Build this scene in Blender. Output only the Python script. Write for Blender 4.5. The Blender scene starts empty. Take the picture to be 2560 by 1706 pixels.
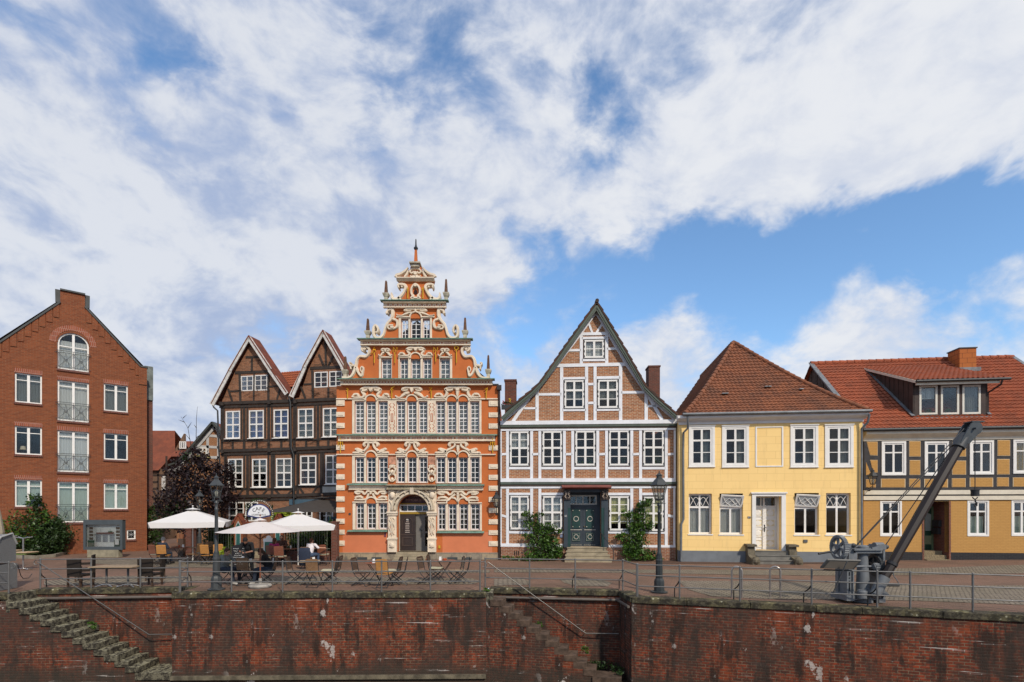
import bpy, bmesh, math, random
from mathutils import Vector, Matrix, noise
from mathutils.geometry import tessellate_polygon, delaunay_2d_cdt
R = math.radians
sc = bpy.context.scene
COL = sc.collection
rng = random.Random(7)
# ------------------------------------------------------------------ camera
F, CX, HY, HC = 1300.0, 1280.0, 1270.0, 2.73      # lens in photo pixels, horizon row, eye height
cd = bpy.data.cameras.new('camera'); cam = bpy.data.objects.new('camera', cd); COL.objects.link(cam)
cam.location = (0, 0, HC); cam.rotation_euler = (R(90), 0, 0)
cd.sensor_width = 36; cd.lens = 36 * F / 2560; cd.shift_x = 0; cd.shift_y = (HY - 853) / 2560
cd.clip_start = .05; cd.clip_end = 3000
sc.camera = cam
sc.view_settings.view_transform = 'Standard'; sc.view_settings.look = 'None'
sc.view_settings.exposure = 0.25; sc.view_settings.gamma = 1
# ------------------------------------------------------------------ node helpers
class NT:
 def __init__(s, tree): s.t = tree
 def n(s, typ, **kw):
  nd = s.t.nodes.new(typ)
  for k, v in kw.items():
   if k.startswith('i_'):
    s.put(nd.inputs[k[2:].replace('_', ' ')], v)
   else: setattr(nd, k, v)
  return nd
 def put(s, inp, v):
  if isinstance(v, bpy.types.NodeSocket): s.t.links.new(v, inp)
  else: inp.default_value = v
 def math(s, op, a, b=0.0, c=None, clamp=False):
  nd = s.t.nodes.new('ShaderNodeMath'); nd.operation = op; nd.use_clamp = clamp
  s.put(nd.inputs[0], a); s.put(nd.inputs[1], b)
  if c is not None: s.put(nd.inputs[2], c)
  return nd.outputs[0]
 def vec(s, op, a, b=None, scale=None):
  nd = s.t.nodes.new('ShaderNodeVectorMath'); nd.operation = op
  s.put(nd.inputs[0], a)
  if b is not None: s.put(nd.inputs[1], b)
  if scale is not None: s.put(nd.inputs['Scale'], scale)
  return nd.outputs['Value'] if op in ('DOT_PRODUCT', 'LENGTH', 'DISTANCE') else nd.outputs['Vector']
 def mix(s, f, a, b, blend='MIX'):
  nd = s.t.nodes.new('ShaderNodeMix'); nd.data_type = 'RGBA'; nd.blend_type = blend
  s.put(nd.inputs['Factor'], f)
  for nm, v in (('A', a), ('B', b)):
   i = [q for q in nd.inputs if q.name == nm and q.type == 'RGBA'][0]
   s.put(i, c4(v) if isinstance(v, tuple) else v)
  return [o for o in nd.outputs if o.type == 'RGBA'][0]
 def noise(s, v, scale, detail=4, rough=.55, dist=0.0, color=False):
  nd = s.t.nodes.new('ShaderNodeTexNoise')
  if v is not None: s.put(nd.inputs['Vector'], v)
  nd.inputs['Scale'].default_value = scale; nd.inputs['Detail'].default_value = detail
  nd.inputs['Roughness'].default_value = rough; nd.inputs['Distortion'].default_value = dist
  return nd.outputs['Color'] if color else nd.outputs['Fac']
 def ramp(s, f, lo, hi):     # smoothstep to 0..1
  nd = s.t.nodes.new('ShaderNodeMapRange'); nd.interpolation_type = 'SMOOTHSTEP'
  s.put(nd.inputs['Value'], f); nd.inputs['From Min'].default_value = lo; nd.inputs['From Max'].default_value = hi
  return nd.outputs['Result']
 def sep(s, v):
  nd = s.t.nodes.new('ShaderNodeSeparateXYZ'); s.put(nd.inputs[0], v); return nd.outputs
 def comb(s, x, y, z=0.0):
  nd = s.t.nodes.new('ShaderNodeCombineXYZ')
  for i, v in enumerate((x, y, z)): s.put(nd.inputs[i], v)
  return nd.outputs[0]
def c4(c): return (c[0], c[1], c[2], 1.0) if len(c) == 3 else c
# ------------------------------------------------------------------ sky, clouds and sun
SUN_AZ, SUN_EL = 150, 40         # degrees: azimuth clockwise from +Y (behind the camera, to its right)
wd = bpy.data.worlds.new('World'); sc.world = wd; wd.use_nodes = True
nt = wd.node_tree; nt.nodes.clear(); N = NT(nt)
sky = N.n('ShaderNodeTexSky', sky_type='NISHITA', sun_disc=False)
sky.sun_elevation = R(SUN_EL); sky.sun_rotation = R(SUN_AZ); sky.air_density = 1.0; sky.dust_density = .6; sky.ozone_density = 1.6
gdir = N.n('ShaderNodeTexCoord').outputs['Generated']
gx, gy, gz = N.sep(gdir)
pp = N.comb(gx, gy, N.math('MULTIPLY', gz, 1.55))       # cloud pattern follows the direction, a little flattened
warp = N.noise(pp, 3.0, 3, .5, color=True)
pw = N.vec('ADD', pp, N.vec('SCALE', N.vec('SUBTRACT', warp, (.5, .5, .5)), scale=.16))
n1 = N.noise(pw, 2.6, 3, .5)
n2 = N.noise(pw, 7.5, 5, .55)
n3 = N.noise(pw, 17, 6, .6)
dens = N.math('ADD', N.math('ADD', N.math('MULTIPLY', n1, .36), N.math('MULTIPLY', n2, .56)), N.math('MULTIPLY', n3, .42))
# clearings: unit directions in the sky with an angular size
dj = N.vec('ADD', gdir, N.vec('SCALE', N.vec('SUBTRACT', N.noise(pw, 6, 5, .6, color=True), (.5, .5, .5)), scale=.20))
dj = N.vec('NORMALIZE', dj)
HOLES = [(1060,30,110,.17),(430,110,70,.17),(440,190,60,.15),(320,310,70,.14),(1530,200,45,.12),(1560,320,50,.16),(1700,150,50,.10),(1490,170,30,.1),(1180,170,50,.1),(1490,420,50,.12),
         (1290,640,80,.17),(1400,690,90,.2),(1530,690,90,.2),(1660,660,90,.25),(1780,670,90,.26),(1880,640,80,.2),(1980,620,80,.18),(2080,590,70,.16),(2180,550,70,.18),(2290,560,80,.2),(2420,530,80,.18),(2520,540,80,.18),
         (1290,840,50,.14),(1210,790,50,.1),(610,930,45,.08),(1950,800,70,.10),(2480,830,80,.1),(60,40,80,.12),(2330,560,80,.16),(2460,600,80,.12),(1900,880,50,.08),(700,850,50,.1),
         (1700,520,110,-.13),(1900,470,110,-.13),(2080,430,110,-.13),(2280,400,110,-.14),(2480,380,100,-.12),(1500,580,60,-.08),(1380,480,90,-.08),(1200,730,55,-.14),(1330,540,90,-.10),(1560,560,70,-.08),(1440,660,30,-.1),(1640,690,40,-.08),(2200,690,90,-.07),(2400,720,90,-.05),(2250,870,90,-.12),(2450,780,70,.06),(2050,760,60,.06),(1500,830,110,-.06),(1700,820,90,-.06),(1500,800,60,.05),(2350,800,40,.05),
         (2400,100,260,-.10),(1950,300,220,-.06),(760,420,360,-.04),(300,620,300,-.07),(120,950,260,-.10),(2250,330,140,-.04),(1050,560,120,-.06),(850,640,120,-.05),(100,750,250,-.08),(560,720,200,-.09),(700,520,200,-.05),(150,300,150,-.04),(700,120,120,-.04),(2150,120,60,.07),(1900,180,60,.06),(900,330,60,.06),(1050,330,60,.06),(700,260,50,.05),(120,380,80,.05),(950,200,50,.06),(2500,330,60,.06)]
acc = None
for px, py, r, a in HOLES:
 d = Vector(((px - CX) / F, 1, (HY - py) / F)); ang = r * 1.2 / F / d.length * (1 / d.length) ** .3; d.normalize()
 dot = N.vec('DOT_PRODUCT', dj, tuple(d))
 e = N.math('MULTIPLY', N.math('SUBTRACT', dot, 1.0), 1.0 / (ang * ang))
 g = N.math('MULTIPLY', N.math('POWER', 2.718, e), a)
 acc = g if acc is None else N.math('ADD', acc, g)
dens = N.math('SUBTRACT', dens, acc)
mask = N.ramp(dens, .43, .75)
mask = N.math('MULTIPLY', mask, .97)
thick = N.ramp(N.math('ADD', N.math('ADD', N.math('MULTIPLY', n2, .5), N.math('MULTIPLY', n3, .35)), N.math('MULTIPLY', dens, .35)), .56, .82)
# sunward side of the sky (upper right of the view) is brighter
glow = N.ramp(N.vec('DOT_PRODUCT', gdir, tuple(Vector((.62, .62, .5)).normalized())), .55, 1.0)
ccol = N.mix(thick, (.47, .57, .80), (.86, .895, .97))
ccol = N.mix(N.math('MULTIPLY', glow, .55), ccol, (1.05, 1.06, 1.08))
skyc = N.mix(1.0, sky.outputs[0], (1.5, 1.85, 2.05), 'MULTIPLY')
N.put(sky.inputs[0], N.comb(gx, gy, N.math('MAXIMUM', gz, .16)))
bg1 = N.n('ShaderNodeBackground'); N.put(bg1.inputs[0], skyc); bg1.inputs[1].default_value = .085
bg2 = N.n('ShaderNodeBackground'); N.put(bg2.inputs[0], ccol); bg2.inputs[1].default_value = .72
mx = N.n('ShaderNodeMixShader'); N.put(mx.inputs[0], mask); N.put(mx.inputs[1], bg1.outputs[0]); N.put(mx.inputs[2], bg2.outputs[0])
out = N.n('ShaderNodeOutputWorld'); N.put(out.inputs[0], mx.outputs[0])
sd = bpy.data.lights.new('sun', 'SUN'); sd.energy = 2.9; sd.angle = R(2.5); sd.color = (1, .90, .76)
so = bpy.data.objects.new('sun', sd); COL.objects.link(so)
sdir = Vector((math.sin(R(SUN_AZ)) * math.cos(R(SUN_EL)), math.cos(R(SUN_AZ)) * math.cos(R(SUN_EL)), math.sin(R(SUN_EL))))
so.rotation_euler = sdir.to_track_quat('Z', 'Y').to_euler(); so.location = (10, -20, 30)
# ------------------------------------------------------------------ materials
def mat_new(name):
 m = bpy.data.materials.new(name); m.use_nodes = True; m.node_tree.nodes.clear()
 return m, NT(m.node_tree)
def finish(m, N, color, rough=.7, bump=None, bs=.3, bd=.01, spec=.4, metal=0.0, emit=None, alpha=None, coat=0):
 b = N.n('ShaderNodeBsdfPrincipled'); N.put(b.inputs['Base Color'], c4(color) if isinstance(color, tuple) else color)
 N.put(b.inputs['Roughness'], rough); b.inputs['Specular IOR Level'].default_value = spec; N.put(b.inputs['Metallic'], metal)
 if bump is not None:
  bn = N.n('ShaderNodeBump'); bn.inputs['Strength'].default_value = bs; bn.inputs['Distance'].default_value = bd
  N.put(bn.inputs['Height'], bump); N.put(b.inputs['Normal'], bn.outputs[0])
 if emit is not None:
  b.inputs['Emission Color'].default_value = c4(emit[0]); b.inputs['Emission Strength'].default_value = emit[1]
 o = N.n('ShaderNodeOutputMaterial'); N.put(o.inputs[0], b.outputs[0]); return m
def ocoord(N): return N.n('ShaderNodeTexCoord').outputs['Object']
def sh(c, k): return tuple(min(1, x * k) for x in c)
_plain = {}
def plain(name, c, rough=.6, var=.12, scale=3.0, metal=0.0, spec=.4, bump=.15, fine=40):
 if name in _plain: return _plain[name]
 m, N = mat_new(name); v = ocoord(N)
 a = N.noise(v, scale, 5, .6); f = N.noise(v, fine, 3, .6)
 col = N.mix(N.ramp(a, .3, .7), sh(c, 1 - var), sh(c, 1 + var))
 col = N.mix(N.math('MULTIPLY', f, .25), col, sh(c, .6))
 finish(m, N, col, rough, f, bump, .004, spec, metal); _plain[name] = m; return m
def wallvec(N):
 x, y, z = N.sep(ocoord(N)); return N.comb(N.math('ADD', x, y), z, 0), x, y, z
def brickm(name, c1, c2, mortar, bw=.25, bh=.077, ms=.011, var=.25, dirt=(.05, .04, .035), dirtamt=.3, bump=.5, bias=0.0, painted=False):
 m, N = mat_new(name); v, x, y, z = wallvec(N)
 bt = N.n('ShaderNodeTexBrick'); N.put(bt.inputs['Vector'], v)
 bt.inputs['Color1'].default_value = c4(c1); bt.inputs['Color2'].default_value = c4(c2); bt.inputs['Mortar'].default_value = c4(mortar)
 bt.inputs['Scale'].default_value = 1; bt.inputs['Mortar Size'].default_value = ms; bt.inputs['Mortar Smooth'].default_value = .2
 bt.inputs['Bias'].default_value = bias; bt.inputs['Brick Width'].default_value = bw; bt.inputs['Row Height'].default_value = bh
 a = N.noise(ocoord(N), .55, 6, .62); b = N.noise(ocoord(N), 6, 4, .6)
 col = N.mix(N.math('MULTIPLY', N.ramp(b, .35, .7), var), bt.outputs['Color'], sh(c1, .55))
 col = N.mix(N.math('MULTIPLY', N.ramp(a, .45, .75), dirtamt), col, dirt)
 h = N.math('ADD', N.math('MULTIPLY', bt.outputs['Fac'], -1.0), N.math('MULTIPLY', b, .4))
 return finish(m, N, col, .85, h, bump, .008, .25)
def glassm():
 m, N = mat_new('window_glass')
 fr = N.n('ShaderNodeFresnel'); fr.inputs['IOR'].default_value = 1.6
 g = N.n('ShaderNodeBsdfGlossy'); g.inputs['Roughness'].default_value = .03
 t = N.n('ShaderNodeBsdfTransparent'); t.inputs[0].default_value = (.95, .96, .95, 1)
 mx = N.n('ShaderNodeMixShader'); N.put(mx.inputs[0], N.math('MULTIPLY', fr.outputs[0], .62)); N.put(mx.inputs[1], t.outputs[0]); N.put(mx.inputs[2], g.outputs[0])
 o = N.n('ShaderNodeOutputMaterial'); N.put(o.inputs[0], mx.outputs[0]); return m
GLASS = glassm()
def curtainm(name, c, folds=14.0):
 m, N = mat_new(name); x, y, z = N.sep(ocoord(N))
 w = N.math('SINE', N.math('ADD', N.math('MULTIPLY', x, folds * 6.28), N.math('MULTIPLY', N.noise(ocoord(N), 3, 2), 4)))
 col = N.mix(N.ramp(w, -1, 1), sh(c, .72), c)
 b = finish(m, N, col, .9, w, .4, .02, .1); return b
def leafm(name, c, c2, trans=.25):
 m, N = mat_new(name); v = ocoord(N)
 a = N.noise(v, 2.5, 3, .6); b = N.noise(v, 23, 2, .6)
 col = N.mix(N.ramp(a, .35, .68), c, c2); col = N.mix(N.math('MULTIPLY', N.ramp(b, .4, .7), .5), col, sh(c2, 1.5))
 p = N.n('ShaderNodeBsdfPrincipled'); N.put(p.inputs['Base Color'], col); p.inputs['Roughness'].default_value = .45
 p.inputs['Specular IOR Level'].default_value = .35
 t = N.n('ShaderNodeBsdfTranslucent'); N.put(t.inputs[0], col)
 mx = N.n('ShaderNodeMixShader'); mx.inputs[0].default_value = trans; N.put(mx.inputs[1], p.outputs[0]); N.put(mx.inputs[2], t.outputs[0])
 o = N.n('ShaderNodeOutputMaterial'); N.put(o.inputs[0], mx.outputs[0]); return m
# ------------------------------------------------------------------ mesh builder
def smooth_path(pts, sub=6):
 """Catmull-Rom through tuples"""
 if len(pts) < 3 or sub < 2: return [tuple(p) for p in pts]
 P = [Vector(p) for p in pts]; P = [P[0] * 2 - P[1]] + P + [P[-1] * 2 - P[-2]]
 o = []
 for i in range(1, len(P) - 2):
  for k in range(sub):
   t = k / sub; a, b, c, d = P[i - 1], P[i], P[i + 1], P[i + 2]
   o.append(tuple(.5 * ((2 * b) + (c - a) * t + (2 * a - 5 * b + 4 * c - d) * t * t + (3 * b - a - 3 * c + d) * t ** 3)))
 o.append(tuple(P[-2])); return o
def cdt(outer, holes=()):
 loops = [[(p[0], p[1]) for p in outer]] + [[(p[0], p[1]) for p in h] for h in holes]
 vs0 = [Vector(p) for l in loops for p in l]; ed = []; k = 0
 for l in loops:
  ed += [(k + i, k + (i + 1) % len(l)) for i in range(len(l))]; k += len(l)
 V, E_, Fc, *_r = delaunay_2d_cdt(vs0, ed, [], 0, 1e-5)
 bx = [(min(p[0] for p in l), max(p[0] for p in l), min(p[1] for p in l), max(p[1] for p in l)) for l in loops]
 def inside(x, y, i):
  if not (bx[i][0] <= x <= bx[i][1] and bx[i][2] <= y <= bx[i][3]): return False
  l = loops[i]; c = False; j = len(l) - 1
  for n_ in range(len(l)):
   if (l[n_][1] > y) != (l[j][1] > y) and x < (l[j][0] - l[n_][0]) * (y - l[n_][1]) / (l[j][1] - l[n_][1]) + l[n_][0]: c = not c
   j = n_
  return c
 keep = []
 for f in Fc:
  cx = sum(V[i].x for i in f) / len(f); cy = sum(V[i].y for i in f) / len(f)
  if inside(cx, cy, 0) and not any(inside(cx, cy, i) for i in range(1, len(loops))): keep.append(tuple(f))
 return V, keep
class MB:
 def __init__(s): s.v = []; s.f = []
 def add(s, vs, fs):
  b = len(s.v); s.v += [tuple(p) for p in vs]; s.f += [tuple(i + b for i in f) for f in fs]; return s
 def box(s, x0, x1, y0, y1, z0, z1):
  vs = [(x, y, z) for x in (x0, x1) for y in (y0, y1) for z in (z0, z1)]
  return s.add(vs, [(0, 1, 3, 2), (4, 6, 7, 5), (0, 4, 5, 1), (2, 3, 7, 6), (0, 2, 6, 4), (1, 5, 7, 3)])
 def wall(s, outer, holes, y0, y1):
  """plate in the xz plane with openings; y0 is its front"""
  V, keep = cdt(outer, holes)
  n = len(V); vs = [(p.x, y0, p.y) for p in V] + [(p.x, y1, p.y) for p in V]
  cnt = {}
  for f in keep:
   for i in range(len(f)):
    a_, b_ = f[i], f[(i + 1) % len(f)]; kk = (min(a_, b_), max(a_, b_)); cnt[kk] = cnt.get(kk, 0) + 1
  fs = keep + [tuple(i + n for i in reversed(f)) for f in keep] + [(a_, b_, b_ + n, a_ + n) for (a_, b_), c_ in cnt.items() if c_ == 1]
  return s.add(vs, fs)
 def prism(s, poly, y0, y1): return s.wall(poly, [], y0, y1)
 def slab(s, poly, z0, z1):
  """plate in the xy plane"""
  tr = tessellate_polygon([[Vector((p[0], p[1], 0)) for p in poly]]); n = len(poly)
  vs = [(p[0], p[1], z0) for p in poly] + [(p[0], p[1], z1) for p in poly]
  fs = [tuple(t) for t in tr] + [tuple(i + n for i in t) for t in tr] + [(i, (i + 1) % n, (i + 1) % n + n, i + n) for i in range(n)]
  return s.add(vs, fs)
 def side(s, poly, x0, x1):
  """plate in the yz plane"""
  tr = tessellate_polygon([[Vector((p[0], p[1], 0)) for p in poly]]); n = len(poly)
  vs = [(x0, p[0], p[1]) for p in poly] + [(x1, p[0], p[1]) for p in poly]
  fs = [tuple(t) for t in tr] + [tuple(i + n for i in t) for t in tr] + [(i, (i + 1) % n, (i + 1) % n + n, i + n) for i in range(n)]
  return s.add(vs, fs)
 def tube(s, pts, r, n=8, closed=False):
  P = [Vector(p) for p in pts]; m = len(P)
  rs = r if isinstance(r, (list, tuple)) else [r] * m
  vs = []; up = None
  for i, p in enumerate(P):
   if closed: t = (P[(i + 1) % m] - P[i - 1])
   else: t = (P[min(i + 1, m - 1)] - P[max(i - 1, 0)])
   t = t.normalized() if t.length > 1e-9 else Vector((0, 0, 1))
   if up is None: up = Vector((0, 0, 1)) if abs(t.z) < .9 else Vector((1, 0, 0))
   a = t.cross(up)
   if a.length < 1e-4: a = t.cross(Vector((0, 1, 0)))
   a.normalize(); b = a.cross(t).normalized(); up = b
   for k in range(n):
    w = 2 * math.pi * k / n; vs.append(p + (a * math.cos(w) + b * math.sin(w)) * rs[i])
  fs = []
  for i in range(m if closed else m - 1):
   j = (i + 1) % m
   for k in range(n): fs.append((i * n + k, i * n + (k + 1) % n, j * n + (k + 1) % n, j * n + k))
  if not closed: fs += [tuple(range(n)), tuple(range((m - 1) * n, m * n))]
  return s.add(vs, fs)
 def bar(s, a, b, w, h=None, up=(0, 0, 1)):
  h = h or w; a, b = Vector(a), Vector(b); t = (b - a).normalized(); up = Vector(up)
  if abs(t.dot(up)) > .98: up = Vector((0, 1, 0))
  x = t.cross(up).normalized() * w / 2; z = x.cross(t).normalized() * h / 2
  vs = [q + i * x + j * z for q in (a, b) for i, j in ((-1, -1), (1, -1), (1, 1), (-1, 1))]
  return s.add(vs, [(0, 1, 2, 3), (4, 7, 6, 5)] + [(i, (i + 1) % 4, (i + 1) % 4 + 4, i + 4) for i in range(4)])
 def lathe(s, prof, c=(0, 0, 0), n=16, sq=0):
  """profile of (r, z) turned round a vertical axis; n=4 makes a square pier"""
  vs = []; o = math.pi / n if sq else 0
  for r, z in prof:
   for k in range(n):
    w = 2 * math.pi * k / n + o; vs.append((c[0] + r * math.cos(w), c[1] + r * math.sin(w), c[2] + z))
  m = len(prof); fs = [(i * n + k, i * n + (k + 1) % n, (i + 1) * n + (k + 1) % n, (i + 1) * n + k) for i in range(m - 1) for k in range(n)]
  fs += [tuple(range(n)), tuple(range((m - 1) * n, m * n))]
  return s.add(vs, fs)
 def ball(s, c, r, n=10, sc=(1, 1, 1)):
  prof = []; m = max(4, n // 2 + 1)
  vs = [];
  for i in range(m):
   a = math.pi * (i + .0) / (m - 1); rr = math.sin(a) * r + 1e-5; z = -math.cos(a) * r
   for k in range(n):
    w = 2 * math.pi * k / n; vs.append((c[0] + rr * math.cos(w) * sc[0], c[1] + rr * math.sin(w) * sc[1], c[2] + z * sc[2]))
  fs = [(i * n + k, i * n + (k + 1) % n, (i + 1) * n + (k + 1) % n, (i + 1) * n + k) for i in range(m - 1) for k in range(n)]
  fs += [tuple(range(n)), tuple(range((m - 1) * n, m * n))]
  return s.add(vs, fs)
 def ribbon(s, pts, w, y0, y1, sub=5, flat=False):
  """raised stroke on a facade: pts (x, z); domed from y1 (wall) out to y0"""
  q = smooth_path([(p[0], p[1], 0) for p in pts], sub) if sub > 1 else [(p[0], p[1], 0) for p in pts]
  m = len(q)
  if isinstance(w, (list, tuple)):
   ws = []
   for i in range(m):
    t = i / (m - 1) * (len(w) - 1); k = min(int(t), len(w) - 2); ws.append(w[k] + (w[k + 1] - w[k]) * (t - k))
  else: ws = [w] * m
  vs = []; P = [Vector(p) for p in q]
  ins = .5 if flat else .28
  for i in range(m):
   t = P[min(i + 1, m - 1)] - P[max(i - 1, 0)]
   t = t.normalized() if t.length > 1e-9 else Vector((1, 0, 0)); nrm = Vector((-t.y, t.x, 0))
   for o, y in ((-.5, y1), (-ins, y0), (ins, y0), (.5, y1)):
    a = P[i] + nrm * o * ws[i]; vs.append((a.x, y, a.y))
  fs = [(i * 4 + k, i * 4 + (k + 1) % 4, (i + 1) * 4 + (k + 1) % 4, (i + 1) * 4 + k) for i in range(m - 1) for k in range(4)]
  fs += [(0, 1, 2, 3), ((m - 1) * 4, (m - 1) * 4 + 1, (m - 1) * 4 + 2, (m - 1) * 4 + 3)]
  return s.add(vs, fs)
 def disc(s, c, r, y0, y1, n=14, sx=1, sz=1):
  poly = [(c[0] + r * sx * math.cos(2 * math.pi * k / n), c[1] + r * sz * math.sin(2 * math.pi * k / n)) for k in range(n)]
  pin = [(c[0] + r * .7 * sx * math.cos(2 * math.pi * k / n), c[1] + r * .7 * sz * math.sin(2 * math.pi * k / n)) for k in range(n)]
  vs = [(p[0], y1, p[1]) for p in poly] + [(p[0], y0, p[1]) for p in pin]
  return s.add(vs, [(i, (i + 1) % n, (i + 1) % n + n, i + n) for i in range(n)] + [tuple(range(n, 2 * n)), tuple(range(n))])
 def xf(s, M):
  s.v = [tuple(M @ Vector(p)) for p in s.v]; return s
 def build(s, name, mat, parent=None, smooth=0, loc=None, mats=None):
  me = bpy.data.meshes.new(name); me.from_pydata(s.v, [], s.f); me.validate()
  bm = bmesh.new(); bm.from_mesh(me); bmesh.ops.recalc_face_normals(bm, faces=bm.faces); bm.to_mesh(me); bm.free()
  if smooth:
   me.polygons.foreach_set('use_smooth', [True] * len(me.polygons))
   me.set_sharp_from_angle(angle=R(smooth))
  me.materials.append(mat)
  o = bpy.data.objects.new(name, me); COL.objects.link(o)
  if parent: o.parent = parent
  if loc: o.location = loc
  return o
def tag(o, label=None, cat=None, group=None, kind=None):
 if label: o['label'] = label
 if cat: o['category'] = cat
 if group: o['group'] = group
 if kind: o['kind'] = kind
 return o
def empty(name, loc=(0, 0, 0), rz=0.0, label=None, cat=None, group=None):
 o = bpy.data.objects.new(name, None); COL.objects.link(o); o.location = loc; o.rotation_euler = (0, 0, rz)
 o.empty_display_size = .2
 return tag(o, label, cat, group)
def kids(o): return [c for c in KIDS.get(o.name, [])]
def copy_tree(o, loc=None, rz=None, label=None, group=None, parent=None):
 c = o.copy(); COL.objects.link(c)
 if parent: c.parent = parent
 for ch in list(o.children): copy_tree(ch, parent=c)
 if loc is not None: c.location = loc
 if rz is not None: c.rotation_euler = (0, 0, rz)
 if label: c['label'] = label
 if group: c['group'] = group
 return c
def gp(px, py, z=0.0):
 """point of the ground (height z) seen at a pixel of the photograph"""
 d = (HC - z) * F / (py - HY); return Vector(((px - CX) / F * d, d, z))
def wp(px, py, d): return Vector(((px - CX) / F * d, d, HC - (py - HY) / F * d))
class Fac:
 """a facade plane: local x along the wall, local y into the house, local z up"""
 def __init__(s, xa, sa, xb, sb, name=None, label=None, cat='house', group=None):
  s.A = Vector(((xa - CX) / sa, F / sa)); B = Vector(((xb - CX) / sb, F / sb))
  s.u = (B - s.A).normalized(); s.nv = Vector((s.u.y, -s.u.x)); s.rz = math.atan2(s.u.y, s.u.x)
  s.e = empty(name, (s.A.x, s.A.y, 0), s.rz, label, cat, group) if name else None
 def t(s, px, py, o=0.0):
  D = Vector(((px - CX) / F, 1.0)); Q = s.A + s.nv * o
  k = Q.dot(s.nv) / D.dot(s.nv); X = D * k
  return ((X - s.A).dot(s.u), HC - (py - HY) / F * k)
 def map(s, x0, y0, k, o=0.0): return lambda zx, zy, oo=None: s.t(x0 + zx * k, y0 + zy * k, o if oo is None else oo)
 def w(s, x, y, z=0.0):
  p = s.A + s.u * x - s.nv * y; return Vector((p.x, p.y, z))
def rect(a, b): return [(a[0], b[1]), (b[0], b[1]), (b[0], a[1]), (a[0], a[1])]
def arch(x0, x1, z0, zs, zt, n=10):
 """opening with a round head: spring line zs, crown zt"""
 cx = (x0 + x1) / 2; return [(x0, z0), (x1, z0)] + [(cx + (x1 - x0) / 2 * math.cos(math.pi * k / n), zs + (zt - zs) * math.sin(math.pi * k / n)) for k in range(n + 1)]
# ------------------------------------------------------------------ shared materials
WHITE = plain('white_paint', (.78, .76, .72), .45, .05, bump=.05)
WHITE2 = plain('aged_white_paint', (.7, .7, .7), .55, .12, scale=2)
DARKTIM = plain('dark_timber', (.040, .030, .024), .75, .3, scale=4)
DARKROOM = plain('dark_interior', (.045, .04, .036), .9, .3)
IRON = plain('dark_iron', (.022, .024, .026), .5, .2, spec=.5)
ZINC = plain('zinc', (.17, .18, .19), .5, .2, metal=.3)
GALV = plain('galvanised_steel', (.16, .155, .15), .42, .15, metal=.25)
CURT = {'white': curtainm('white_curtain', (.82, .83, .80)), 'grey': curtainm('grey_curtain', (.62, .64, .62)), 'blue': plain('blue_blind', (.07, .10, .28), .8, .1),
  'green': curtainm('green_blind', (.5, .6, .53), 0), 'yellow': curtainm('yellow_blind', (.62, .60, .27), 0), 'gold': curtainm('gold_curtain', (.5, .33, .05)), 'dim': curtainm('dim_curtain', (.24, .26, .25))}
def window(par, x0, x1, z0, z1, y, vm, hm, mat=None, fw=.055, curtain=None, cpart=(0, 1, 0, 1), sill=None, sillm=None, label=None, dep=.06, name='window', archz=None, tilt=None):
 """a window with its frame front at local y; vm / hm = (relative position, bar width) of uprights / cross bars"""
 mat = mat or WHITE; f = MB(); w, h = x1 - x0, z1 - z0
 if archz is None:
  f.wall([(x0, z0), (x1, z0), (x1, z1), (x0, z1)], [[(x0 + fw, z0 + fw), (x1 - fw, z0 + fw), (x1 - fw, z1 - fw), (x0 + fw, z1 - fw)]], y, y + dep)
 else:
  f.wall(arch(x0, x1, z0, archz, z1), [arch(x0 + fw, x1 - fw, z0 + fw, archz, z1 - fw)], y, y + dep)
 for r, bw in vm:
  c = x0 + w * r; f.box(c - bw / 2, c + bw / 2, y + .004, y + dep - .006, z0 + fw * .6, z1 - fw * .6)
 for r, bw in hm:
  c = z0 + h * r; f.box(x0 + fw * .6, x1 - fw * .6, y + .008, y + dep - .01, c - bw / 2, c + bw / 2)
 o = f.build(name, mat, par)
 if label: o['label'] = label
 p = MB()
 if archz is None: p.box(x0 + fw * .8, x1 - fw * .8, y + .03, y + .036, z0 + fw * .8, z1 - fw * .8)
 else: p.prism(arch(x0 + fw * .8, x1 - fw * .8, z0 + fw * .8, archz, z1 - fw * .8), y + .03, y + .036)
 p.build('pane', GLASS, o)
 if sill:
  MB().box(x0 - sill, x1 + sill, y - .14, y + .02, z0 - .05, z0 - .003).build('sill', sillm or mat, o)
 if curtain:
  a, b, c, d = cpart; cb = MB()
  n = 24; vs = []
  for i in range(n + 1):
   t = a + (b - a) * i / n; yy = y + .16 + .018 * math.sin(i * 2.1)
   for zz in (z0 + h * c, z0 + h * d): vs.append((x0 + w * t, yy, zz))
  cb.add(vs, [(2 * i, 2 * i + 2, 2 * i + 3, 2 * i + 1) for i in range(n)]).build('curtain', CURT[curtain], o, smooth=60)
 return o
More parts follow.
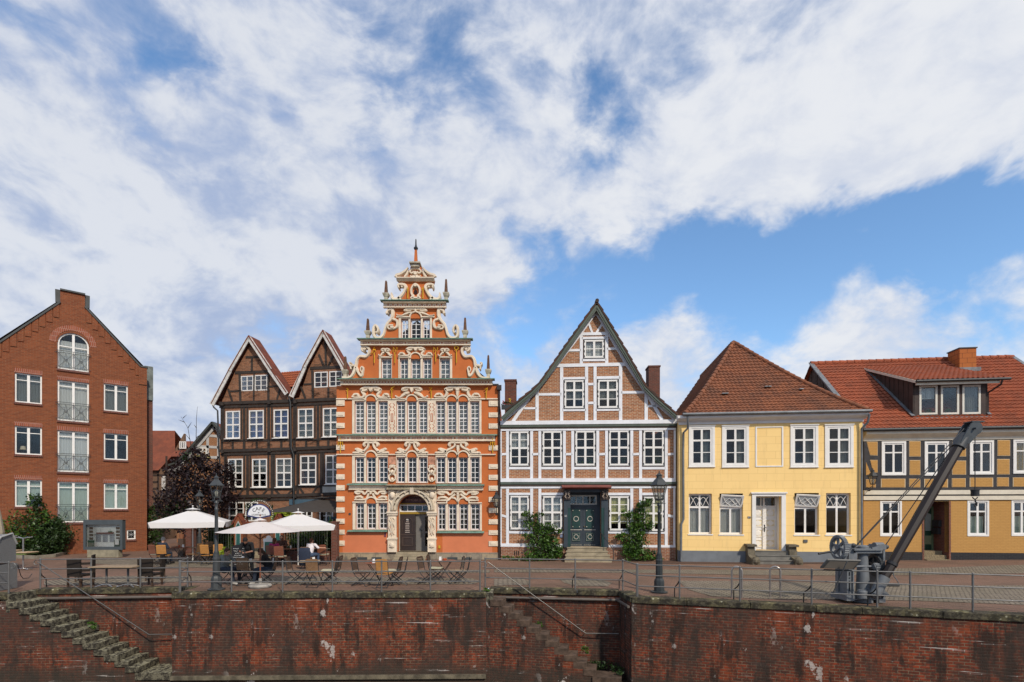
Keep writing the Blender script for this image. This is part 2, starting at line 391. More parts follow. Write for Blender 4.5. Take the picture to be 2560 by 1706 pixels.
def tile_sheet(name, mat, parent, origin, ex, ey, poly, pitch=.22, row=.33, amp=.035, step=.03, warp=None, kind='pan'):
 """rows of clay tiles on a roof plane. origin + a*ex + b*ey, poly (a, b) convex outline, b runs up the slope"""
 ex, ey = Vector(ex).normalized(), Vector(ey).normalized(); nz = ex.cross(ey).normalized()
 if nz.z < 0: nz = -nz
 a0, a1 = min(p[0] for p in poly), max(p[0] for p in poly); b0, b1 = min(p[1] for p in poly), max(p[1] for p in poly)
 na = int((a1 - a0) / pitch) + 2; sub = 5; prof = [0, .55, 1, .55, .1]
 us = []
 for i in range(na):
  for k in range(sub): us.append((a0 + (i + k / sub) * pitch, prof[k] * amp))
 m = MB(); nb = int((b1 - b0) / row) + 2; nu = len(us); vs = []
 rr = random.Random(5)
 for j in range(nb):
  v0, v1 = b0 + j * row, b0 + (j + 1) * row; jit = 0
  for u, h in us: vs.append((u + jit, v0, h + step))
  for u, h in us: vs.append((u + jit, v1, h))
 fs = []
 for j in range(2 * nb - 1):
  for i in range(nu - 1): fs.append((j * nu + i, j * nu + i + 1, (j + 1) * nu + i + 1, (j + 1) * nu + i))
 me = bpy.data.meshes.new(name); me.from_pydata(vs, [], fs); bm = bmesh.new(); bm.from_mesh(me)
 ar = sum(poly[i][0] * poly[(i + 1) % len(poly)][1] - poly[(i + 1) % len(poly)][0] * poly[i][1] for i in range(len(poly)))
 P = poly if ar > 0 else poly[::-1]
 for i in range(len(P)):
  p, q = P[i], P[(i + 1) % len(P)]; nrm = Vector((q[1] - p[1], -(q[0] - p[0]), 0))
  if nrm.length < 1e-6: continue
  bmesh.ops.bisect_plane(bm, geom=bm.verts[:] + bm.edges[:] + bm.faces[:], plane_co=(p[0], p[1], 0), plane_no=nrm.normalized(), clear_outer=True)
 O = Vector(origin)
 for v in bm.verts:
  c = v.co.copy(); w = O + ex * c.x + ey * c.y + nz * c.z
  if warp: w = warp(w)
  v.co = w
 bm.to_mesh(me); bm.free(); me.materials.append(mat)
 o = bpy.data.objects.new(name, me); COL.objects.link(o); o.parent = parent; return o
def tilem(name, c1, c2, dark, amt=.5, patch=(.3, .12, .05)):
 m, N = mat_new(name); v = ocoord(N)
 br = N.n('ShaderNodeTexVoronoi'); br.inputs['Scale'].default_value = 3.6; N.put(br.inputs['Vector'], v)
 col = N.mix(N.sep(br.outputs['Color'])[0], c1, c2)
 a = N.noise(v, .8, 6, .65); b = N.noise(v, 9, 4, .65)
 col = N.mix(N.math('MULTIPLY', N.ramp(a, .38, .72), amt), col, dark)
 col = N.mix(N.math('MULTIPLY', N.ramp(b, .5, .75), amt), col, sh(dark, .7))
 return finish(m, N, col, .8, b, .3, .01, .3)
# ================================================================== foliage
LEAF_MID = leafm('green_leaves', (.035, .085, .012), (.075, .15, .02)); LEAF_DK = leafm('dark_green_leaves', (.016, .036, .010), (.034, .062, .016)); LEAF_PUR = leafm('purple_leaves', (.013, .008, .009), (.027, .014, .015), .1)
LEAF_LIME = leafm('lime_leaves', (.16, .22, .012), (.30, .36, .03)); LEAF_HEDGE = leafm('hedge_leaves', (.022, .05, .012), (.05, .09, .018)); BARK = plain('bark', (.06, .045, .03), .9, .3, scale=6)
def leaves(blobs, n, size, seed=1, shell=.55, hang=0.0):
 """many small leaves spread through ellipsoids (x, y, z, rx, ry, rz)"""
 rr = random.Random(seed); m = MB(); vol = [b[3] * b[4] * b[5] for b in blobs]; tot = sum(v ** .7 for v in vol)
 for b, v in zip(blobs, vol):
  k = max(4, int(n * v ** .7 / tot)); nc = max(3, k // 22)
  cl = []
  for _ in range(nc):
   while True:
    p = Vector((rr.uniform(-1, 1), rr.uniform(-1, 1), rr.uniform(-1, 1)))
    if shell < p.length <= 1.08: break
   cl.append(p)
  for i in range(k):
   if rr.random() < .75: c = cl[rr.randrange(nc)]; p = c + Vector([rr.gauss(0, .17) for _ in range(3)])
   else:
    p = Vector([rr.uniform(-1, 1) for _ in range(3)])
    if p.length > 1: p = p.normalized() * rr.uniform(.5, 1)
   P = Vector((b[0] + p.x * b[3], b[1] + p.y * b[4], b[2] + p.z * b[5])); s = size * rr.uniform(.6, 1.35)
   a = Vector([rr.gauss(0, 1) for _ in range(3)]).normalized(); a.z -= hang; a.normalize(); t = a.cross(Vector([rr.gauss(0, 1) for _ in range(3)])).normalized()
   m.add([P - a * s, P + t * s * .45, P + a * s, P - t * s * .45], [(0, 1, 2, 3)])
 return m
def foliage_part(par, name, blobs, n, size, mat, seed=1, **k): return leaves(blobs, n, size, seed, **k).build(name, mat, par)
def branches(par, base, top_blobs, r, seed=1, name='trunk', mat=None, n=9):
 rr = random.Random(seed); m = MB(); B = Vector(base)
 zt = max(b[2] for b in top_blobs)
 m.tube([B, B + Vector((.03, 0, (zt - B.z) * .5)), Vector((B.x, B.y, zt))], [r, r * .7, r * .25], 7)
 for i in range(n):
  b = top_blobs[i % len(top_blobs)]; h = rr.uniform(.15, .6); s = B + Vector((0, 0, (zt - B.z) * h)); e = Vector((b[0] + rr.uniform(-.6, .6) * b[3], b[1] + rr.uniform(-.6, .6) * b[4], b[2] + rr.uniform(-.2, .7) * b[5]))
  mid = (s + e) / 2 + Vector((rr.uniform(-.1, .1), rr.uniform(-.1, .1), rr.uniform(-.05, .25))); m.tube([s, mid, e], [r * .45, r * .3, r * .1], 5)
 return m.build(name, mat or BARK, par, smooth=60)
# ================================================================== houses, left half of the row
def hull(par, x0, x1, z1, depth, mat, y0=.3, inner=3.2, z0=0.0, gable=None):
 m = MB(); m.box(x0, x0 + .25, y0, depth - .25, z0, z1); m.box(x1 - .25, x1, y0, depth - .25, z0, z1)
 m.build('side_wall', mat, par)
 m = MB(); m.box(x0, x1, depth - .25, depth, z0, z1)
 if gable: m.prism(gable, depth - .25, depth)
 m.build('rear_wall', mat, par)
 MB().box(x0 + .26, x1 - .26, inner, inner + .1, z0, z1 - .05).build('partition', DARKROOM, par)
def text_mesh(name, body, size, mat, par, loc, rot=(90, 0, 0), align='CENTER', ext=.004):
 cu = bpy.data.curves.new(name, 'FONT'); cu.body = body; cu.size = size; cu.align_x = align; cu.align_y = 'CENTER'; cu.extrude = ext
 t = bpy.data.objects.new(name + '_curve', cu); COL.objects.link(t)
 dg = bpy.context.evaluated_depsgraph_get(); me = bpy.data.meshes.new_from_object(t.evaluated_get(dg)); bpy.data.objects.remove(t); bpy.data.curves.remove(cu)
 me.materials.clear(); me.materials.append(mat); me.name = name
 o = bpy.data.objects.new(name, me); COL.objects.link(o); o.parent = par; o.location = loc; o.rotation_euler = tuple(R(a) for a in rot); return o
def lit(o, s): o['label'] = s; return o
BR_RED = brickm('orange_red_brick', (.245, .067, .024), (.160, .043, .018), (.21, .115, .065), ms=.009, var=.35, dirtamt=.16, dirt=(.16, .05, .03))
BR_BROWN = brickm('brown_brick', (.33, .135, .066), (.19, .08, .042), (.26, .19, .13), var=.5, dirtamt=.25)
BR_DARKRED = brickm('dark_red_brick', (.17, .05, .03), (.10, .035, .024), (.16, .12, .1))
TILE_RED = tilem('red_tile', (.21, .05, .022), (.12, .032, .018), (.05, .028, .02), .5)
# ---------------------------------------------------------------- red brick house with the tall gable
def red_house():
 K = .01608; s = lambda px: K * (2807 - px)
 f = Fac(30, s(30), 369, s(369), 'brick_house', 'tall orange-red brick gable house with white windows and French balconies, far left of the row', 'house')
 q = f.map(0, 700, .4592); e = f.e
 xr, zr = q(800, 480); xa1, za1 = q(463, 78); xa0, za0 = q(328, 60); xc = (xa0 + xa1) / 2; hw = (xa1 - xa0) / 2
 zt = (za0 + za1) / 2; xl = 2 * xc - xr; zs = (q(465, 150)[1] + q(328, 125)[1]) / 2
 xk = q(765, 478)[0]
 base = -.35
 outer = [(xl, base), (xr, base), (xr, zr), (xk, zr), (xc + hw, zs), (xc + hw, zt), (xc - hw, zt), (xc - hw, zs), (2 * xc - xk, zr), (xl, zr)]
 wins = []
 for col, ys in (((80, 228), ((508, 678), (795, 955), (1085, 1235))), ((565, 696), ((568, 723), (835, 983), (1105, 1248)))):
  for i, (a, b) in enumerate(ys):
   x0, z1 = q(col[0], a); x1, z0 = q(col[1], b); z1 = (z1 + q(col[1], a + (8 if col[0] < 100 else 5))[1]) / 2; wins.append((x0, x1, z0, z1, 'n', i))
 for i, (a, b) in enumerate(((540, 778), (815, 1050), (1095, 1320))):
  x0, z1 = q(313, a); x1, z0 = q(484, b); wins.append((x0, x1, z0, z1 - .03, 'b', i))
 x0, z1 = q(313, 276); x1, z0 = q(484, 505); wins.append((x0, x1, z0, z1, 'a', 0))
 zsp = q(400, 352)[1]
 sx0, sz1 = q(690, 1362); sx1, sz0 = q(738, 1412)
 holes = []
 for x0, x1, z0, z1, k, i in wins:
  holes.append(arch(x0, x1, z0, zsp, z1) if k == 'a' else [(x0, z0), (x1, z0), (x1, z1), (x0, z1)])
 # mirrored column of windows further along the wall, outside the photograph
 for x0, x1, z0, z1, k, i in wins[3:6]: pass
 holes.append([(sx0, sz0), (sx1, sz0), (sx1, sz1), (sx0, sz1)])
 MB().wall(outer, holes, 0, .3).build('wall', BR_RED, e)
 # stepped brick relief following the gable and soldier courses over the openings
 m = MB(); n = 9
 for sgn in (1, -1):
  for i in range(n):
   t = (i + .6) / n; X = xc + sgn * (hw + (xk - xc - hw) * t); Z = zs + (zr - zs) * t
   w = (xk - xc - hw) / n * .9
   m.box(X - w * .5, X + w * .5, -.05, .002, Z - .62, Z - .22) if 0 else None
   a = X - sgn * w * .5; b = X + sgn * w * .45
   zz = zs + (zr - zs) * ((b - xc) * sgn - hw) / (xk - xc - hw)
   m.prism([(a, zz - .55), (b, zz - .55), (b, zz - .02), (a, zz + abs(b - a) * (zs - zr) / (xk - xc - hw) - .02)], -.045, -.002)
 m.box(xr - .42, xr - .003, -.06, -.002, zr - 1.1, zr - .02); m.box(xr - .30, xr - .006, -.061, -.003, base, zr - 1.3)
 m.build('stepped_brick_band', BR_RED, e)
 BR_SOLD = brickm('soldier_brick', (.30, .08, .036), (.22, .055, .028), (.36, .22, .17), bw=.085, bh=.26, ms=.012)
 BR_SILL = brickm('sill_brick', (.15, .045, .03), (.11, .035, .025), (.2, .12, .1), bw=.085, bh=.12)
 for x0, x1, z0, z1, k, i in wins:
  if k != 'a': MB().box(x0 - .02, x1 + .02, -.012, .1, z1 + .003, z1 + .25).build('lintel', BR_SOLD, e)
  MB().box(x0 - .03, x1 + .03, -.07, .08, z0 - .12, z0 - .004).build('sill', BR_SILL, e)
 m = MB(); ms_ = MB()
 m2 = [(x0, x1) for x0, x1, z0, z1, k, i in wins if k == 'a'][0]; r = (m2[1] - m2[0]) / 2; c = (m2[0] + m2[1]) / 2
 m.ribbon([(c + (r + .22) * math.cos(math.pi * a / 12), zsp + (r * 1.06 + .2) * math.sin(math.pi * a / 12)) for a in range(13)], .3, -.02, .05, sub=1, flat=True)
 ms_.box(sx0 - .03, sx1 + .05, -.07, .08, sz0 - .12, sz0 - .004)
 m.build('arch_band', BR_SOLD, e); ms_.build('sill', BR_SILL, e)
 # coping of dark metal
 m = MB(); path = [(xr + .05, zr), (xk, zr + .01), (xc + hw, zs), (xc + hw + .01, zt), (xc - hw - .01, zt), (xc - hw, zs), (2 * xc - xk, zr + .01), (xl, zr)]
 for a, b in zip(path, path[1:]): m.bar((a[0], .12, a[1] + .03), (b[0], .12, b[1] + .03), .44, .09)
 m.build('coping', plain('slate_metal', (.05, .055, .055), .6, .25), e)
 frm = WHITE
 for x0, x1, z0, z1, k, i in wins:
  cu = {('n', 0): 'dim', ('n', 1): None, ('n', 2): 'green', ('b', 0): 'white', ('b', 1): 'white', ('b', 2): 'green', ('a', 0): 'white'}[(k, i)]  # white and dim curtains stand in for pale cloud reflections on the panes
  if k == 'n':
   w = window(e, x0, x1, z0, z1, .08, [(.5, .12)], [(.77, .04)], frm, .07, cu, (0.02, .98, .02, .98))
   if x0 < 3 and i == 1:
    lb = MB(); lb.lathe([(.06, 0), (.05, .02), (.012, .04), (.012, .2)], (x0 + .33, .32, z0 + .09), 10); lb.build('lamp_foot', IRON, w)
    MB().lathe([(.15, 0), (.1, .2)], (x0 + .33, .32, z0 + .29), 12).build('lamp_shade', plain('lamp_shade', (.7, .6, .42), .8), w)
  elif k == 'b': w = window(e, x0, x1, z0, z1, .08, [(.5, .12)], [(.86, .05)], frm, .08, cu, (0.02, .98, .02, .98))
  else: w = window(e, x0, x1, z0, z1, .08, [(.5, .12)], [(.62, .05)], frm, .08, cu, (0.05, .95, .02, .78), archz=zsp)
  if k in 'ab':
   b = MB(); h = .95; zb = z0 + .12; y = -.07; o = MB()
   for zz in (zb, zb + h * .88, zb + h): b.bar((x0 - .1, y, zz), (x1 + .1, y, zz), .022, .022)
   cm = (x0 + x1) / 2
   for X in (x0 + .03, cm, x1 - .03): b.bar((X, y, zb), (X, y, zb + h), .02, .02)
   for l, r_ in ((x0 + .03, cm), (cm, x1 - .03)):
    b.bar((l, y, zb), (r_, y, zb + h * .86), .014, .014); b.bar((l, y, zb + h * .86), (r_, y, zb), .014, .014)
    b.bar(((l * 3 + r_) / 4, y, zb), ((l + r_) / 2, y, zb + h * .86), .012, .012); b.bar(((l + 3 * r_) / 4, y, zb), ((l + r_) / 2, y, zb + h * .86), .012, .012)
    b.tube([((l + r_) / 2 + .06 * math.cos(t), y, zb + h * .43 + .06 * math.sin(t)) for t in [2 * math.pi * k_ / 10 for k_ in range(10)]], .012, 5, True)
   b.build('french_balcony', IRON, e)
 w = window(e, sx0, sx1, sz0, sz1, .06, [], [], frm, .07)
 g = MB();
 for a in range(4):
  t = math.pi * a / 4; cxx, czz = (sx0 + sx1) / 2, (sz0 + sz1) / 2; g.bar((cxx - .2 * math.cos(t), .03, czz - .17 * math.sin(t)), (cxx + .2 * math.cos(t), .03, czz + .17 * math.sin(t)), .015)
 g.build('grille', plain('grey_grille', (.4, .4, .4), .5), w)
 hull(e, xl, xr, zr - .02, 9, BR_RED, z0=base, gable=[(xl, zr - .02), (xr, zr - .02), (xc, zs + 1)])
 m = MB(); m.add([(xl, .3, zr + .0), (xr, .3, zr + .0), (xc, .3, zs + .9), (xl, 9, zr + .0), (xr, 9, zr), (xc, 9, zs + .9)], [(0, 2, 5, 3), (1, 4, 5, 2)])
 m.build('roof', TILE_RED, e)
 # set-back corner pier with a zinc head on the far side
 x1s = f.t(382, 1000, -1.2)[0]; zt2 = f.t(380, 918, -1.2)[1]; zz2 = f.t(380, 1002, -1.2)[1]; zz3 = f.t(380, 985, -1.2)[1]
 MB().box(xr + .0, x1s, 1.2, 2.2, base, zz2).build('corner_pier', BR_DARKRED, e)
 MB().box(xr - .02, x1s + .01, 1.1, 2.3, zz2, zt2).build('pier_cap', plain('weathered_zinc', (.13, .15, .14), .6, .4), e)
 # little wall box
 x, z = q(793, 1438); MB().box(x - .12, x + .05, -.05, -.002, z - .1, z + .1).build('utility_plate', plain('yellow_plate', (.6, .33, .02), .5), e)
 return f
red_house()
# ---------------------------------------------------------------- the pair of dark half-timbered houses of the cafe
Z2 = (370, 820, .3825)
def timber_set(m, q, y, segs, wdef):
 for sg in segs:
  (a, b), w = (sg[0], sg[1]), (sg[2] if len(sg) > 2 else wdef)
  A, B = q(*a), q(*b); d = Vector((B[0] - A[0], B[1] - A[1]))
  m.ribbon([A, B], w, y, .0, sub=1, flat=True)
def cafe_houses():
 K = .0056; s = lambda px: 40.0 - (845 - px) * K
 VINE = plain('bare_vine', (.035, .022, .015), .9)
 for which in (0, 1):
  if which == 0:
   f = Fac(553, s(553), 845, s(845), 'timbered_house', 'dark half-timbered gable house with blue blinds in three upper windows, left of the pair', 'house', 'dark half-timbered houses of the cafe')
   X0, X1 = 480, 938; apex, lf, rf, bl, br = (680, 75), (440, 510), (925, 440), (553, 293), (818, 283)
   up = [(508, 602, 545, 723), (660, 757, 540, 721), (821, 918, 535, 719)]; mid = [(523, 620, 857, 1040), (680, 778, 857, 1042), (837, 940, 853, 1042)]
   gab = [(607, 688, 316, 411), (697, 780, 310, 408)]; gnd = [(527, 627, 1138, 1265), (634, 720, 1138, 1265)]
   jt = [(470, 495, 945, 480), (478, 805, 950, 792), (500, 1103, 965, 1095)]
   ups = [484, 630, 790, 932]; low = [555, 712, 873]; cur = ['blue', 'blue', 'blue']
  else:
   f = Fac(734, s(734), 845, s(845), 'timbered_house', 'dark half-timbered gable house with an open casement, directly left of the orange house', 'house', 'dark half-timbered houses of the cafe')
   X0, X1 = 945, 1330; apex, lf, rf, bl, br = (1160, 40), (955, 457), (1372, 440), (1035, 270), (1290, 265)
   up = [(980, 1082, 530, 717), (1143, 1245, 525, 712)]; mid = [(995, 1100, 836, 1025), (1160, 1260, 832, 1022)]
   gab = [(1087, 1175, 290, 388), (1185, 1270, 285, 382)]; gnd = [(1000, 1075, 1190, 1300), (1120, 1210, 1190, 1300)]
   jt = [(945, 480, 1340, 462), (950, 792, 1340, 775), (965, 1095, 1340, 1080)]
   ups = [958, 1112, 1262]; low = [1035, 1180]; cur = ['dim', 'dim']
  q = f.map(*Z2); e = f.e; base = -.02
  a0 = q(X0, 490)[0]; a1 = q(X1, 490)[0]; zj = [q(x0_, y0_)[1] for x0_, y0_, _, _ in jt]
  zb3 = zj[2]; zb2 = zj[1]; zb1 = zj[0]
  holes = []
  L = []
  for grp, kk in ((up, 'u'), (mid, 'm'), (gab, 'g'), (gnd, 'b')):
   for i, (x0, x1, y0, y1) in enumerate(grp):
    p0, p1 = q(x0, y0), q(x1, y1); L.append((p0[0], p1[0], p1[1], p0[1], kk, i))
  for x0, x1, z0, z1, kk, i in L: holes.append([(x0, z0), (x1, z0), (x1, z1), (x0, z1)])
  A, Lf, Rf = q(*apex), q(*lf), q(*rf); Bl, Br = q(*bl), q(*br)
  lo = [(a0, base), (a1, base), (a1, Rf[1] - .05), (Rf[0] - .1, Rf[1] - .05), (Br[0] - .15, Br[1]), (A[0], A[1] - .15), (Bl[0] + .15, Bl[1]), (Lf[0] + .35, Lf[1]), (a0, Lf[1] - .1)]
  MB().wall(lo, holes, 0, .22).build('wall', BR_BROWN, e)
  # timber frame
  m = MB(); y = -.035; Pz = lambda pts: [q(*p) for p in pts]
  for (x0_, y0_, x1_, y1_) in jt:
   A_, B_ = q(x0_, y0_), q(x1_, y1_); m.ribbon([A_, B_], .19, -.12, 0, 1, True); m.ribbon([(A_[0], A_[1] - .24), (B_[0], B_[1] - .24)], .13, -.06, 0, 1, True)
  seg = []
  for x in ups:
   seg.append(((x, 500), (x, 800), .17))
   seg.append(((x + 22, 815), (x + 22, 1100), .17))
  for x in low: seg.append(((x, 730), (x, 800), .14))
  for (x0, x1, y0, y1) in up: seg += [((x0 - 30, y1 + 14), (x1 + 30, y1 + 14), .14), ((x0 - 10, 495), (x0 - 10, y1), .1), ((x1 + 10, 495), (x1 + 10, y1), .1)]
  for (x0, x1, y0, y1) in mid: seg += [((x0 - 30, y1 + 12), (x1 + 30, y1 + 12), .14), ((x0 - 10, 815), (x0 - 10, y1), .1), ((x1 + 10, 815), (x1 + 10, y1), .1),
                                             ((x0 - 5, y1 + 15), (x0 + 30, 1095), .12), ((x1 + 5, y1 + 15), (x1 - 30, 1095), .12)]
  if which == 0:
   seg += [((570, 293), (820, 285), .17), ((640, 192), (725, 190), .13), ((680, 195), (680, 290), .13), ((600, 300), (605, 480), .15), ((788, 292), (788, 470), .15), ((695, 300), (692, 475), .1),
     ((525, 400), (552, 480), .12), ((865, 395), (845, 465), .12), ((535, 415), (600, 413), .1), ((788, 385), (860, 380), .1)]
  else:
   seg += [((1060, 265), (1290, 255), .17), ((1160, 90), (1165, 255), .13), ((1118, 175), (1150, 250), .12), ((1215, 175), (1180, 250), .12), ((1075, 280), (1080, 470), .15), ((1180, 392), (1180, 470), .12),
     ((1000, 385), (1030, 460), .12), ((1020, 370), (1080, 366), .1)]
  timber_set(m, q, y, seg, .14)
  # jetty brackets
  for k, (x0_, y0_, x1_, y1_) in enumerate(jt):
   for x in ups[::2]:
    c = q(x + 12, y0_ + (y1_ - y0_) * (x - x0_) / (x1_ - x0_)); m.box(c[0] - .09, c[0] + .09, -.2, 0, c[1] - .16, c[1] + .02)
  m.build('timber_frame', DARKTIM, e)
  # bare creeper over the brick panels
  v = MB(); rr = random.Random(3 + which)
  for k in range(26):
   zx = rr.uniform(X0 + 10, X1 - 20); zy = rr.choice([740, 770, 450, 230, 420, 790]) + rr.uniform(-10, 10); pts = []
   if zy < 300: zx = apex[0] + rr.uniform(-40, 40)
   elif zy < 500: zx = apex[0] + rr.uniform(-110, 110)
   ang = rr.uniform(-.4, 3.5)
   for j in range(7):
    pp_ = q(zx, zy); pts.append((pp_[0], -.05 - rr.random() * .03, pp_[1])); zx += 16 * math.cos(ang); zy -= 9 * math.sin(ang) * .6; ang += rr.uniform(-.7, .7)
   v.tube(pts, .012, 4)
  v.build('bare_creeper', VINE, e)
  for x0, x1, z0, z1, kk, i in L:
   if kk in 'um':
    c = cur[i] if kk == 'u' else ('dim' if which == 0 else None)
    cp = (.04, .96, .03, .97) if kk == 'u' else (.05, .95, .5, .97)
    w = window(e, x0, x1, z0, z1, -.01, [(.5, .09)], [(.5, .09), (.25, .03), (.75, .03)], WHITE, .075, c, cp, sill=.02)
   elif kk == 'g': w = window(e, x0, x1, z0, z1, -.01, [(.5, .05)], [(.33, .03), (.66, .03)], WHITE, .06, None)
   else: w = window(e, x0, x1, z0, z1, -.01, [(.5, .08)], [(.3, .07), (.65, .03)], WHITE, .08, 'dim', (.1, .9, 0, .5))
  if which == 1:      # blue door of the cafe at the right and slate sign
   p = q(1230, 1040), q(1282, 1090)
   MB().box(p[0][0] - .9, p[0][0] + .35, -.06, -.02, p[1][1], p[0][1] + .02).build('wall_plaque', plain('plaque', (.4, .4, .36), .6), e)
   d = MB(); c0, c1 = q(1180, 1250), q(1300, 1480); d.box(c0[0], c0[0] + .12, -.08, 0, 0, c0[1]); d.box(c1[0] - .6, c1[0] - .45, -.08, 0, 0, c0[1]); d.box(c0[0], c1[0], -.08, 0, c0[1], c0[1] + .15)
   d.box(q(870, 1100)[0] + .6, q(1160, 1100)[0], -.07, 0, q(900, 1158)[1], q(900, 1122)[1])
   d.build('shop_front', plain('blue_grey_paint', (.06, .11, .15), .5), e)
  # white barge boards with a kick
  m = MB()
  def brd(p, r_, w0, w1): m.ribbon([p, r_], [w0, w1], -.34, -.28, 1, True)
  brd(A, Bl, .26, .26); brd((Bl[0] + .08, Bl[1] + .05), Lf, .24, .34); brd(A, Br, .26, .26); brd((Br[0] - .05, Br[1]), Rf, .24, .26)
  m.build('barge_board', plain('weathered_white_board', (.6, .58, .54), .7, .22, scale=5), e)
  # roof: two flights each side
  yb = .75; rf_ = MB(); th = .12
  for P in ((A, Bl, Lf), (A, Br, Rf)):
   for a, b in zip(P, P[1:]):
    rf_.add([(a[0], -.36, a[1] + .16), (b[0], -.36, b[1] + .16), (b[0], yb, b[1] + .16), (a[0], yb, a[1] + .16), (a[0], -.36, a[1] + .06), (b[0], -.36, b[1] + .06), (b[0], yb, b[1] + .06), (a[0], yb, a[1] + .06)],
      [(0, 1, 2, 3), (4, 7, 6, 5), (0, 4, 5, 1), (3, 2, 6, 7), (0, 3, 7, 4), (1, 5, 6, 2)])
  rf_.build('roof', TILE_RED, e)
  hull(e, a0, a1, zb1 + .1, 9, BR_BROWN); MB().prism([(Lf[0] + .4, zb1), (Rf[0] - .2, zb1), (Br[0] - .2, Br[1]), (A[0], A[1] - .2), (Bl[0] + .2, Bl[1])], .66, .72).build('gable_back', BR_BROWN, e)
  # rain pipe
  pz = MB()
  if which == 0:
   P = [q(447, 512), q(452, 525), q(468, 545), q(470, 600), q(476, 800), q(492, 1000), q(497, 1400)]
   pz.tube([(p[0], -.3 + (.12 if i > 1 else 0), p[1]) for i, p in enumerate(P)], .05, 8)
  else:
   P = [q(930, 450), q(942, 490), q(948, 790), q(963, 830), q(966, 1400)]
   pz.tube([(p[0] - 0, -.2, p[1]) for p in P], .055, 8)
  pz.build('rain_pipe', IRON, e, smooth=60)
 # main roof behind the two gables
 lx, ly = wp(632, 938, 36.5), wp(860, 938, 34.5); zr = lx.z
 ro = empty('tiled_roof', (lx.x, lx.y, 0), math.atan2(ly.y - lx.y, ly.x - lx.x), 'orange tiled roof showing between the two dark half-timbered gables', 'roof'); L = (ly - lx).length
 OT = tilem('orange_tile', (.33, .085, .03), (.24, .06, .025), (.10, .04, .025), .4)
 for sg in (-1, 1): tile_sheet('roof_tiles', OT, ro, (0 if sg < 0 else L, sg * 1.6, zr - 1.5), (-sg, 0, 0), (0, -sg * 1.6, 1.5), [(0, 0), (L, 0), (L, 2.19), (0, 2.19)], pitch=.2)
 MB().side([(-1.5, zr - 1.5), (1.5, zr - 1.5), (0, zr - .1)], .1, .2).side([(-1.5, zr - 1.5), (1.5, zr - 1.5), (0, zr - .1)], L - .2, L - .1).build('gable_end', BR_BROWN, ro)
cafe_houses()
# ---------------------------------------------------------------- the orange Renaissance house
ORANGE = plain('orange_plaster', (.50, .135, .034), .85, .10, scale=1.3, bump=.4)
SALMON = plain('fresh_salmon_plaster', (.60, .19, .085), .85, .06, scale=1.5, bump=.3)
CREAM = plain('cream_stucco', (.72, .61, .47), .75, .12, scale=2.5, bump=.3)
GREYSTUC = plain('weathered_stucco', (.44, .40, .31), .85, .35, scale=5, bump=.4)
TERRA = plain('terracotta_paint', (.42, .11, .045), .8, .1)
COPPER = plain('green_copper', (.15, .265, .21), .6, .3, scale=3)
GOLD = plain('gold_leaf', (.75, .42, .03), .35, .1, metal=.55)
STONE = plain('sandstone', (.30, .25, .17), .85, .25, scale=2)
def stone_blocks():
 m, N = mat_new('sandstone_blocks'); v, x, y, z = wallvec(N)
 bt = N.n('ShaderNodeTexBrick'); N.put(bt.inputs['Vector'], v); bt.inputs['Color1'].default_value = (.36, .29, .19, 1); bt.inputs['Color2'].default_value = (.24, .21, .17, 1)
 bt.inputs['Mortar'].default_value = (.16, .13, .1, 1); bt.inputs['Scale'].default_value = 1; bt.inputs['Brick Width'].default_value = .8; bt.inputs['Row Height'].default_value = .31; bt.inputs['Mortar Size'].default_value = .012
 a = N.noise(ocoord(N), 3, 5, .65); col = N.mix(N.ramp(a, .4, .75), bt.outputs['Color'], (.13, .115, .095))
 return finish(m, N, col, .85, a, .5, .01, .3)
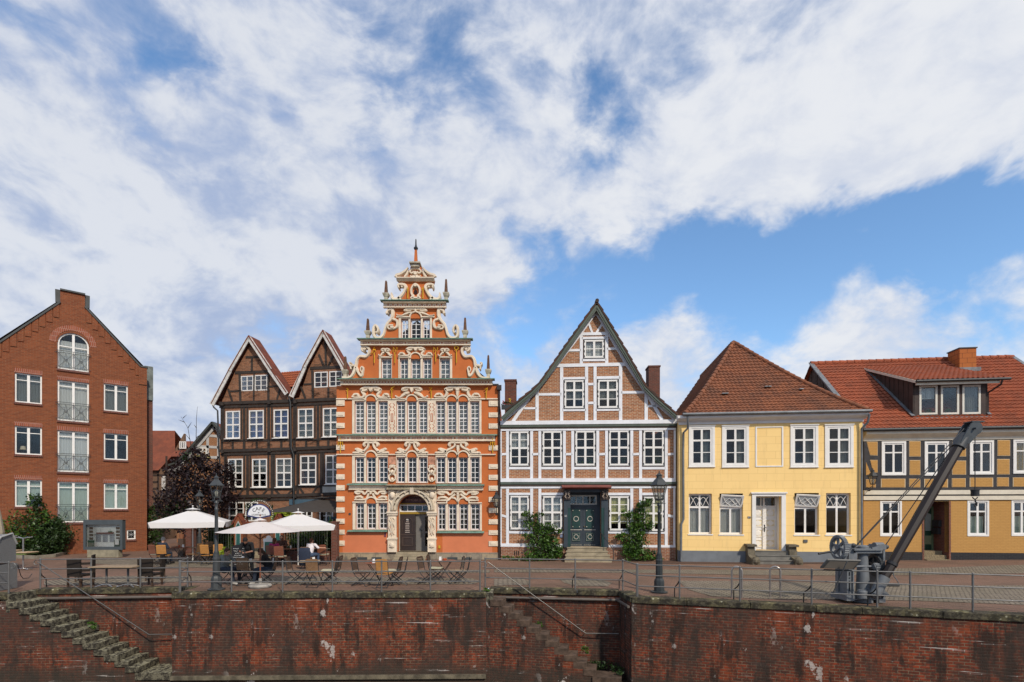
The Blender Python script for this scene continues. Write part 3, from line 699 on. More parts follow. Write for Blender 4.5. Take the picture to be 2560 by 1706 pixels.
def orange_house():
 S = 47.3
 f = Fac(842, S, 1246, S, 'renaissance_house', 'ornate orange Renaissance house with cream scrollwork gable, obelisks and the gilt letters ANNO', 'house')
 e = f.e; a3 = f.map(830, 590, .236); a4 = f.map(830, 930, .3125); aa = f.map(850, 930, .17); ab = f.map(860, 1060, .16575)
 C3 = 887
 mir = lambda pts, c=C3: [(2 * c - x, y) for x, y in pts]
 T3 = lambda pts: [a3(*p) for p in pts]; T4 = lambda pts: [a4(*p) for p in pts]
 k3 = .236 / S; k4 = .3125 / S
 s1 = [(95, 1530), (112, 1500), (160, 1503), (205, 1490), (240, 1440), (258, 1370), (268, 1310), (300, 1278), (360, 1280), (392, 1240), (385, 1200), (335, 1180), (330, 1105)]
 s2 = [(480, 1105), (510, 1078), (545, 1050), (565, 980), (600, 920), (635, 870), (640, 790), (590, 780), (575, 700)]
 s3 = [(640, 700), (690, 665), (735, 620), (765, 570), (760, 500), (700, 490), (690, 455), (790, 385), (830, 350), (830, 330)]
 left = s1 + s2 + s3
 wl, zl = a4(37, 1505), a4(37, 112); wr, zr = a4(1330, 1505), a4(1330, 108)
 outer = [(wl[0], -.0), (wr[0], 0), (wr[0], zr[1]), a4(1290, 100)] + T3(mir(left)) + T3(left[::-1]) + [a4(60, 100), (wl[0], zl[1])]
 # mirrored list must run upwards on the right and downwards on the left
 outer = [(wl[0], 0), (wr[0], 0), (wr[0], zr[1]), (a4(1300, 0)[0], zr[1] + .0)] + [p for p in T3(mir(left))] + [p for p in T3(left)[::-1]] + [(a4(75, 0)[0], zl[1]), (wl[0], zl[1])]
 W = []
 def grp(xs, y0, y1, fl, mp=a4):
  for i, (x0, x1) in enumerate(xs):
   p, r = mp(x0, y0), mp(x1, y1); W.append((p[0], r[0], r[1], p[1], fl, i))
 grp([(182, 258), (274, 352), (372, 448)], 235, 492, '3A'); grp([(516, 587), (603, 678), (693, 765)], 235, 492, '3B'); grp([(832, 906), (922, 996), (1012, 1088), (1105, 1180)], 235, 492, '3C')
 grp([(185, 258), (276, 352), (372, 448)], 682, 886, '2A'); grp([(518, 587), (605, 678), (695, 765)], 682, 886, '2B'); grp([(835, 908), (924, 998), (1014, 1088), (1106, 1182)], 682, 888, '2C')
 grp([(190, 258), (280, 354), (374, 444)], 1050, 1257, '1A'); grp([(846, 910), (930, 998), (1018, 1090), (1108, 1184)], 1055, 1265, '1C')
 grp([(522, 632)], 1300, 1515, 'G0', a3); grp([(718, 808), (836, 940), (962, 1056)], 1300, 1515, 'G1', a3); grp([(1144, 1252)], 1300, 1515, 'G2', a3)
 grp([(733, 812), (832, 943), (962, 1040)], 878, 1092, 'H', a3)
 door = [a4(524, 1440), a4(768, 1440), a4(768, 1105)]
 dx0, dx1, dz0, dzs = door[0][0], door[1][0], door[0][1], door[2][1]; dzt = dzs + (dx1 - dx0) / 2
 holes = [[(w[0], w[2]), (w[1], w[2]), (w[1], w[3]), (w[0], w[3])] for w in W] + [arch(dx0, dx1, dz0, dzs, dzt, 14)]
 MB().wall(outer, holes, 0, .35).build('wall', ORANGE, e)
 x0, x1 = wl[0], wr[0]
 zpl = a4(0, 1445)[1]; zpb = a4(0, 1282)[1]
 for A, B in ((x0, a4(455, 0)[0]), (a4(835, 0)[0], x1)): MB().box(A + .32, B - .01 if A < 1 else B - .32, -.006, .002, zpl, zpb).build('repainted_wall_base', SALMON, e)
 m = MB(); pl = stone_blocks()
 m.box(x0 - .03, dx0 - .02, -.07, 0, -.05, zpl); m.box(dx1 + .02, x1 + .02, -.07, 0, -.05, zpl); m.build('plinth', pl, e)
 for zx in (205, 320, 925, 1040):
  p = a4(zx, 1508), a4(zx + 80, 1482); MB().box(p[0][0], p[1][0], -.082, -.04, p[0][1], p[1][1]).build('cellar_window', plain('cellar_slate', (.05, .058, .062), .5), e)
 # quoins
 for side in (0, 1):
  for (ya, yb_) in ((228, 272), (322, 360), (410, 450), (515, 552), (585, 625), (735, 772), (820, 860), (907, 947), (997, 1037), (1085, 1125), (1175, 1215), (1263, 1300), (1350, 1390)):
   o = 4 if side else 0; p, r = a4((1256 if side else 38), yb_ + o), a4((1328 if side else 103), ya + o)
   if 510 < ya < 520: continue
   MB().box(p[0] - .012, r[0] + .0, -.055, 0, p[1], r[1]).box(p[0] + .08, r[0] - .08, -.075, -.054, p[1] + .07, r[1] - .07).build('quoin', CREAM, e)
 # window surrounds: cream plates with openings
 def plate(nm, zx0, zx1, zy0, zy1, keys, mp=a4, y=-.045):
  p, r = mp(zx0, zy1), mp(zx1, zy0)
  hs = [[(w[0] + .0, w[2]), (w[1], w[2]), (w[1], w[3]), (w[0], w[3])] for w in W if w[4] in keys]
  MB().wall([(p[0], p[1]), (r[0], p[1]), (r[0], r[1]), (p[0], r[1])], hs, y, -.0).build(nm, CREAM, e)
 plate('window_surround', 163, 1196, 216, 496, ('3A', '3B', '3C')); plate('window_surround', 163, 450, 664, 890, ('2A',)); plate('window_surround', 513, 769, 664, 890, ('2B',)); plate('window_surround', 830, 1197, 666, 892, ('2C',))
 plate('window_surround', 167, 446, 1040, 1262, ('1A',)); plate('window_surround', 842, 1199, 1045, 1270, ('1C',))
 plate('window_surround', 500, 636, 1290, 1520, ('G0',), a3); plate('window_surround', 706, 1062, 1290, 1520, ('G1',), a3); plate('window_surround', 1138, 1274, 1290, 1520, ('G2',), a3)
 plate('window_surround', 708, 1060, 866, 1096, ('H',), a3)
 cur = {'3': ('grey', (.04, .96, .02, .98)), '2': ('dim', (.04, .5, .02, .98)), '1': ('dim', (.04, .96, .02, .98)), 'G': ('grey', (.04, .96, .02, .98)), 'H': (None, (0, 1, 0, 1))}
 WG = plain('window_white', (.74, .74, .73), .4, .04)
 for (a, b, c, d, fl, i) in W:
  k = fl[0]; cu, cp = cur[k]
  if k == '2' and i == 1: cu = None
  hm = {'3': [(.48, .07)] + [(t / 8 + .005, .028) for t in (1, 2, 3, 5, 6, 7)], '2': [(t / 5 + .005, .028) for t in (1, 2, 3, 4)], '1': [(t / 5 + .005, .028) for t in (1, 2, 3, 4)],
              'G': [(t / 4, .028) for t in (1, 2, 3)], 'H': [(t / 4, .028) for t in (1, 2, 3)]}[k]
  window(e, a + .004, b - .004, c + .004, d - .004, .11, [(.5, .035)], hm, WG, .055, cu, cp)
 # arched tympana above the middle lights with cream hoods, string courses
 def hood(mp, cx, by, r, k, double=False):
  c = mp(cx, by); rr = r * k
  MB().prism(arch(c[0] - rr, c[0] + rr, c[1] - .03, c[1], c[1] + rr * 1.02, 12), -.052, -.0).build('tympanum', ORANGE, e)
  pts = [(c[0] + (rr + .05) * math.cos(math.pi * t / 12), c[1] + (rr + .05) * math.sin(math.pi * t / 12)) for t in range(13)]
  MB().ribbon(pts, .11, -.12, 0, 1).build('arch_hood', CREAM, e, smooth=40)
 for cx, by in ((314, 232), (640, 232), (959, 234), (1050, 234)): hood(a4, cx, by, 38, k4)
 for cx, by in ((314, 680), (641, 680), (961, 680), (1051, 680)): hood(a4, cx, by, 38, k4)
 for cx, by in ((316, 1048), (963, 1053), (1054, 1053)): hood(a4, cx, by, 38, k4)
 hood(a3, 888, 1300, 48, k3); hood(a3, 888, 872, 52, k3)
 m = MB()
 def string(mp, y, xs, w=.06):
  for xa, xb in xs: p, r = mp(xa, y), mp(xb, y); m.box(p[0], r[0], -.09, 0, p[1] - w / 2, p[1] + w / 2)
 string(a4, 218, ((36, 270), (358, 598), (682, 917), (1092, 1326))); string(a4, 662, ((36, 270), (358, 598), (682, 917), (1092, 1310))); string(a4, 1042, ((167, 274), (358, 448))); string(a4, 1048, ((842, 920), (1096, 1200)))
 string(a3, 1288, ((500, 640), (706, 838), (938, 1062), (1138, 1276))); string(a3, 862, ((682, 832), (944, 1088)))
 m.build('string_course', CREAM, e)
 # cornices: green copper ledges over friezes
 def ledge(mp, xa, xb, ya, th, out, name='copper_ledge'):
  p, r = mp(xa, ya), mp(xb, ya); h = th * .75
  mm = MB(); mm.side([(-out, p[1] - h * .5), (-out, p[1] - h * .1), (.0, p[1] + h * .5), (.0, p[1] - h * .5)], p[0], r[0]); mm.build(name, COPPER, e)
 def frieze(mp, xa, xb, ya, yb, out, taper=0.0, name='frieze'):
  p, r = mp(xa, yb), mp(xb, ya); mm = MB(); h = r[1] - p[1]
  mm.side([(-out, r[1]), (-out, r[1] - h * .08), (-out * .45, r[1] - h * .14), (-out * .45, p[1] + h * .26), (-out * .62, p[1] + h * .2), (-out * .62, p[1]), (0, p[1]), (0, r[1])], p[0] + taper, r[0] - taper)
  return mm.build(name, CREAM, e), p, r
 spec = [(a3, 525, 1240, 700, 722, 772, .30, .13, 12, 46), (a3, 285, 1495, 1105, 1120, 1170, .34, .12, 26, 60), (a4, 58, 1303, 66, 74, 112, .40, .12, 50, 60), (a4, 38, 1322, 506, 514, 556, .22, .11, 30, 44)]
 for mp, xa, xb, yl, ya, yb, out, tp, nn, _ in spec:
  ledge(mp, xa, xb, yl, .13, out + .06); fo, p, r = frieze(mp, xa, xb, ya, yb, out, tp)
  m = MB(); hh = r[1] - p[1]; zc = p[1] + hh * .55; n = nn
  for i in range(n):
   X = p[0] + tp + .12 + (r[0] - p[0] - 2 * tp - .24) * (i + .5) / n; w = (r[0] - p[0] - 2 * tp) / n
   y = -out * .45 - .006
   if nn in (30, 26):
    if i % 3 == 0: m.box(X - w * .42, X + w * .42, y, y + .01, zc - .2 * hh, zc - .1 * hh); m.box(X - w * .42, X + w * .42, y, y + .01, zc + .1 * hh, zc + .2 * hh); m.box(X - w * .45, X - w * .36, y, y + .01, zc - .1 * hh, zc + .1 * hh); m.box(X + w * .36, X + w * .45, y, y + .01, zc - .1 * hh, zc + .1 * hh)
    elif i % 3 == 1: m.disc((X, zc), .2 * hh, y - .01, y + .008, 6)
    else: m.box(X - w * .4, X + w * .4, y, y + .01, zc - .2 * hh, zc - .1 * hh); m.box(X - w * .4, X + w * .4, y, y + .01, zc + .1 * hh, zc + .2 * hh)
   else: m.disc((X, zc + .01), .19 * hh, y - .01, y + .008, 8, .8, 1.1); m.box(X + w * .4, X + w * .6, y - .004, y + .01, zc - .24 * hh, zc - .1 * hh)
  m.build('frieze_pattern', TERRA, fo)
 ledge(a4, 130, 445, 900, .13, .30); ledge(a4, 840, 1220, 906, .13, .30); ledge(a4, 128, 446, 1272, .12, .2); ledge(a4, 840, 1218, 1282, .12, .2)
 frieze(a4, 134, 446, 908, 944, .22, .03); frieze(a4, 838, 1215, 914, 948, .22, .03)
 # scroll pediments
 def pediment(mp, cx, ytop, ybase, half, var, dbl=False, k=k4):
  c = mp(cx, ybase); H = (ybase - ytop) * k; Hw = half * k; m = MB(); Y = -.13
  def st(pts, w):
   for sg in (1, -1): m.ribbon([(c[0] + sg * u * Hw, c[1] + v * H) for u, v in pts], [x * H * 1.3 for x in w] if isinstance(w, (list, tuple)) else w * H * 1.3, Y, 0)
  def di(u, v, r, y=Y - .03):
   for sg in ((1, -1) if u else (1,)): m.disc((c[0] + sg * u * Hw, c[1] + v * H), r * H, y, 0, 10)
  o = .12 if dbl else 0.0
  if var == 1:
   st([(0, .86), (.3, .9), (.52, .72), (.36, .66), (.18, .72)], [.26, .24, .14, .2, .16]); st([(.50, .72), (.44, .5), (.34 + o, .3), (.42 + o, .1), (.66, .08), (.95, .08)], [.12, .2, .22, .2, .14, .08])
   st([(.6, .14), (.7, .32), (.84, .34), (.92, .22)], [.14, .2, .18, .1]); di(.93, .13, .1); di(0, .72, .2); di(.4, .62, .09); di(.72, .36, .08)
  elif var == 2:
   st([(0, .9), (.25, .93), (.5, .88), (.58, .74), (.4, .68), (.22, .74)], [.16, .2, .2, .16, .16, .1]); m.ribbon([(c[0], c[1] + v * H) for v in (.95, .7, .52)], [.5 * H, .36 * H, .1 * H], Y - .01, 0); st([(.14, .5), (.34, .44), (.55, .26), (.7, .08), (.94, .1)], [.14, .3, .24, .14, .12])
   di(.95, .18, .09); di(.5, .82, .09); di(.32, .4, .07)
  elif var == 3:
   st([(0, .92), (.28, .93), (.36, .76), (.3, .6)], [.16, .2, .26, .1]); st([(.12, .9), (.16, .6), (.3 + o, .32), (.42 + o, .16)], [.16, .17, .18, .2]); st([(.34 + o, .12), (.56, .2), (.74, .36), (.8, .3)], [.18, .34, .24, .14])
   st([(.5, .06), (.8, .1), (.95, .06)], [.14, .18, .14]); di(.78, .38, .1); di(.32, .76, .07); di(.9, .1, .08)
  else:
   st([(0, .9), (.2, .92), (.3, .7), (.42, .66), (.5, .84), (.75, .9), (.94, .84), (.8, .7), (.62, .7)], [.14, .2, .18, .14, .2, .24, .14, .2, .1]); st([(.12, .7), (.2 + o, .4), (.3 + o, .16), (.6, .14), (.94, .12)], [.2, .18, .16, .18, .1])
   st([(.46, .3), (.66, .42), (.9, .36), (.86, .22)], [.14, .2, .16, .12]); di(.93, .14, .09); di(.72, .86, .07); di(0, .74, .14)
  if dbl: m.ribbon([(c[0], c[1] + v * H) for v in (.7, .35, .05)], [.34 * H, .28 * H, .06 * H], Y - .01, 0)
  m.build('scroll_pediment', CREAM, e, smooth=35)
 pediment(a4, 314, 118, 214, 155, 1); pediment(a4, 640, 122, 214, 132, 2); pediment(a4, 1004, 116, 212, 192, 1, True)
 pediment(a4, 314, 560, 656, 152, 3); pediment(a4, 641, 560, 656, 137, 3); pediment(a4, 1008, 560, 656, 192, 3, True)
 pediment(a4, 314, 948, 1034, 135, 4); pediment(a4, 1008, 952, 1040, 172, 4, True)
 pediment(a3, 888, 1178, 1282, 188, 1, k=k3); pediment(a3, 888, 778, 856, 205, 2, k=k3)
 for cx in (570, 1198): pediment(a3, cx, 1195, 1282, 72, 2, k=k3)
 # side scrolls of the three gable stages
 def scroll(strokes, discs=()):
  for mm_ in (0, 1):
   m = MB()
   for pts, w in strokes:
    P = T3(mir(pts) if mm_ else pts); ww = [x * k3 for x in w] if isinstance(w, (list, tuple)) else w * k3; m.ribbon(P, ww, -.11, 0); m.ribbon(P, [x * .9 for x in ww] if isinstance(ww, list) else ww * .9, .40, .0)
   for (x, y, r, sx, sz) in discs:
    c = a3(2 * C3 - x if mm_ else x, y); m.disc(c, r * k3, -.15, 0, 12, sx, sz)
   m.build('gable_scroll', CREAM, e, smooth=35)
 scroll([([(352, 1222), (325, 1215), (322, 1185), (360, 1178), (395, 1200), (392, 1245), (360, 1282), (300, 1278), (268, 1312), (256, 1370), (236, 1440), (205, 1490), (160, 1505), (112, 1503)], [20, 30, 34, 30, 34, 34, 36, 34, 34, 40, 40, 34, 24, 30]),
   ([(258, 1395), (282, 1450), (315, 1485), (330, 1440), (335, 1405), (318, 1390), (305, 1420), (318, 1450)], [36, 30, 34, 24, 20, 18, 16, 10]), ([(232, 1372), (205, 1380), (185, 1350), (205, 1345)], [34, 26, 18, 16]), ([(200, 1382), (205, 1415)], 22)],
           [(228, 1378, 14, 1, 1), (350, 1205, 20, 1, .8)])
 scroll([([(585, 825), (595, 795), (640, 785), (642, 850), (622, 895), (590, 930), (565, 985), (548, 1045), (515, 1080), (465, 1078), (443, 1045), (442, 985), (462, 950), (488, 985), (482, 1025), (465, 1020)], [24, 30, 44, 44, 34, 34, 30, 30, 34, 34, 34, 34, 26, 26, 24, 14]),
   ([(640, 880), (690, 905), (688, 965), (640, 988), (600, 985), (600, 955), (650, 950)], [34, 30, 36, 22, 22, 20, 20])], [(585, 822, 16, 1, 1.1), (640, 975, 14, 2, 1)])
 scroll([([(708, 555), (706, 520), (760, 520), (782, 545), (768, 590), (735, 640), (690, 672), (645, 668), (632, 635), (632, 608)], [18, 30, 40, 40, 34, 36, 44, 38, 26, 16]), ([(700, 660), (735, 678)], [40, 20])], [(745, 548, 12, 1, 1)])
 # top cartouche, crowning pediment
 m = MB(); L3 = lambda pts, w, y=-.12: m.ribbon(T3(pts), [x * k3 for x in w] if isinstance(w, list) else w * k3, y, 0)
 for g in (0, 1):
  M = (lambda p: mir(p)) if g else (lambda p: p)
  L3(M([(887, 515), (860, 535), (842, 575), (845, 620), (860, 640), (842, 665), (870, 670)]), [30, 26, 26, 26, 34, 26, 22])
 m.disc(a3(887, 530), 24 * k3, -.15, 0); L3([(850, 662), (924, 662)], 26)
 m.build('cartouche', CREAM, e, smooth=35)
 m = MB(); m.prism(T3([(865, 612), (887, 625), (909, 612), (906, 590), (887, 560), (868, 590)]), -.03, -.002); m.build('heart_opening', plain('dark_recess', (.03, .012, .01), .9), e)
 m = MB(); p, r = a3(690, 487), a3(1087, 455); m.side([(-.24, r[1]), (-.24, r[1] - .05), (-.1, p[1]), (0, p[1]), (0, r[1])], p[0], r[0])
 for g in (0, 1):
  M = (lambda p: mir(p)) if g else (lambda p: p)
  L3(M([(680, 445), (690, 425), (735, 410), (780, 380), (808, 345)]), [40, 36, 34, 34, 12], -.16); L3(M([(770, 440), (790, 420), (810, 380)]), [26, 34, 24]); L3(M([(887, 350), (850, 358), (828, 385), (850, 402), (868, 385)]), [26, 24, 24, 24, 18])
  L3(M([(887, 432), (850, 440), (830, 430)]), [44, 26, 12])
 m.disc(a3(887, 405), 26 * k3, -.17, 0, 10)
 m.build('crowning_scrolls', CREAM, e, smooth=35)
 # obelisks and spire
 for (cx, yb_, yt, sc_) in ((568, 692, 465, 1), (1206, 692, 448, 1), (374, 1092, 868, 1), (1408, 1090, 858, 1), (134, 1512, 1270, 1), (1655, 1512, 1256, 1)):
  b, t = a3(cx, yb_), a3(cx, yt); H = t[1] - b[1]; w = 30 * k3; ob = MB()
  ob.lathe([(w, 0), (w, H * .03), (w * .85, H * .05), (w * .85, H * .2), (w * 1.2, H * .25), (w * 1.55, H * .34), (w * 1.55, H * .39), (w * .8, H * .41)], (b[0], .12, b[1]), 4, 1)
  o = ob.build('obelisk', GREYSTUC, e); sh_ = MB(); sh_.lathe([(w * .8, H * .41), (w * .45, H * .96), (w * .2, H)], (b[0], .12, b[1]), 4, 1); sh_.build('shaft', plain('weathered_brown_stone', (.12, .06, .035), .85, .4, scale=6), o)
 b = a3(887, 345); t = a3(887, 25); H = t[1] - b[1]; p = MB(); w = 57 * k3
 p.box(b[0] - w * .75, b[0] + w * .75, -.25, .35, b[1], b[1] + H * .09); p.box(b[0] - w, b[0] + w, -.34, .44, b[1] + H * .09, b[1] + H * .135); o = p.build('spire', GREYSTUC, e)
 MB().lathe([(20 * k3 * 1.3, 0), (12 * k3 * 1.3, H * .49)], (b[0], .05, b[1] + H * .135), 4, 1).build('shaft', ORANGE, o)
 z = b[1] + H * .6; MB().lathe([(.05, 0), (.1, .08), (.12, .14), (.07, .2), (.045, .3), (.03, H * .4 - .05), (.0, H * .4)], (b[0], .05, z), 10).build('finial', IRON, o, smooth=50)
 # gilt letters and wall anchors
 def gold(mp, strokes, nm='gilt_letter', w=.045):
  m = MB()
  for st_ in strokes: m.tube([(lambda c: (c[0], -.1, c[1]))(mp(*p)) for p in st_], w * .6, 5)
  m.build(nm, GOLD, e)
 gold(a3, [[(412, 1250), (432, 1248), (455, 1182), (470, 1235)], [(435, 1215), (468, 1212)], [(453, 1240), (453, 1352)]]); gold(a3, [[(652, 1235), (655, 1188), (692, 1232), (692, 1188)], [(670, 1235), (670, 1352)]])
 gold(a3, [[(1078, 1235), (1080, 1188), (1118, 1232), (1122, 1190)], [(1098, 1235), (1100, 1340)]]); gold(a3, [[(1320 + 20 * math.cos(t), 1194 - 20 * math.sin(t)) for t in [k * math.pi / 5 for k in range(11)]], [(1320, 1215), (1320, 1352)]])
 gold(a3, [[(807, 555), (806, 672)], [(798, 575), (816, 575)]], 'wall_anchor'); gold(a3, [[(966, 552), (966, 672)], [(956, 575), (976, 575)]], 'wall_anchor')
 gold(aa, [[(102, 262), (118, 246), (128, 262), (118, 290), (104, 285)], [(120, 290), (118, 402)]]); gold(aa, [[(808, 224), (768, 242), (752, 270), (770, 290), (792, 272), (765, 258)], [(768, 290), (768, 402)]])
 gold(aa, [[(1316, 244), (1358, 240), (1322, 285), (1362, 282)], [(1345, 285), (1345, 405)]]); gold(aa, [[(2128, 268), (2145, 262), (2168, 238), (2160, 290), (2140, 292)], [(2152, 290), (2150, 402)]])
 for X in (72, 1286): gold(a4, [[(X, 530), (X, 650)], [(X - 18, 592), (X - 16, 562), (X, 575), (X + 16, 562), (X + 18, 592)]], 'wall_anchor')
 # carved panels between the window groups
 for cx, ya, yb_ in ((482, 250, 485), (799, 250, 485)):
  m = MB(); k = k4; c = a4(cx, (ya + yb_) / 2); h = (yb_ - ya) * k / 2
  for sg in (1, -1):
   for u in (1, -1):
    m.ribbon([(c[0] + u * .04, c[1] + sg * h * .98), (c[0] + u * .14, c[1] + sg * h * .85), (c[0] + u * .05, c[1] + sg * h * .72), (c[0] + u * .14, c[1] + sg * h * .6), (c[0] + u * .05, c[1] + sg * h * .45)], .035, -.056, -.04)
    m.box(c[0] + u * .13 - .012, c[0] + u * .13 + .012, -.055, -.04, c[1] + sg * h * .3 - .12, c[1] + sg * h * .3 + .12)
  m.box(c[0] - .06, c[0] + .06, -.056, -.04, c[1] - h * .28, c[1] + h * .28); m.build('carved_panel', TERRA, e)
  MB().box(c[0] - .025, c[0] + .025, -.064, -.05, c[1] - h * .23, c[1] + h * .23).build('panel_inset', CREAM, e)
 for cx in (484, 800):
  p, r = a4(cx - 26, 738), a4(cx + 26, 680); MB().box(p[0], r[0], -.03, 0, p[1], r[1]).build('inscription_panel', plain('inscription', (.5, .24, .15), .8, .5, fine=90), e)
  m = MB(); c = a4(cx, 815)
  for sg in (1, -1):
   m.ribbon([(c[0] + sg * u * .2, c[1] + v * .22) for u, v in ((.1, 2.1), (.6, 1.9), (.5, 1.4), (.9, 1.0), (.6, .4), (.5, -.2), (.85, -.5), (.8, -1.3), (.4, -1.7), (.1, -1.9))], [.06, .1, .09, .12, .1, .1, .12, .1, .08, .06], -.12, 0)
   m.disc((c[0] + sg * .075, c[1] + .1), .03, -.24, -.05, 6)
  m.ball((c[0], -.06, c[1] + .06), .12, 10, (1, 1, 1.3)); m.ball((c[0], -.05, c[1] - .3), .09, 8, (1, 1, 1.2)); m.disc((c[0], c[1] + .38), .1, -.14, 0); m.ball((c[0], -.17, c[1] + .03), .03, 6)
  m.build('carved_mask', CREAM, e, smooth=50)
 # portal
 for sg, (xa, xb) in enumerate(((452, 522), (770, 836))):
  P = lambda y: a4(xa, y)[1]; X0, X1 = a4(xa, 0)[0], a4(xb, 0)[0]; cx = (X0 + X1) / 2; m = MB()
  m.box(X0, X1, -.2, 0, P(1440), P(1340)); m.box(X0 - .03, X1 + .03, -.24, 0, P(1340), P(1326)); m.box(X0 + .02, X1 - .02, -.16, 0, P(1326), P(1148)); m.box(X0 - .03, X1 + .03, -.22, 0, P(1148), P(1132)); m.box(X0 - .05, X1 + .05, -.27, 0, P(1132), P(1118)); m.box(X0 - .01, X1 + .01, -.03, 0, P(1118), P(945))
  m.ball((cx, -.22, P(1385)), .14, 10, (1, .6, 1)); m.disc((cx - .09, P(1395)), .05, -.27, -.2, 7); m.disc((cx + .09, P(1395)), .05, -.27, -.2, 7)
  m.ball((cx, -.12, P(985)), .15, 10, (1, .8, 1.2)); m.ribbon([(cx - .16, P(960)), (cx, P(952)), (cx + .16, P(960))], .09, -.16, 0)
  for u in (1, -1):
   m.ribbon([(cx + u * .05, P(1165)), (cx + u * .13, P(1180)), (cx + u * .05, P(1205)), (cx + u * .14, P(1240)), (cx + u * .06, P(1275)), (cx + u * .12, P(1300))], [.04, .06, .07, .06, .08, .04], -.22, -.1)
   m.ribbon([(cx + u * .14, P(1030)), (cx + u * .05, P(1060)), (cx + u * .1, P(1100))], [.08, .08, .03], -.1, 0)
  m.ribbon([(cx, P(1170)), (cx, P(1240)), (cx, P(1305))], [.05, .1, .06], -.24, -.1)
  m.build('portal_pilaster', CREAM, e, smooth=35)
  m = MB()
  for u in (1, -1): m.box(cx + u * .115 - .025, cx + u * .115 + .025, -.166, -.15, P(1262), P(1235)); m.box(cx + u * .09 - .04, cx + u * .09 + .03, -.166, -.15, P(1300), P(1285))
  m.build('painted_ground', TERRA, e)
 cxd = (dx0 + dx1) / 2; r0 = (dx1 - dx0) / 2
 m = MB()
 for rr, w, y in ((r0 + .10, .2, -.16), (r0 + .24, .12, -.24), (r0 + .33, .08, -.12)):
  m.ribbon([(cxd + rr * math.cos(math.pi * t / 20), dzs + rr * math.sin(math.pi * t / 20)) for t in range(21)], w, y, 0, 1)
 m.box(cxd - .1, cxd + .1, -.3, 0, dzt + .02, dzt + .36)
 for k in range(1, 8):
  if k != 4: t = math.pi * k / 8; m.ball((cxd + (r0 + .17) * math.cos(t), -.2, dzs + (r0 + .17) * math.sin(t)), .055, 6)
 m.build('portal_arch', plain('portal_stone', (.58, .50, .38), .8, .2, scale=4), e, smooth=35)
 for sg in (1, -1):
  m = MB(); m.ribbon([(cxd + sg * .3, dzt + .33), (cxd + sg * .62, dzt + .3), (cxd + sg * .85, dzt + .02), (cxd + sg * .8, dzt - .12)], [.1, .14, .12, .05], -.1, 0)
  m.build('spandrel_scroll', CREAM, e, smooth=35)
 p, r = a4(446, 943), a4(838, 903); MB().side([(-.36, r[1]), (-.36, r[1] - .06), (-.26, r[1] - .09), (-.26, p[1] + .05), (-.3, p[1]), (0, p[1]), (0, r[1])], p[0], r[0]).build('portal_lintel', plain('stone_lintel', (.30, .26, .18), .85, .25), e)
 text_mesh('inscription', 'BÜRGERMEISTER HINTZE HAUS', .17, plain('inscription_paint', (.12, .10, .06), .8), e, ((p[0] + r[0]) / 2, -.266, (p[1] + r[1]) / 2 - .01))
 # door recess
 zb = dz0; yR = .62
 m = MB(); m.box(dx0 - .15, dx0 - .003, .35, 1.2, zb, dzt); m.box(dx1 + .003, dx1 + .15, .35, 1.2, zb, dzt); m.build('portal_reveal', CREAM, e)
 zdt = a4(0, 1135)[1]; zt1 = a4(0, 1068)[1]; zt0 = a4(0, 1112)[1]
 d = MB(); d.box(dx0, cxd + .03, yR, yR + .07, zb, zdt - .03); dm = plain('dark_brown_door', (.035, .024, .022), .45, .2); do = d.build('door', dm, e); lit(do, 'closed dark brown door leaf with a carved arch panel')
 hx = (dx0 + cxd) / 2; m = MB(); m.ribbon(arch(hx - .26, hx + .26, zb + 1.0, zb + 1.55, zb + 1.8, 10)[1:] + [(hx - .26, zb + 1.0)], .05, yR - .03, yR, 1); m.wall(rect((hx - .3, zb + .75), (hx + .3, zb + .25)), [rect((hx - .22, zb + .68), (hx + .22, zb + .32))], yR - .025, yR); m.box(dx0, cxd, yR - .02, yR, zb + .84, zb + .9)
 m.build('door_moulding', plain('door_moulding', (.06, .042, .036), .4), do)
 m = MB()
 for i, ww in enumerate((.14, .22, .2, .22, .2, .24, .24)): m.box(hx - ww / 2, hx + ww / 2, yR - .035, yR - .027, zb + 1.55 - i * .095, zb + 1.6 - i * .095)
 m.build('name_plates', plain('name_plates', (.35, .3, .27), .5), do); text_mesh('plate_letters', 'PB', .12, WHITE, do, (hx, yR - .04, zb + 1.68))
 d = MB(); X0 = cxd + .03; X1 = dx1; fw = .2
 d.wall([(X0, zb), (X1, zb), (X1, zdt - .03), (X0, zdt - .03)], [[(X0 + .5, zb + .25), (X1 - .03, zb + .25), (X1 - .03, zb + .95), (X0 + .5, zb + .95)], [(X0 + .5, zb + 1.05), (X1 - .03, zb + 1.05), (X1 - .03, zb + 1.85), (X0 + .5, zb + 1.85)]], yR + .1, yR + .16)
 do = d.build('door', plain('grey_door', (.16, .15, .135), .5, .1), e); lit(do, 'grey inner door leaf with two dark glass panes')
 MB().box(X0 + .49, X1 - .03, yR + .12, yR + .125, zb + .24, zb + 1.86).build('pane', GLASS, do); MB().bar((X0 + .3, yR + .06, zb + .75), (X0 + .3, yR + .06, zb + 1.15), .03).build('handle', IRON, do)
 m = MB(); m.box(dx0, dx1, yR - .03, yR + .1, zdt - .03, zdt + .09); m.box(dx0, dx1, yR - .03, yR + .1, zt1 + .04, zt1 + .12); m.build('gilt_transom', plain('gilt_paint', (.33, .21, .02), .45), e)
 window(e, dx0, dx1, zdt + .09, zt1 + .04, yR, [(.25, .04), (.5, .05), (.75, .04)], [], WG, .06)
 MB().prism(arch(dx0, dx1, zt1 + .12, max(dzs, zt1 + .125), dzt, 14), yR + .02, yR + .06).build('fanlight_sign', plain('maroon_sign', (.07, .022, .022), .5, .1), e)
 sg = plain('sign_letters', (.36, .24, .2), .6)
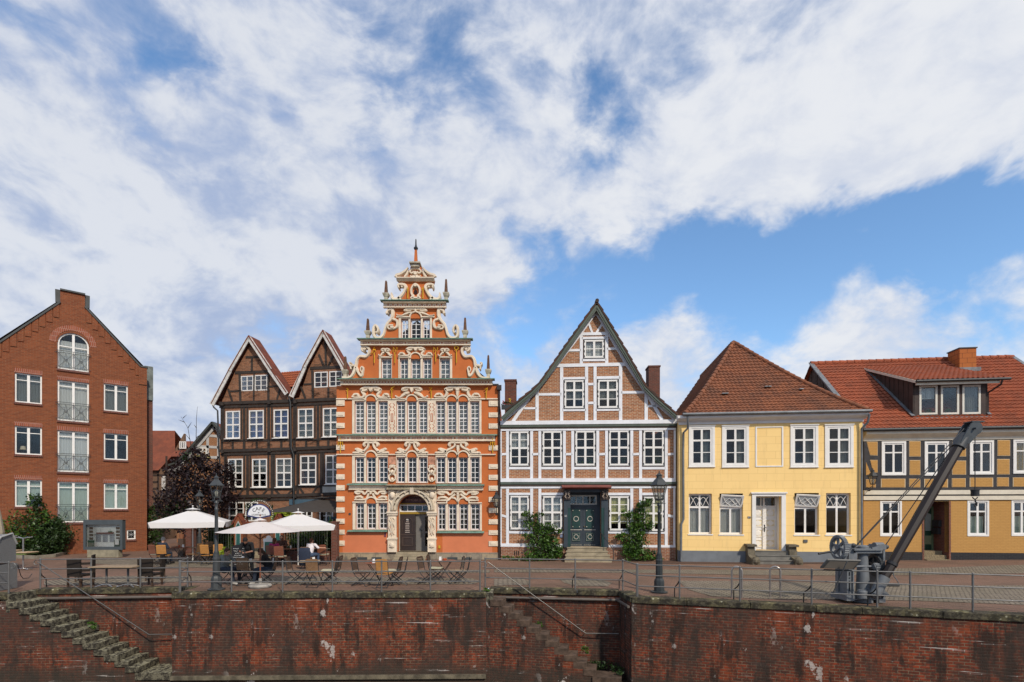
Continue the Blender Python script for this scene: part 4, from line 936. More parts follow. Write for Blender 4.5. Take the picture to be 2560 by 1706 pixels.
 text_mesh('sign_lettering', 'FUNDLING', .185, sg, e, (cxd, yR, zt1 + .52)); text_mesh('sign_lettering', 'IMMOBILIEN', .185, sg, e, (cxd, yR, zt1 + .28))
 # steps
 for i in range(4):
  zt_ = zb - i * (zb + .0) / 4; m = MB(); m.box(dx0 - .02 + .002 * i, dx1 + .02 - .002 * i, -.07 - .3 * i - .22, -.07 - .3 * i + .12 if i else .62, zt_ - zb / 4, zt_ - .003 * i); m.build('step', STONE, e)
 MB().box(dx0, dx1, .36, 3.1, zb - .1, zb - .004).build('threshold', STONE, e)
 x, z = a4(860, 1400); MB().box(x - .05, x + .05, -.06, -.002, z - .08, z + .07).build('yellow_box', plain('yellow_box', (.5, .33, .02), .5), e)
 x, z = a4(426, 1303); MB().box(x - .05, x + .05, -.04, -.002, z - .1, z + .1).build('bell_plate', plain('bell_plate', (.2, .05, .07), .5), e)
 x, z = a4(142, 1137); MB().box(x - .05, x + .05, -.03, -.002, z - .05, z + .05).build('number_plate', plain('dark_plate', (.04, .045, .05), .5), e)
 rz = a4(0, 118)[1]; A = a3(C3, 870)
 m = MB(); m.add([(x0, .35, rz), (x1, .35, rz), (A[0], .35, A[1]), (x0, 12, rz), (x1, 12, rz), (A[0], 12, A[1])], [(0, 2, 5, 3), (1, 4, 5, 2), (3, 5, 4)]); m.build('roof', TILE_RED, e)
 MB().box(x1 - .55, x1 + .02, -.05, .6, zr[1], zr[1] + .07).build('parapet_cap', IRON, e)
 hull(e, x0, x1, rz, 12, ORANGE, y0=.35)
 # rain pipe between the orange and the white house
 px_ = a4(1338, 0)[0]; m = MB(); m.tube([(px_, -.08, a4(0, 118)[1]), (px_, -.08, .0)], .055, 8); m.box(px_ - .12, px_ + .12, -.2, .02, a4(0, 150)[1], a4(0, 112)[1]); m.build('rain_pipe', plain('brown_pipe', (.03, .02, .018), .5), e, smooth=60)
orange_house()
# ================================================================== houses, right half of the row
BR_WARM = brickm('warm_brick', (.42, .155, .062), (.24, .09, .045), (.50, .40, .28), ms=.013, var=.5, dirtamt=.12, bump=.7)
BR_BASE = brickm('base_brick', (.30, .11, .055), (.18, .07, .04), (.40, .32, .24), ms=.012, var=.5, dirtamt=.35)
def white_house():
 f = Fac(1252, 47.4, 1690, 48.2, 'gable_house', 'white-timbered brick gable house with green verges, between the orange and yellow houses', 'house')
 e = f.e; g5 = f.map(1230, 740, .2168); g6 = f.map(1230, 1050, .236)
 x0, x1 = g6(95, 0)[0], g6(1945, 0)[0]; zb = g6(0, 1345)[1]
 G = [(1195, 90), (1000, 400), (800, 700), (560, 1020), (400, 1190), (230, 1340), (118, 1445)]; H = [(1215, 90), (1345, 330), (1560, 700), (1770, 1075), (1900, 1210), (2130, 1405)]
 W = []
 for xs in ((187, 395), (532, 745), (880, 1097), (1236, 1455), (1600, 1823)):
  i = len(W); a, b = g6(xs[0], 488 - i * .2), g6(xs[1], 118 - i * 3.2); W.append((a[0], b[0], a[1], b[1], 'u'))
 for xs, ys in (((189, 395), (1163, 800)), ((534, 745), (1165, 803)), ((1240, 1455), (1175, 805)), ((1602, 1820), (1180, 810))):
  a, b = g6(xs[0], ys[0]), g6(xs[1], ys[1]); W.append((a[0], b[0], a[1], b[1], 'g'))
 for (xa, xb, ya, yb) in ((832, 1065, 1300, 968), (1217, 1455, 1298, 963)): a, b = g5(xa, ya), g5(xb, yb); W.append((a[0], b[0], a[1], b[1], 'm'))
 a, b = g5(1060, 722), g5(1295, 503); W.append((a[0], b[0], a[1], b[1], 't'))
 dA, dB = g6(828, 1345), g6(1155, 740)
 top = [g5(*p) for p in [(1200, 160)]]
 outer = [(x0, zb), (x1, zb), (x1, g5(0, 1500)[1])] + [g5(x - 15, y + 40) for x, y in H[::-1]] + [g5(x + 15, y + 40) for x, y in G] + [(x0, g5(0, 1500)[1])]
 holes = [[(w[0], w[2]), (w[1], w[2]), (w[1], w[3]), (w[0], w[3])] for w in W] + [[(dA[0], dA[1] + .001), (dB[0], dA[1] + .001), (dB[0], dB[1]), (dA[0], dB[1])]]
 MB().wall(outer, holes, 0, .25).build('wall', BR_WARM, e)
 for i, (A, B) in enumerate(((x0, g6(800, 0)[0]), (g6(1195, 0)[0], x1 - .0))):
  m = MB(); m.box(A, B, -.05, .2, -.1, zb);
  m.build('plinth', BR_BASE, e)
 m = MB()
 for k in range(3): X = g6(240 + 20 * k, 0)[0]; m.box(X - .025, X + .025, -.056, -.04, g6(0, 1435)[1], g6(0, 1385)[1])
 m.build('vent_slots', plain('dark_slots', (.02, .015, .012), .9), e)
 TW = plain('white_timber', (.74, .75, .78), .6, .08, scale=3, bump=.3); y = -.03; m = MB()
 r5 = lambda a, b, w: m.ribbon([g5(*a), g5(*b)], w, y, 0, 1, True); r6 = lambda a, b, w: m.ribbon([g6(*a), g6(*b)], w, y - .002, 0, 1, True)
 for a, b, w in (((520, 1085), (520, 1450), .17), ((803, 815), (803, 1445), .17), ((1090, 815), (1090, 1445), .16), ((1188, 805), (1188, 1440), .16), ((1482, 800), (1482, 1435), .17), ((1777, 1110), (1777, 1430), .17),
     ((1030, 450), (1030, 795), .16), ((1322, 440), (1322, 790), .16), ((520, 1138), (800, 1136), .13), ((1490, 1115), (1770, 1113), .13), ((810, 957), (1085, 952), .15), ((1195, 947), (1480, 942), .15),
     ((810, 1316), (1085, 1314), .14), ((1195, 1314), (1480, 1310), .14), ((1100, 1020), (1180, 1018), .13), ((1100, 1238), (1180, 1235), .13), ((370, 1298), (515, 1297), .11), ((1780, 1272), (1930, 1270), .11),
     ((1035, 490), (1320, 485), .13), ((1035, 742), (1320, 740), .13), ((870, 630), (1025, 628), .12), ((1325, 612), (1460, 610), .12), ((428, 1180), (240, 1450), .17), ((1800, 1150), (1960, 1430), .17), ((1112, 310), (1155, 425), .11), ((1280, 310), (1205, 425), .11)):
  r5(a, b, w)
 y = -.036
 for a, b, w in (((740, 806), (1560, 790), .17), ((1005, 442), (1345, 436), .15)): r5(a, b, w)
 y = -.042
 for P in ([(1197, 190), (1012, 450), (735, 815), (520, 1090), (310, 1295), (110, 1462)], [(1200, 190), (1345, 440), (1555, 800), (1770, 1115), (1930, 1275), (2130, 1445)]):
  for a, b in zip(P, P[1:]): r5(a, b, .15)
 y = -.12; r5((100, 1470), (2148, 1452), .2); y = -.02
 m2 = m; y = -.03
 for X in (165, 420, 507, 767, 855, 1120, 1213, 1480, 1573, 1845): r6((X, 112), (X, 650), .15)
 r6((1935, 112), (1935, 650), .1); r6((97, 112), (97, 650), .06)
 for A, B in ((187, 395), (532, 745), (880, 1097), (1236, 1455), (1600, 1823)): r6((A - 12, 512), (B + 12, 512), .13)
 for A, B in ((97, 150), (425, 500), (775, 850), (1125, 1205), (1485, 1565), (1850, 1930)): r6((A, 366), (B, 362), .12)
 y = -.05; r6((92, 108), (1945, 98), .1); y = -.10; r6((92, 640), (1942, 638), .19)
 y = -.03
 for X in (165, 420, 507, 1480, 1573, 1845): r6((X, 712), (X, 1345), .15)
 r6((1930, 712), (1930, 1345), .1); r6((97, 712), (97, 1345), .06)
 for A, B in ((187, 395), (532, 745), (1240, 1455), (1602, 1820)): r6((A - 12, 786), (B + 12, 786), .13); r6((A - 12, 1190), (B + 12, 1194), .13)
 for A, B in ((100, 150), (1850, 1925)): r6((A, 1012), (B, 1025), .12)
 y = -.046; r6((92, 718), (750, 716), .1); r6((1240, 716), (1945, 714), .1); r6((92, 1326), (755, 1332), .17); r6((1235, 1340), (1942, 1345), .17)
 m.build('timber_frame', TW, e)
 GREEN = plain('green_grey_paint', (.075, .095, .075), .6, .12); BRN = plain('brown_moulding', (.07, .05, .035), .6)
 for (ya, yb, mp, nm) in ((1488, 1532, g5, 'g'), (657, 705, g6, 'g')):
  xa, xb = x0 - .02, x1 + .03; c0, c1 = mp(1000, yb)[1], mp(1000, ya)[1]; h = (c1 - c0)
  o = MB().box(xa, xb, -.10, .0, c0 + h * .45, c1).build('moulded_beam', GREEN, e); MB().box(xa + .01, xb - .01, -.06, .0, c0, c0 + h * .44).build('lower_moulding', BRN, o)
 m = MB()
 gl = lambda x, y, oo: f.t(1230 + x * .2168, 740 + y * .2168, oo)
 for P in ([(1207, 118), (1010, 388), (800, 685), (560, 1015), (470, 1115), (300, 1250), (118, 1425)], [(1207, 118), (1345, 352), (1560, 700), (1770, 1065), (1900, 1195), (2140, 1400)]):
  for i, (a, b) in enumerate(zip(P, P[1:])):
   A, B = gl(*a, .3), gl(*b, .3); m.ribbon([A, B], .25, -.33 + .001 * i, -.27, 1, True); m.ribbon([(A[0], A[1] + .0), (B[0], B[1])], .09, -.36 + .001 * i, -.27, 1, True)
 m.build('verge_board', GREEN, e)
 # tiled roof with a kick at the eaves
 PL = [gl(x, y, .3) for x, y in ((1210, 62), (1000, 355), (830, 590), (560, 985), (460, 1080), (160, 1320))]; PR = [gl(x, y, .3) for x, y in ((1210, 62), (1345, 285), (1560, 650), (1770, 1030), (1900, 1155), (2150, 1375))]
 tm = tilem('dark_roof_tile', (.085, .038, .024), (.05, .03, .022), (.03, .027, .025), .5); m = MB()
 for P in (PL, PR):
  for a, b in zip(P, P[1:]):
   L = math.hypot(a[0] - b[0], a[1] - b[1]); n = max(1, int(L / .42))
   for i in range(n):
    q0 = [a[k] + (b[k] - a[k]) * i / n for k in (0, 1)]; q1 = [a[k] + (b[k] - a[k]) * (i + 1) / n for k in (0, 1)]
    nx, nz = -(q1[1] - q0[1]), (q1[0] - q0[0]); l = math.hypot(nx, nz); sg = 1 if nz / l > 0 else -1; nx, nz = nx / l * sg, nz / l * sg
    m.add([(q0[0], -.38, q0[1]), (q1[0] + nx * .05, -.38, q1[1] + nz * .05), (q1[0] + nx * .05, 11, q1[1] + nz * .05), (q0[0], 11, q0[1]),
                       (q0[0] - nx * .07, -.38, q0[1] - nz * .07), (q1[0] - nx * .07, -.38, q1[1] - nz * .07), (q1[0] - nx * .07, 11, q1[1] - nz * .07), (q0[0] - nx * .07, 11, q0[1] - nz * .07)],
                      [(0, 1, 2, 3), (4, 7, 6, 5), (0, 4, 5, 1), (3, 2, 6, 7), (0, 3, 7, 4), (1, 5, 6, 2)])
 m.build('roof', tm, e)
 A = PL[0]; MB().tube([(A[0], -.42, A[1]), (A[0], 11, A[1])], .1, 8).build('ridge', tm, e, smooth=60)
 IRW = plain('black_fittings', (.03, .032, .034), .5)
 for (a, b, c, d, k) in W:
  if k == 't': vm, hm = [(.5, .11)], [(.5, .04)]
  elif k == 'm': vm, hm = [(.5, .1)], [(.635, .1), (.32, .035)]
  else: vm, hm = [(.5, .11)], [(.51, .1), (.26, .035), (.75, .035)]
  cu = None; cp = (0, 1, 0, 1)
  i = W.index((a, b, c, d, k))
  if k == 'g': cu, cp = (('grey', (.05, .95, .04, .97)) if i < 7 else ('yellow', (.05, .95, .2, .97)))
  elif k == 't': cu, cp = 'white', (.05, .95, .05, .95)
  elif k == 'm': cu, cp = 'dim', (.05, .95, .3, .95)
  elif i == 0: cu, cp = 'grey', (.05, .95, .5, .95)
  w = window(e, a + .012, b - .012, c + .012, d - .012, -.03, vm, hm, WHITE, .095, cu, cp)
  fm = MB(); fm.wall([(a - .022, c - .03), (b + .022, c - .03), (b + .022, d + .022), (a - .022, d + .022)], [[(a + .01, c + .01), (b - .01, c + .01), (b - .01, d - .01), (a + .01, d - .01)]], -.045, 0)
  for X in (a + .03, b - .03):
   for Z in (c + .1, d - .1, (c + d) / 2 + .12, (c + d) / 2 - .12): fm.box(X - .015, X + .015, -.05, -.02, Z - .05, Z + .05)
  fm.build('iron_surround', IRW, w)
  if k == 'u' and i in (2, 3, 4):
   foliage_part(w, 'pot_plant', [(b - .33, .12, c + .28, .2, .12, .22)] + ([(a + .25, .12, c + .22, .16, .1, .16)] if i == 2 else []), 130, .05, LEAF_MID, seed=i)
 # doorway
 BL = plain('slate_blue_paint', (.035, .048, .062), .5, .15); GR = plain('dark_green_paint', (.012, .045, .042), .45, .15); IV = plain('ivory_paint', (.5, .48, .42), .5)
 z0 = dA[1]; zt = dB[1]; pa = lambda x: g6(x, 0)[0]
 for A, B, g_ in ((760, 830, 1), (1155, 1226, 0)):
  m = MB(); m.box(pa(A), pa(B), -.14, .0, z0 - .02, zt); m.box(pa(A) - .0 if g_ else pa(B) - .2, pa(A) + .2 if g_ else pa(B) + .0, -.18, -.139, z0 - .02, zt - .95); o = m.build('door_pilaster', BL, e)
  MB().box(pa(B) - .16 if g_ else pa(A), pa(B) if g_ else pa(A) + .16, -.152, -.139, z0, zt - .95).build('green_strip', GR, o)
  cx = (pa(A) + pa(B)) / 2; c = MB()
  for sg in (1, -1):
   c.ribbon([(cx + sg * .13, zt - .1), (cx + sg * .03, zt - .2), (cx + sg * .12, zt - .35), (cx + sg * .05, zt - .45)], [.05, .06, .07, .04], -.3, -.15); c.disc((cx + sg * .08, zt - .22), .04, -.32, -.2, 7)
  c.build('carved_console', plain('painted_carving', (.30, .24, .19), .6, .6, scale=18), o)
  MB().box(cx - .17, cx + .17, -.22, -.14, zt - .52, zt).build('console_block', plain('console_dark', (.05, .035, .03), .6), o)
 ca, cb = g6(737, 725), g6(1250, 700); m = MB(); m.side([(-.62, ca[1] + .02), (-.62, ca[1] + .07), (-.1, cb[1] + .05), (-.1, ca[1] - .06)], ca[0], cb[0]); m.build('door_canopy', plain('red_canopy', (.20, .055, .04), .6, .2), e)
 m = MB(); m.box(pa(828), pa(1155), -.1, .0, zt - .14, zt + .05); m.box(pa(828), pa(1155), -.1, .0, zt + .02, ca[1] + .05)
 for k in range(22): X = pa(832) + (pa(1150) - pa(832)) * k / 22; m.box(X, X + .03, -.125, -.1, zt - .09, zt - .04)
 m.build('door_beam', BL, e)
 MB().box(pa(828) - .15, pa(828) - .002, .25, 1.1, z0, zt).build('door_reveal', BL, e); MB().box(pa(1155) + .002, pa(1155) + .15, .25, 1.1, z0, zt).build('door_reveal', BL, e)
 yd = .55; X0, X1 = g6(828, 0, -.55)[0] - .05, g6(1110, 0, -.55)[0]; zt2 = g6(0, 900, -.55)[1]; zt1 = g6(0, 800, -.55)[1]
 MB().box(X1 + .002, pa(1155), yd, yd + .1, z0, zt).build('side_panel', BL, e)
 window(e, X0, X1, zt2, zt1, yd, [(.25, .05), (.5, .06), (.75, .05)], [], IV, .07, name='transom_window'); MB().box(X0, X1, yd - .03, yd + .08, zt2 - .1, zt2 - .003).box(X0, X1, yd, yd + .1, zt1 + .003, zt).build('transom_rail', BL, e)
 xm = (X0 + X1) / 2; hd = zt2 - .1 - z0
 for k, (A, B) in enumerate(((X0, xm - .003), (xm + .003, X1))):
  d = MB().box(A, B, yd, yd + .07, z0, z0 + hd - .003).build('door', BL, e); cx = (A + B) / 2; w = (B - A)
  p = MB(); p.box(cx - w * .3, cx + w * .3, yd - .025, yd, z0 + hd * .45, z0 + hd * .94); p.box(cx - w * .3, cx + w * .3, yd - .025, yd, z0 + hd * .12, z0 + hd * .35); p.build('door_panel', GR, d)
  p = MB(); rz = z0 + hd * .69; p.tube([(cx + .13 * math.cos(t), yd - .035, rz + .13 * math.sin(t)) for t in [2 * math.pi * i / 16 for i in range(16)]], .022, 5, True)
  rz2 = z0 + hd * .235; p.tube([(cx + .115 * math.cos(t), yd - .035, rz2 + .115 * math.sin(t)) for t in [2 * math.pi * i / 16 for i in range(16)]], .018, 5, True)
  p.build('door_ring', IV, d)
  p = MB()
  for u in (-1, 1):
   for v in (.49, .9): p.ball((cx + u * w * .24, yd - .035, z0 + hd * v), .032, 6)
  p.box(A + .06, B - .06, yd - .03, yd, z0 + hd * .405, z0 + hd * .42)
  q_ = .2; p.ribbon([(cx - .2, rz2 - q_), (cx, rz2 - q_ + .03), (cx + .2, rz2 - q_), (cx + .17, rz2), (cx + .2, rz2 + q_), (cx, rz2 + q_ - .03), (cx - .2, rz2 + q_), (cx - .17, rz2), (cx - .2, rz2 - q_)], .014, yd - .035, yd - .02, 1)
  for i in range(6): X = A + .06 + (w - .1) * i / 6; p.tube([(X, yd - .02, z0 + .03), (X, yd - .02, z0 + .09), (X + .05, yd - .02, z0 + .09), (X + .05, yd - .02, z0 + .03)], .01, 4)
  p.build('door_studs', IV, d)
 MB().ball((xm + .07, yd - .05, z0 + hd * .5), .035, 7).build('door_knob', plain('brass', (.4, .28, .08), .3, metal=.8), e)
 text_mesh('house_number', '21', .14, WHITE, e, (pa(781), -.185, g6(0, 1018)[1]))
 zs = [z0 - .004, g6(0, 1393)[1], g6(0, 1436)[1], g6(0, 1478, .9)[1] + .05]; zs = [z0 - .004, z0 * .75, z0 * .5, z0 * .25]
 for i in range(4):
  m = MB(); m.box(pa(797) - .06 * i, pa(1202) + .06 * i, -.18 - .3 * i, (-.18 - .3 * (i - 1)) if i else .9, (zs[i + 1] if i < 3 else -.05), zs[i]); m.box(pa(797) - .06 * i - .03, pa(1202) + .06 * i + .03, -.21 - .3 * i, -.17 - .3 * i, zs[i] - .06, zs[i] - .002); m.build('step', STONE, e)
 MB().tube([(pa(1143), -.1, g6(0, 1178)[1]), (pa(1262), -.75, g6(0, 1330)[1] - .15), (pa(1265), -.78, .03)], .022, 6).build('handrail', IRON, e)
 MB().box(g6(722, 0)[0], g6(748, 0)[0], -.06, -.03, g6(0, 1243)[1], g6(0, 1212)[1]).build('plaque', plain('blue_plaque', (.2, .24, .36), .5), e)
 hull(e, x0, x1, g5(0, 1500)[1], 11, BR_WARM, y0=.25, gable=[(x0, g5(0, 1500)[1]), (x1, g5(0, 1500)[1]), (PL[0][0], PL[0][1] - .3)])
 # chimneys, one either side
 c = lambda px, py, o: f.t(px, py, o)
 for (a, b, ya, o, lab) in ((1262, 1290, 952, -3.2, 'narrow brick chimney behind the left verge'), (1622, 1650, 917, -6, 'dark brick chimney behind the right verge')):
  A, B = c(a, ya, o), c(b, ya, o); m = MB(); m.box(A[0], B[0], -o, -o + .9, 5.5, A[1]); m.box(A[0] - .04, B[0] + .04, -o - .04, -o + .94, A[1] - .02, A[1] + .07); ch = m.build('chimney', BR_DARKRED, e); lit(ch, lab)
 return f
def yellow_house():
 f = Fac(1697, 49.1, 2165, 51.2, 'yellow_house', 'pale yellow plastered house with a hipped red tile roof, grey plinth and white double door', 'house')
 e = f.e; g = f.map(1640, 830, .3763)
 def ym():
  m, N = mat_new('yellow_plaster'); v, x, y, z = wallvec(N)
  bt = N.n('ShaderNodeTexBrick'); N.put(bt.inputs['Vector'], v); bt.inputs['Color1'].default_value = (.90, .63, .26, 1); bt.inputs['Color2'].default_value = (.87, .60, .245, 1); bt.inputs['Mortar'].default_value = (.76, .52, .205, 1)
  bt.inputs['Scale'].default_value = 1; bt.inputs['Brick Width'].default_value = .85; bt.inputs['Row Height'].default_value = .37; bt.inputs['Mortar Size'].default_value = .012
  a = N.noise(ocoord(N), .8, 5, .6); col = N.mix(N.math('MULTIPLY', N.ramp(a, .35, .75), .35), bt.outputs['Color'], (.80, .55, .21))
  st = N.noise(N.comb(N.math('MULTIPLY', x, 2.5), N.math('MULTIPLY', z, .35), y), 1.4, 5, .65); col = N.mix(N.math('MULTIPLY', N.ramp(st, .5, .72), .3), col, (.55, .38, .17))
  return finish(m, N, col, .85, N.math('SUBTRACT', N.noise(ocoord(N), 30, 3), bt.outputs['Fac']), .25, .006, .3)
 YEL = ym(); GREY = plain('grey_plinth', (.16, .175, .19), .7, .12, scale=2); TRIM = plain('trim_white', (.70, .68, .66), .5, .05)
 x0, x1 = g(152, 0)[0], g(1372, 0)[0]; zt = g(700, 600)[1]; zp = g(700, 1458)[1]
 UP = [(222, 386, 630, 893), (442, 612, 628, 895), (896, 1072, 624, 895), (1125, 1306, 622, 895)]; LO = [(218, 372, 1075, 1343), (422, 578, 1074, 1345), (920, 1082, 1071, 1347), (1130, 1294, 1071, 1347)]
 U = [(g(a, d)[0], g(b, d)[0], g(a, d)[1], g(b, c)[1]) for a, b, c, d in UP]; L = [(g(a, d)[0], g(b, d)[0], g(a, d)[1], g(b, c)[1]) for a, b, c, d in LO]
 da, db = g(662, 1450), g(832, 1092)
 B_ = g(660, 898), g(845, 628)
 holes = [rect((a, c), (b, d)) for a, b, c, d in U + L]; holes = [[(a, c), (b, c), (b, d), (a, d)] for a, b, c, d in U + L] + [[(da[0], zp * .0 + da[1]), (db[0], da[1]), (db[0], db[1]), (da[0], db[1])]]
 MB().wall([(x0, zp), (x1, zp), (x1, zt + .3), (x0, zt + .3)], holes + [], 0, .3).build('wall', YEL, e)
 MB().box(x0 - .03, da[0] - .02, -.05, .3, -.12, zp).build('plinth', GREY, e); MB().box(db[0] + .02, x1 + .03, -.05, .3, -.12, zp).build('plinth', GREY, e)
 MB().box(x0 - .02, x1 + .03, -.05, 0, g(0, 622)[1], g(0, 585)[1]).build('frieze_board', TRIM, e)
 gc = lambda y, o: g(700, y, o)[1]
 MB().side([(-.38, gc(548, .38)), (-.38, gc(562, .38)), (-.3, gc(572, .3)), (-.12, gc(584, .12)), (-.06, gc(592, .06)), (0, gc(592, 0)), (0, gc(545, 0))], x0 - .12, x1 + .12).build('cornice', TRIM, e)
 for a, b, c, d in U:
  w = window(e, a + .1, b - .1, c + .08, d - .06, -.02, [(.5, .1)], [(.66, .09), (.33, .035)], WHITE, .09, 'dim', (.5, .95, .02, .98))
  MB().wall([(a - .03, c - .03), (b + .03, c - .03), (b + .03, d + .04), (a - .03, d + .04)], [[(a + .1, c + .08), (b - .1, c + .08), (b - .1, d - .06), (a + .1, d - .06)]], -.045, .0).box(a - .06, b + .06, -.08, 0, d + .03, d + .075).box(a - .05, b + .05, -.07, 0, c - .06, c - .02).build('casing', WHITE, w)
 m = MB(); a, b = B_; m.wall([(a[0], a[1]), (b[0], a[1]), (b[0], b[1]), (a[0], b[1])], [[(a[0] + .07, a[1] + .06), (b[0] - .07, a[1] + .06), (b[0] - .07, b[1] - .05), (a[0] + .07, b[1] - .05)]], -.03, 0); m.build('blind_window_frame', WHITE, e)
 for i, (a, b, c, d) in enumerate(L):
  zl = c + (d - c) * .66; tilt = i in (1, 2)
  w = window(e, a + .0, b, c + .0, (zl if tilt else d), .17, [(.5 if tilt else .5, .09)], [] if tilt else [(.665, .1)], WHITE, .085, 'grey' if i < 2 else None, (.05, .95, .02, .62 if not tilt else .95))
  MB().box(a - .05, b + .05, -.03, .17, c - .06, c - .003).build('sill', WHITE, w)
  if tilt:      # top light hung open, leaning out of the opening
   hh = d - zl - .06; sash = empty('tilted_sash', ((a + b) / 2, .12, zl + .03)); sash.parent = e; sash.rotation_euler = (R(24), R(3), 0)
   ww = (b - a) / 2 - .02
   MB().wall([(-ww, 0), (ww, 0), (ww, hh), (-ww, hh)], [[(-ww + .07, .07), (ww - .07, .07), (ww - .07, hh - .07), (-ww + .07, hh - .07)]], -.03, .03).build('frame', WHITE, sash)
   MB().box(-ww + .05, ww - .05, 0, .006, .05, hh - .05).build('pane', plain('bright_glass', (.42, .44, .44), .15, .1), sash)
   mm = MB();
   for sg in (1, -1):
    mm.tube([(sg * (-ww + .08), -.02, .08), (sg * -.25 * ww, -.02, hh * .75), (sg * .0, -.02, hh * .55), (sg * .5 * ww, -.02, .08)], .014, 4); mm.tube([(sg * (-ww + .08), -.02, hh - .08), (sg * -.5 * ww, -.02, hh * .35), (sg * -.1 * ww, -.02, .1)], .014, 4)
   mm.build('glazing_bars', WHITE, sash)
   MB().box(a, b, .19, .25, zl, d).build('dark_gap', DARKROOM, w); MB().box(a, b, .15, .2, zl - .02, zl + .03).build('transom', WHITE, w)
  else:
   mm = MB(); zc = zl + .07; zd = d - .09; cx = (a + b) / 2; hw = (b - a) / 2 - .09
   for sg in (1, -1):
    mm.ribbon([(cx - sg * hw, zc), (cx - sg * hw * .45, zd - .1), (cx, (zc + zd) / 2), (cx + sg * hw * .3, zc)], .03, .165, .19); mm.ribbon([(cx - sg * hw, zd), (cx - sg * hw * .6, (zc + zd) / 2), (cx - sg * hw * .35, zc)], .03, .165, .19)
   mm.build('glazing_bars', WHITE, w)
 # door
 D0, D1 = da[0], db[0]; z0 = da[1]; zt_ = db[1]
 MB().wall([(D0 - .18, z0 - .02), (D1 + .2, z0 - .02), (D1 + .2, zt_ + .17), (D0 - .18, zt_ + .17)], [[(D0, z0 - .03), (D1, z0 - .03), (D1, zt_), (D0, zt_)]], -.06, .0).box(D0 - .24, D1 + .26, -.12, 0, zt_ + .13, zt_ + .2).build('door_surround', WHITE, e)
 MB().box(D0 - .1, D0 - .002, .3, 1.2, z0, zt_).build('door_reveal', WHITE, e); MB().box(D1 + .002, D1 + .1, .3, 1.2, z0, zt_).build('door_reveal', WHITE, e)
 yd = .62; zt2 = z0 + (zt_ - z0) * .8; xm = (D0 + D1) / 2
 window(e, D0, D1, zt2, zt_, yd, [(.38, .05), (.5, .09), (.62, .001)], [], WHITE, .07, name='transom_window'); IVY = plain('yellow_panel', (.76, .66, .45), .6)
 for A, B in ((D0, xm - .002), (xm + .002, D1)):
  d = MB().box(A, B, yd, yd + .06, z0, zt2 - .003).build('door', WHITE, e); cx = (A + B) / 2
  for i in range(4):
   zc = z0 + .3 + i * .52; p = MB(); p.wall([(cx - .27, zc - .2), (cx + .2, zc - .2), (cx + .2, zc + .2), (cx - .27, zc + .2)] if 0 else [(cx - .24, zc - .2), (cx + .24, zc - .2), (cx + .24, zc + .2), (cx - .24, zc + .2)], [[(cx - .2, zc - .16), (cx + .2, zc - .16), (cx + .2, zc + .16), (cx - .2, zc + .16)]], yd - .03, yd)
   (p.disc((cx, zc), .17, yd - .03, yd - .004, 12) if i in (1, 3) else p.prism([(cx - .19, zc), (cx, zc - .15), (cx + .19, zc), (cx, zc + .15)], yd - .025, yd - .004)); p.build('door_panel', WHITE, d)
   MB().box(cx - .2, cx + .2, yd - .006, yd, zc - .16, zc + .16).build('panel_ground', IVY, d)
 m = MB(); m.box(xm - .08, xm + .08, yd - .07, yd, z0, zt2)
 for i in range(14): zz = z0 + .2 + i * .15; m.bar((xm - .07, yd - .075, zz), (xm + .07, yd - .075, zz + .1), .03)
 m.build('astragal', WHITE, e); m = MB(); m.tube([(xm, yd - .12, z0 + 1.0), (xm - .04, yd - .13, z0 + 1.1), (xm + .06, yd - .13, z0 + 1.12)], .018, 5); m.box(xm - .02, xm + .03, yd - .09, yd - .07, z0 + .9, z0 + 1.25); m.build('door_handle', IRON, e)
 MB().box(D0, D1, .31, 3, z0 - .2, z0 - .003).build('threshold', STONE, e)
 for i in range(3):
  zz = z0 * (3 - i) / 3 - .004; m = MB(); o = .25 + .3 * i; m.box(D0 - .15, D1 + .65, -o, .3 if i == 0 else -o + .3, zz - z0 / 3, zz - .04); m.box(D0 - .15, D1 + .65, -o - .03, .3 if i == 0 else -o + .298, zz - .04, zz); m.build('step', plain('grey_step', (.17, .16, .14), .8, .2), e)
 gs = f.map(1640, 830, .3763, .8)
 for A, B, sg in ((594, 660, -1), (895, 985, 1)):
  X0 = gs(A, 0)[0]; X1 = gs(B, 0)[0]; w = .34; Xc = X0 + .24 if sg < 0 else X0 + .1
  m = MB(); m.side([(-.02, 0), (-.02, z0 + .22), (-.35, z0 + .2), (-.42, z0 * .7), (-.6, z0 * .55), (-.95, z0 * .45), (-1.12, z0 * .25), (-1.1, -.02)], Xc, Xc + w); m.side([(.0, z0 + .221), (.0, z0 + .32), (-.5, z0 + .3), (-.5, z0 + .201)], Xc - .06, Xc + w + .06); m.ball((Xc + w / 2, -1.03, z0 * .3), .2, 10, (1, .9, 1))
  m.build('stair_cheek', plain('mossy_stone', (.13, .11, .075), .85, .35, scale=4), e)
 text_mesh('house_number', '27', .12, WHITE, MB().box(g(609, 0)[0], g(628, 0)[0], -.02, -.002, g(0, 1238)[1], g(0, 1225)[1]).build('number_plate', plain('blue_black_plate', (.015, .015, .03), .4), e), ((g(618, 0)[0]), -.026, g(0, 1231.5)[1]))
 x, z = g(992, 1390); MB().box(x - .09, x + .09, -.05, -.002, z - .07, z + .07).build('wall_vent', plain('grey_vent', (.1, .1, .1), .5), e)
 # roof: front hip, two flanks, ridge running back
 o = .42; EL, ER = g(190, 546, o), g(1408, 526, o); zE = (EL[1] + ER[1]) / 2; D = 5.0; Ap = f.t(1834, 853, -D); xa, za = Ap; zr = za - .1
 TL = tilem('old_red_tile', (.27, .095, .042), (.175, .064, .032), (.075, .045, .032), .55)
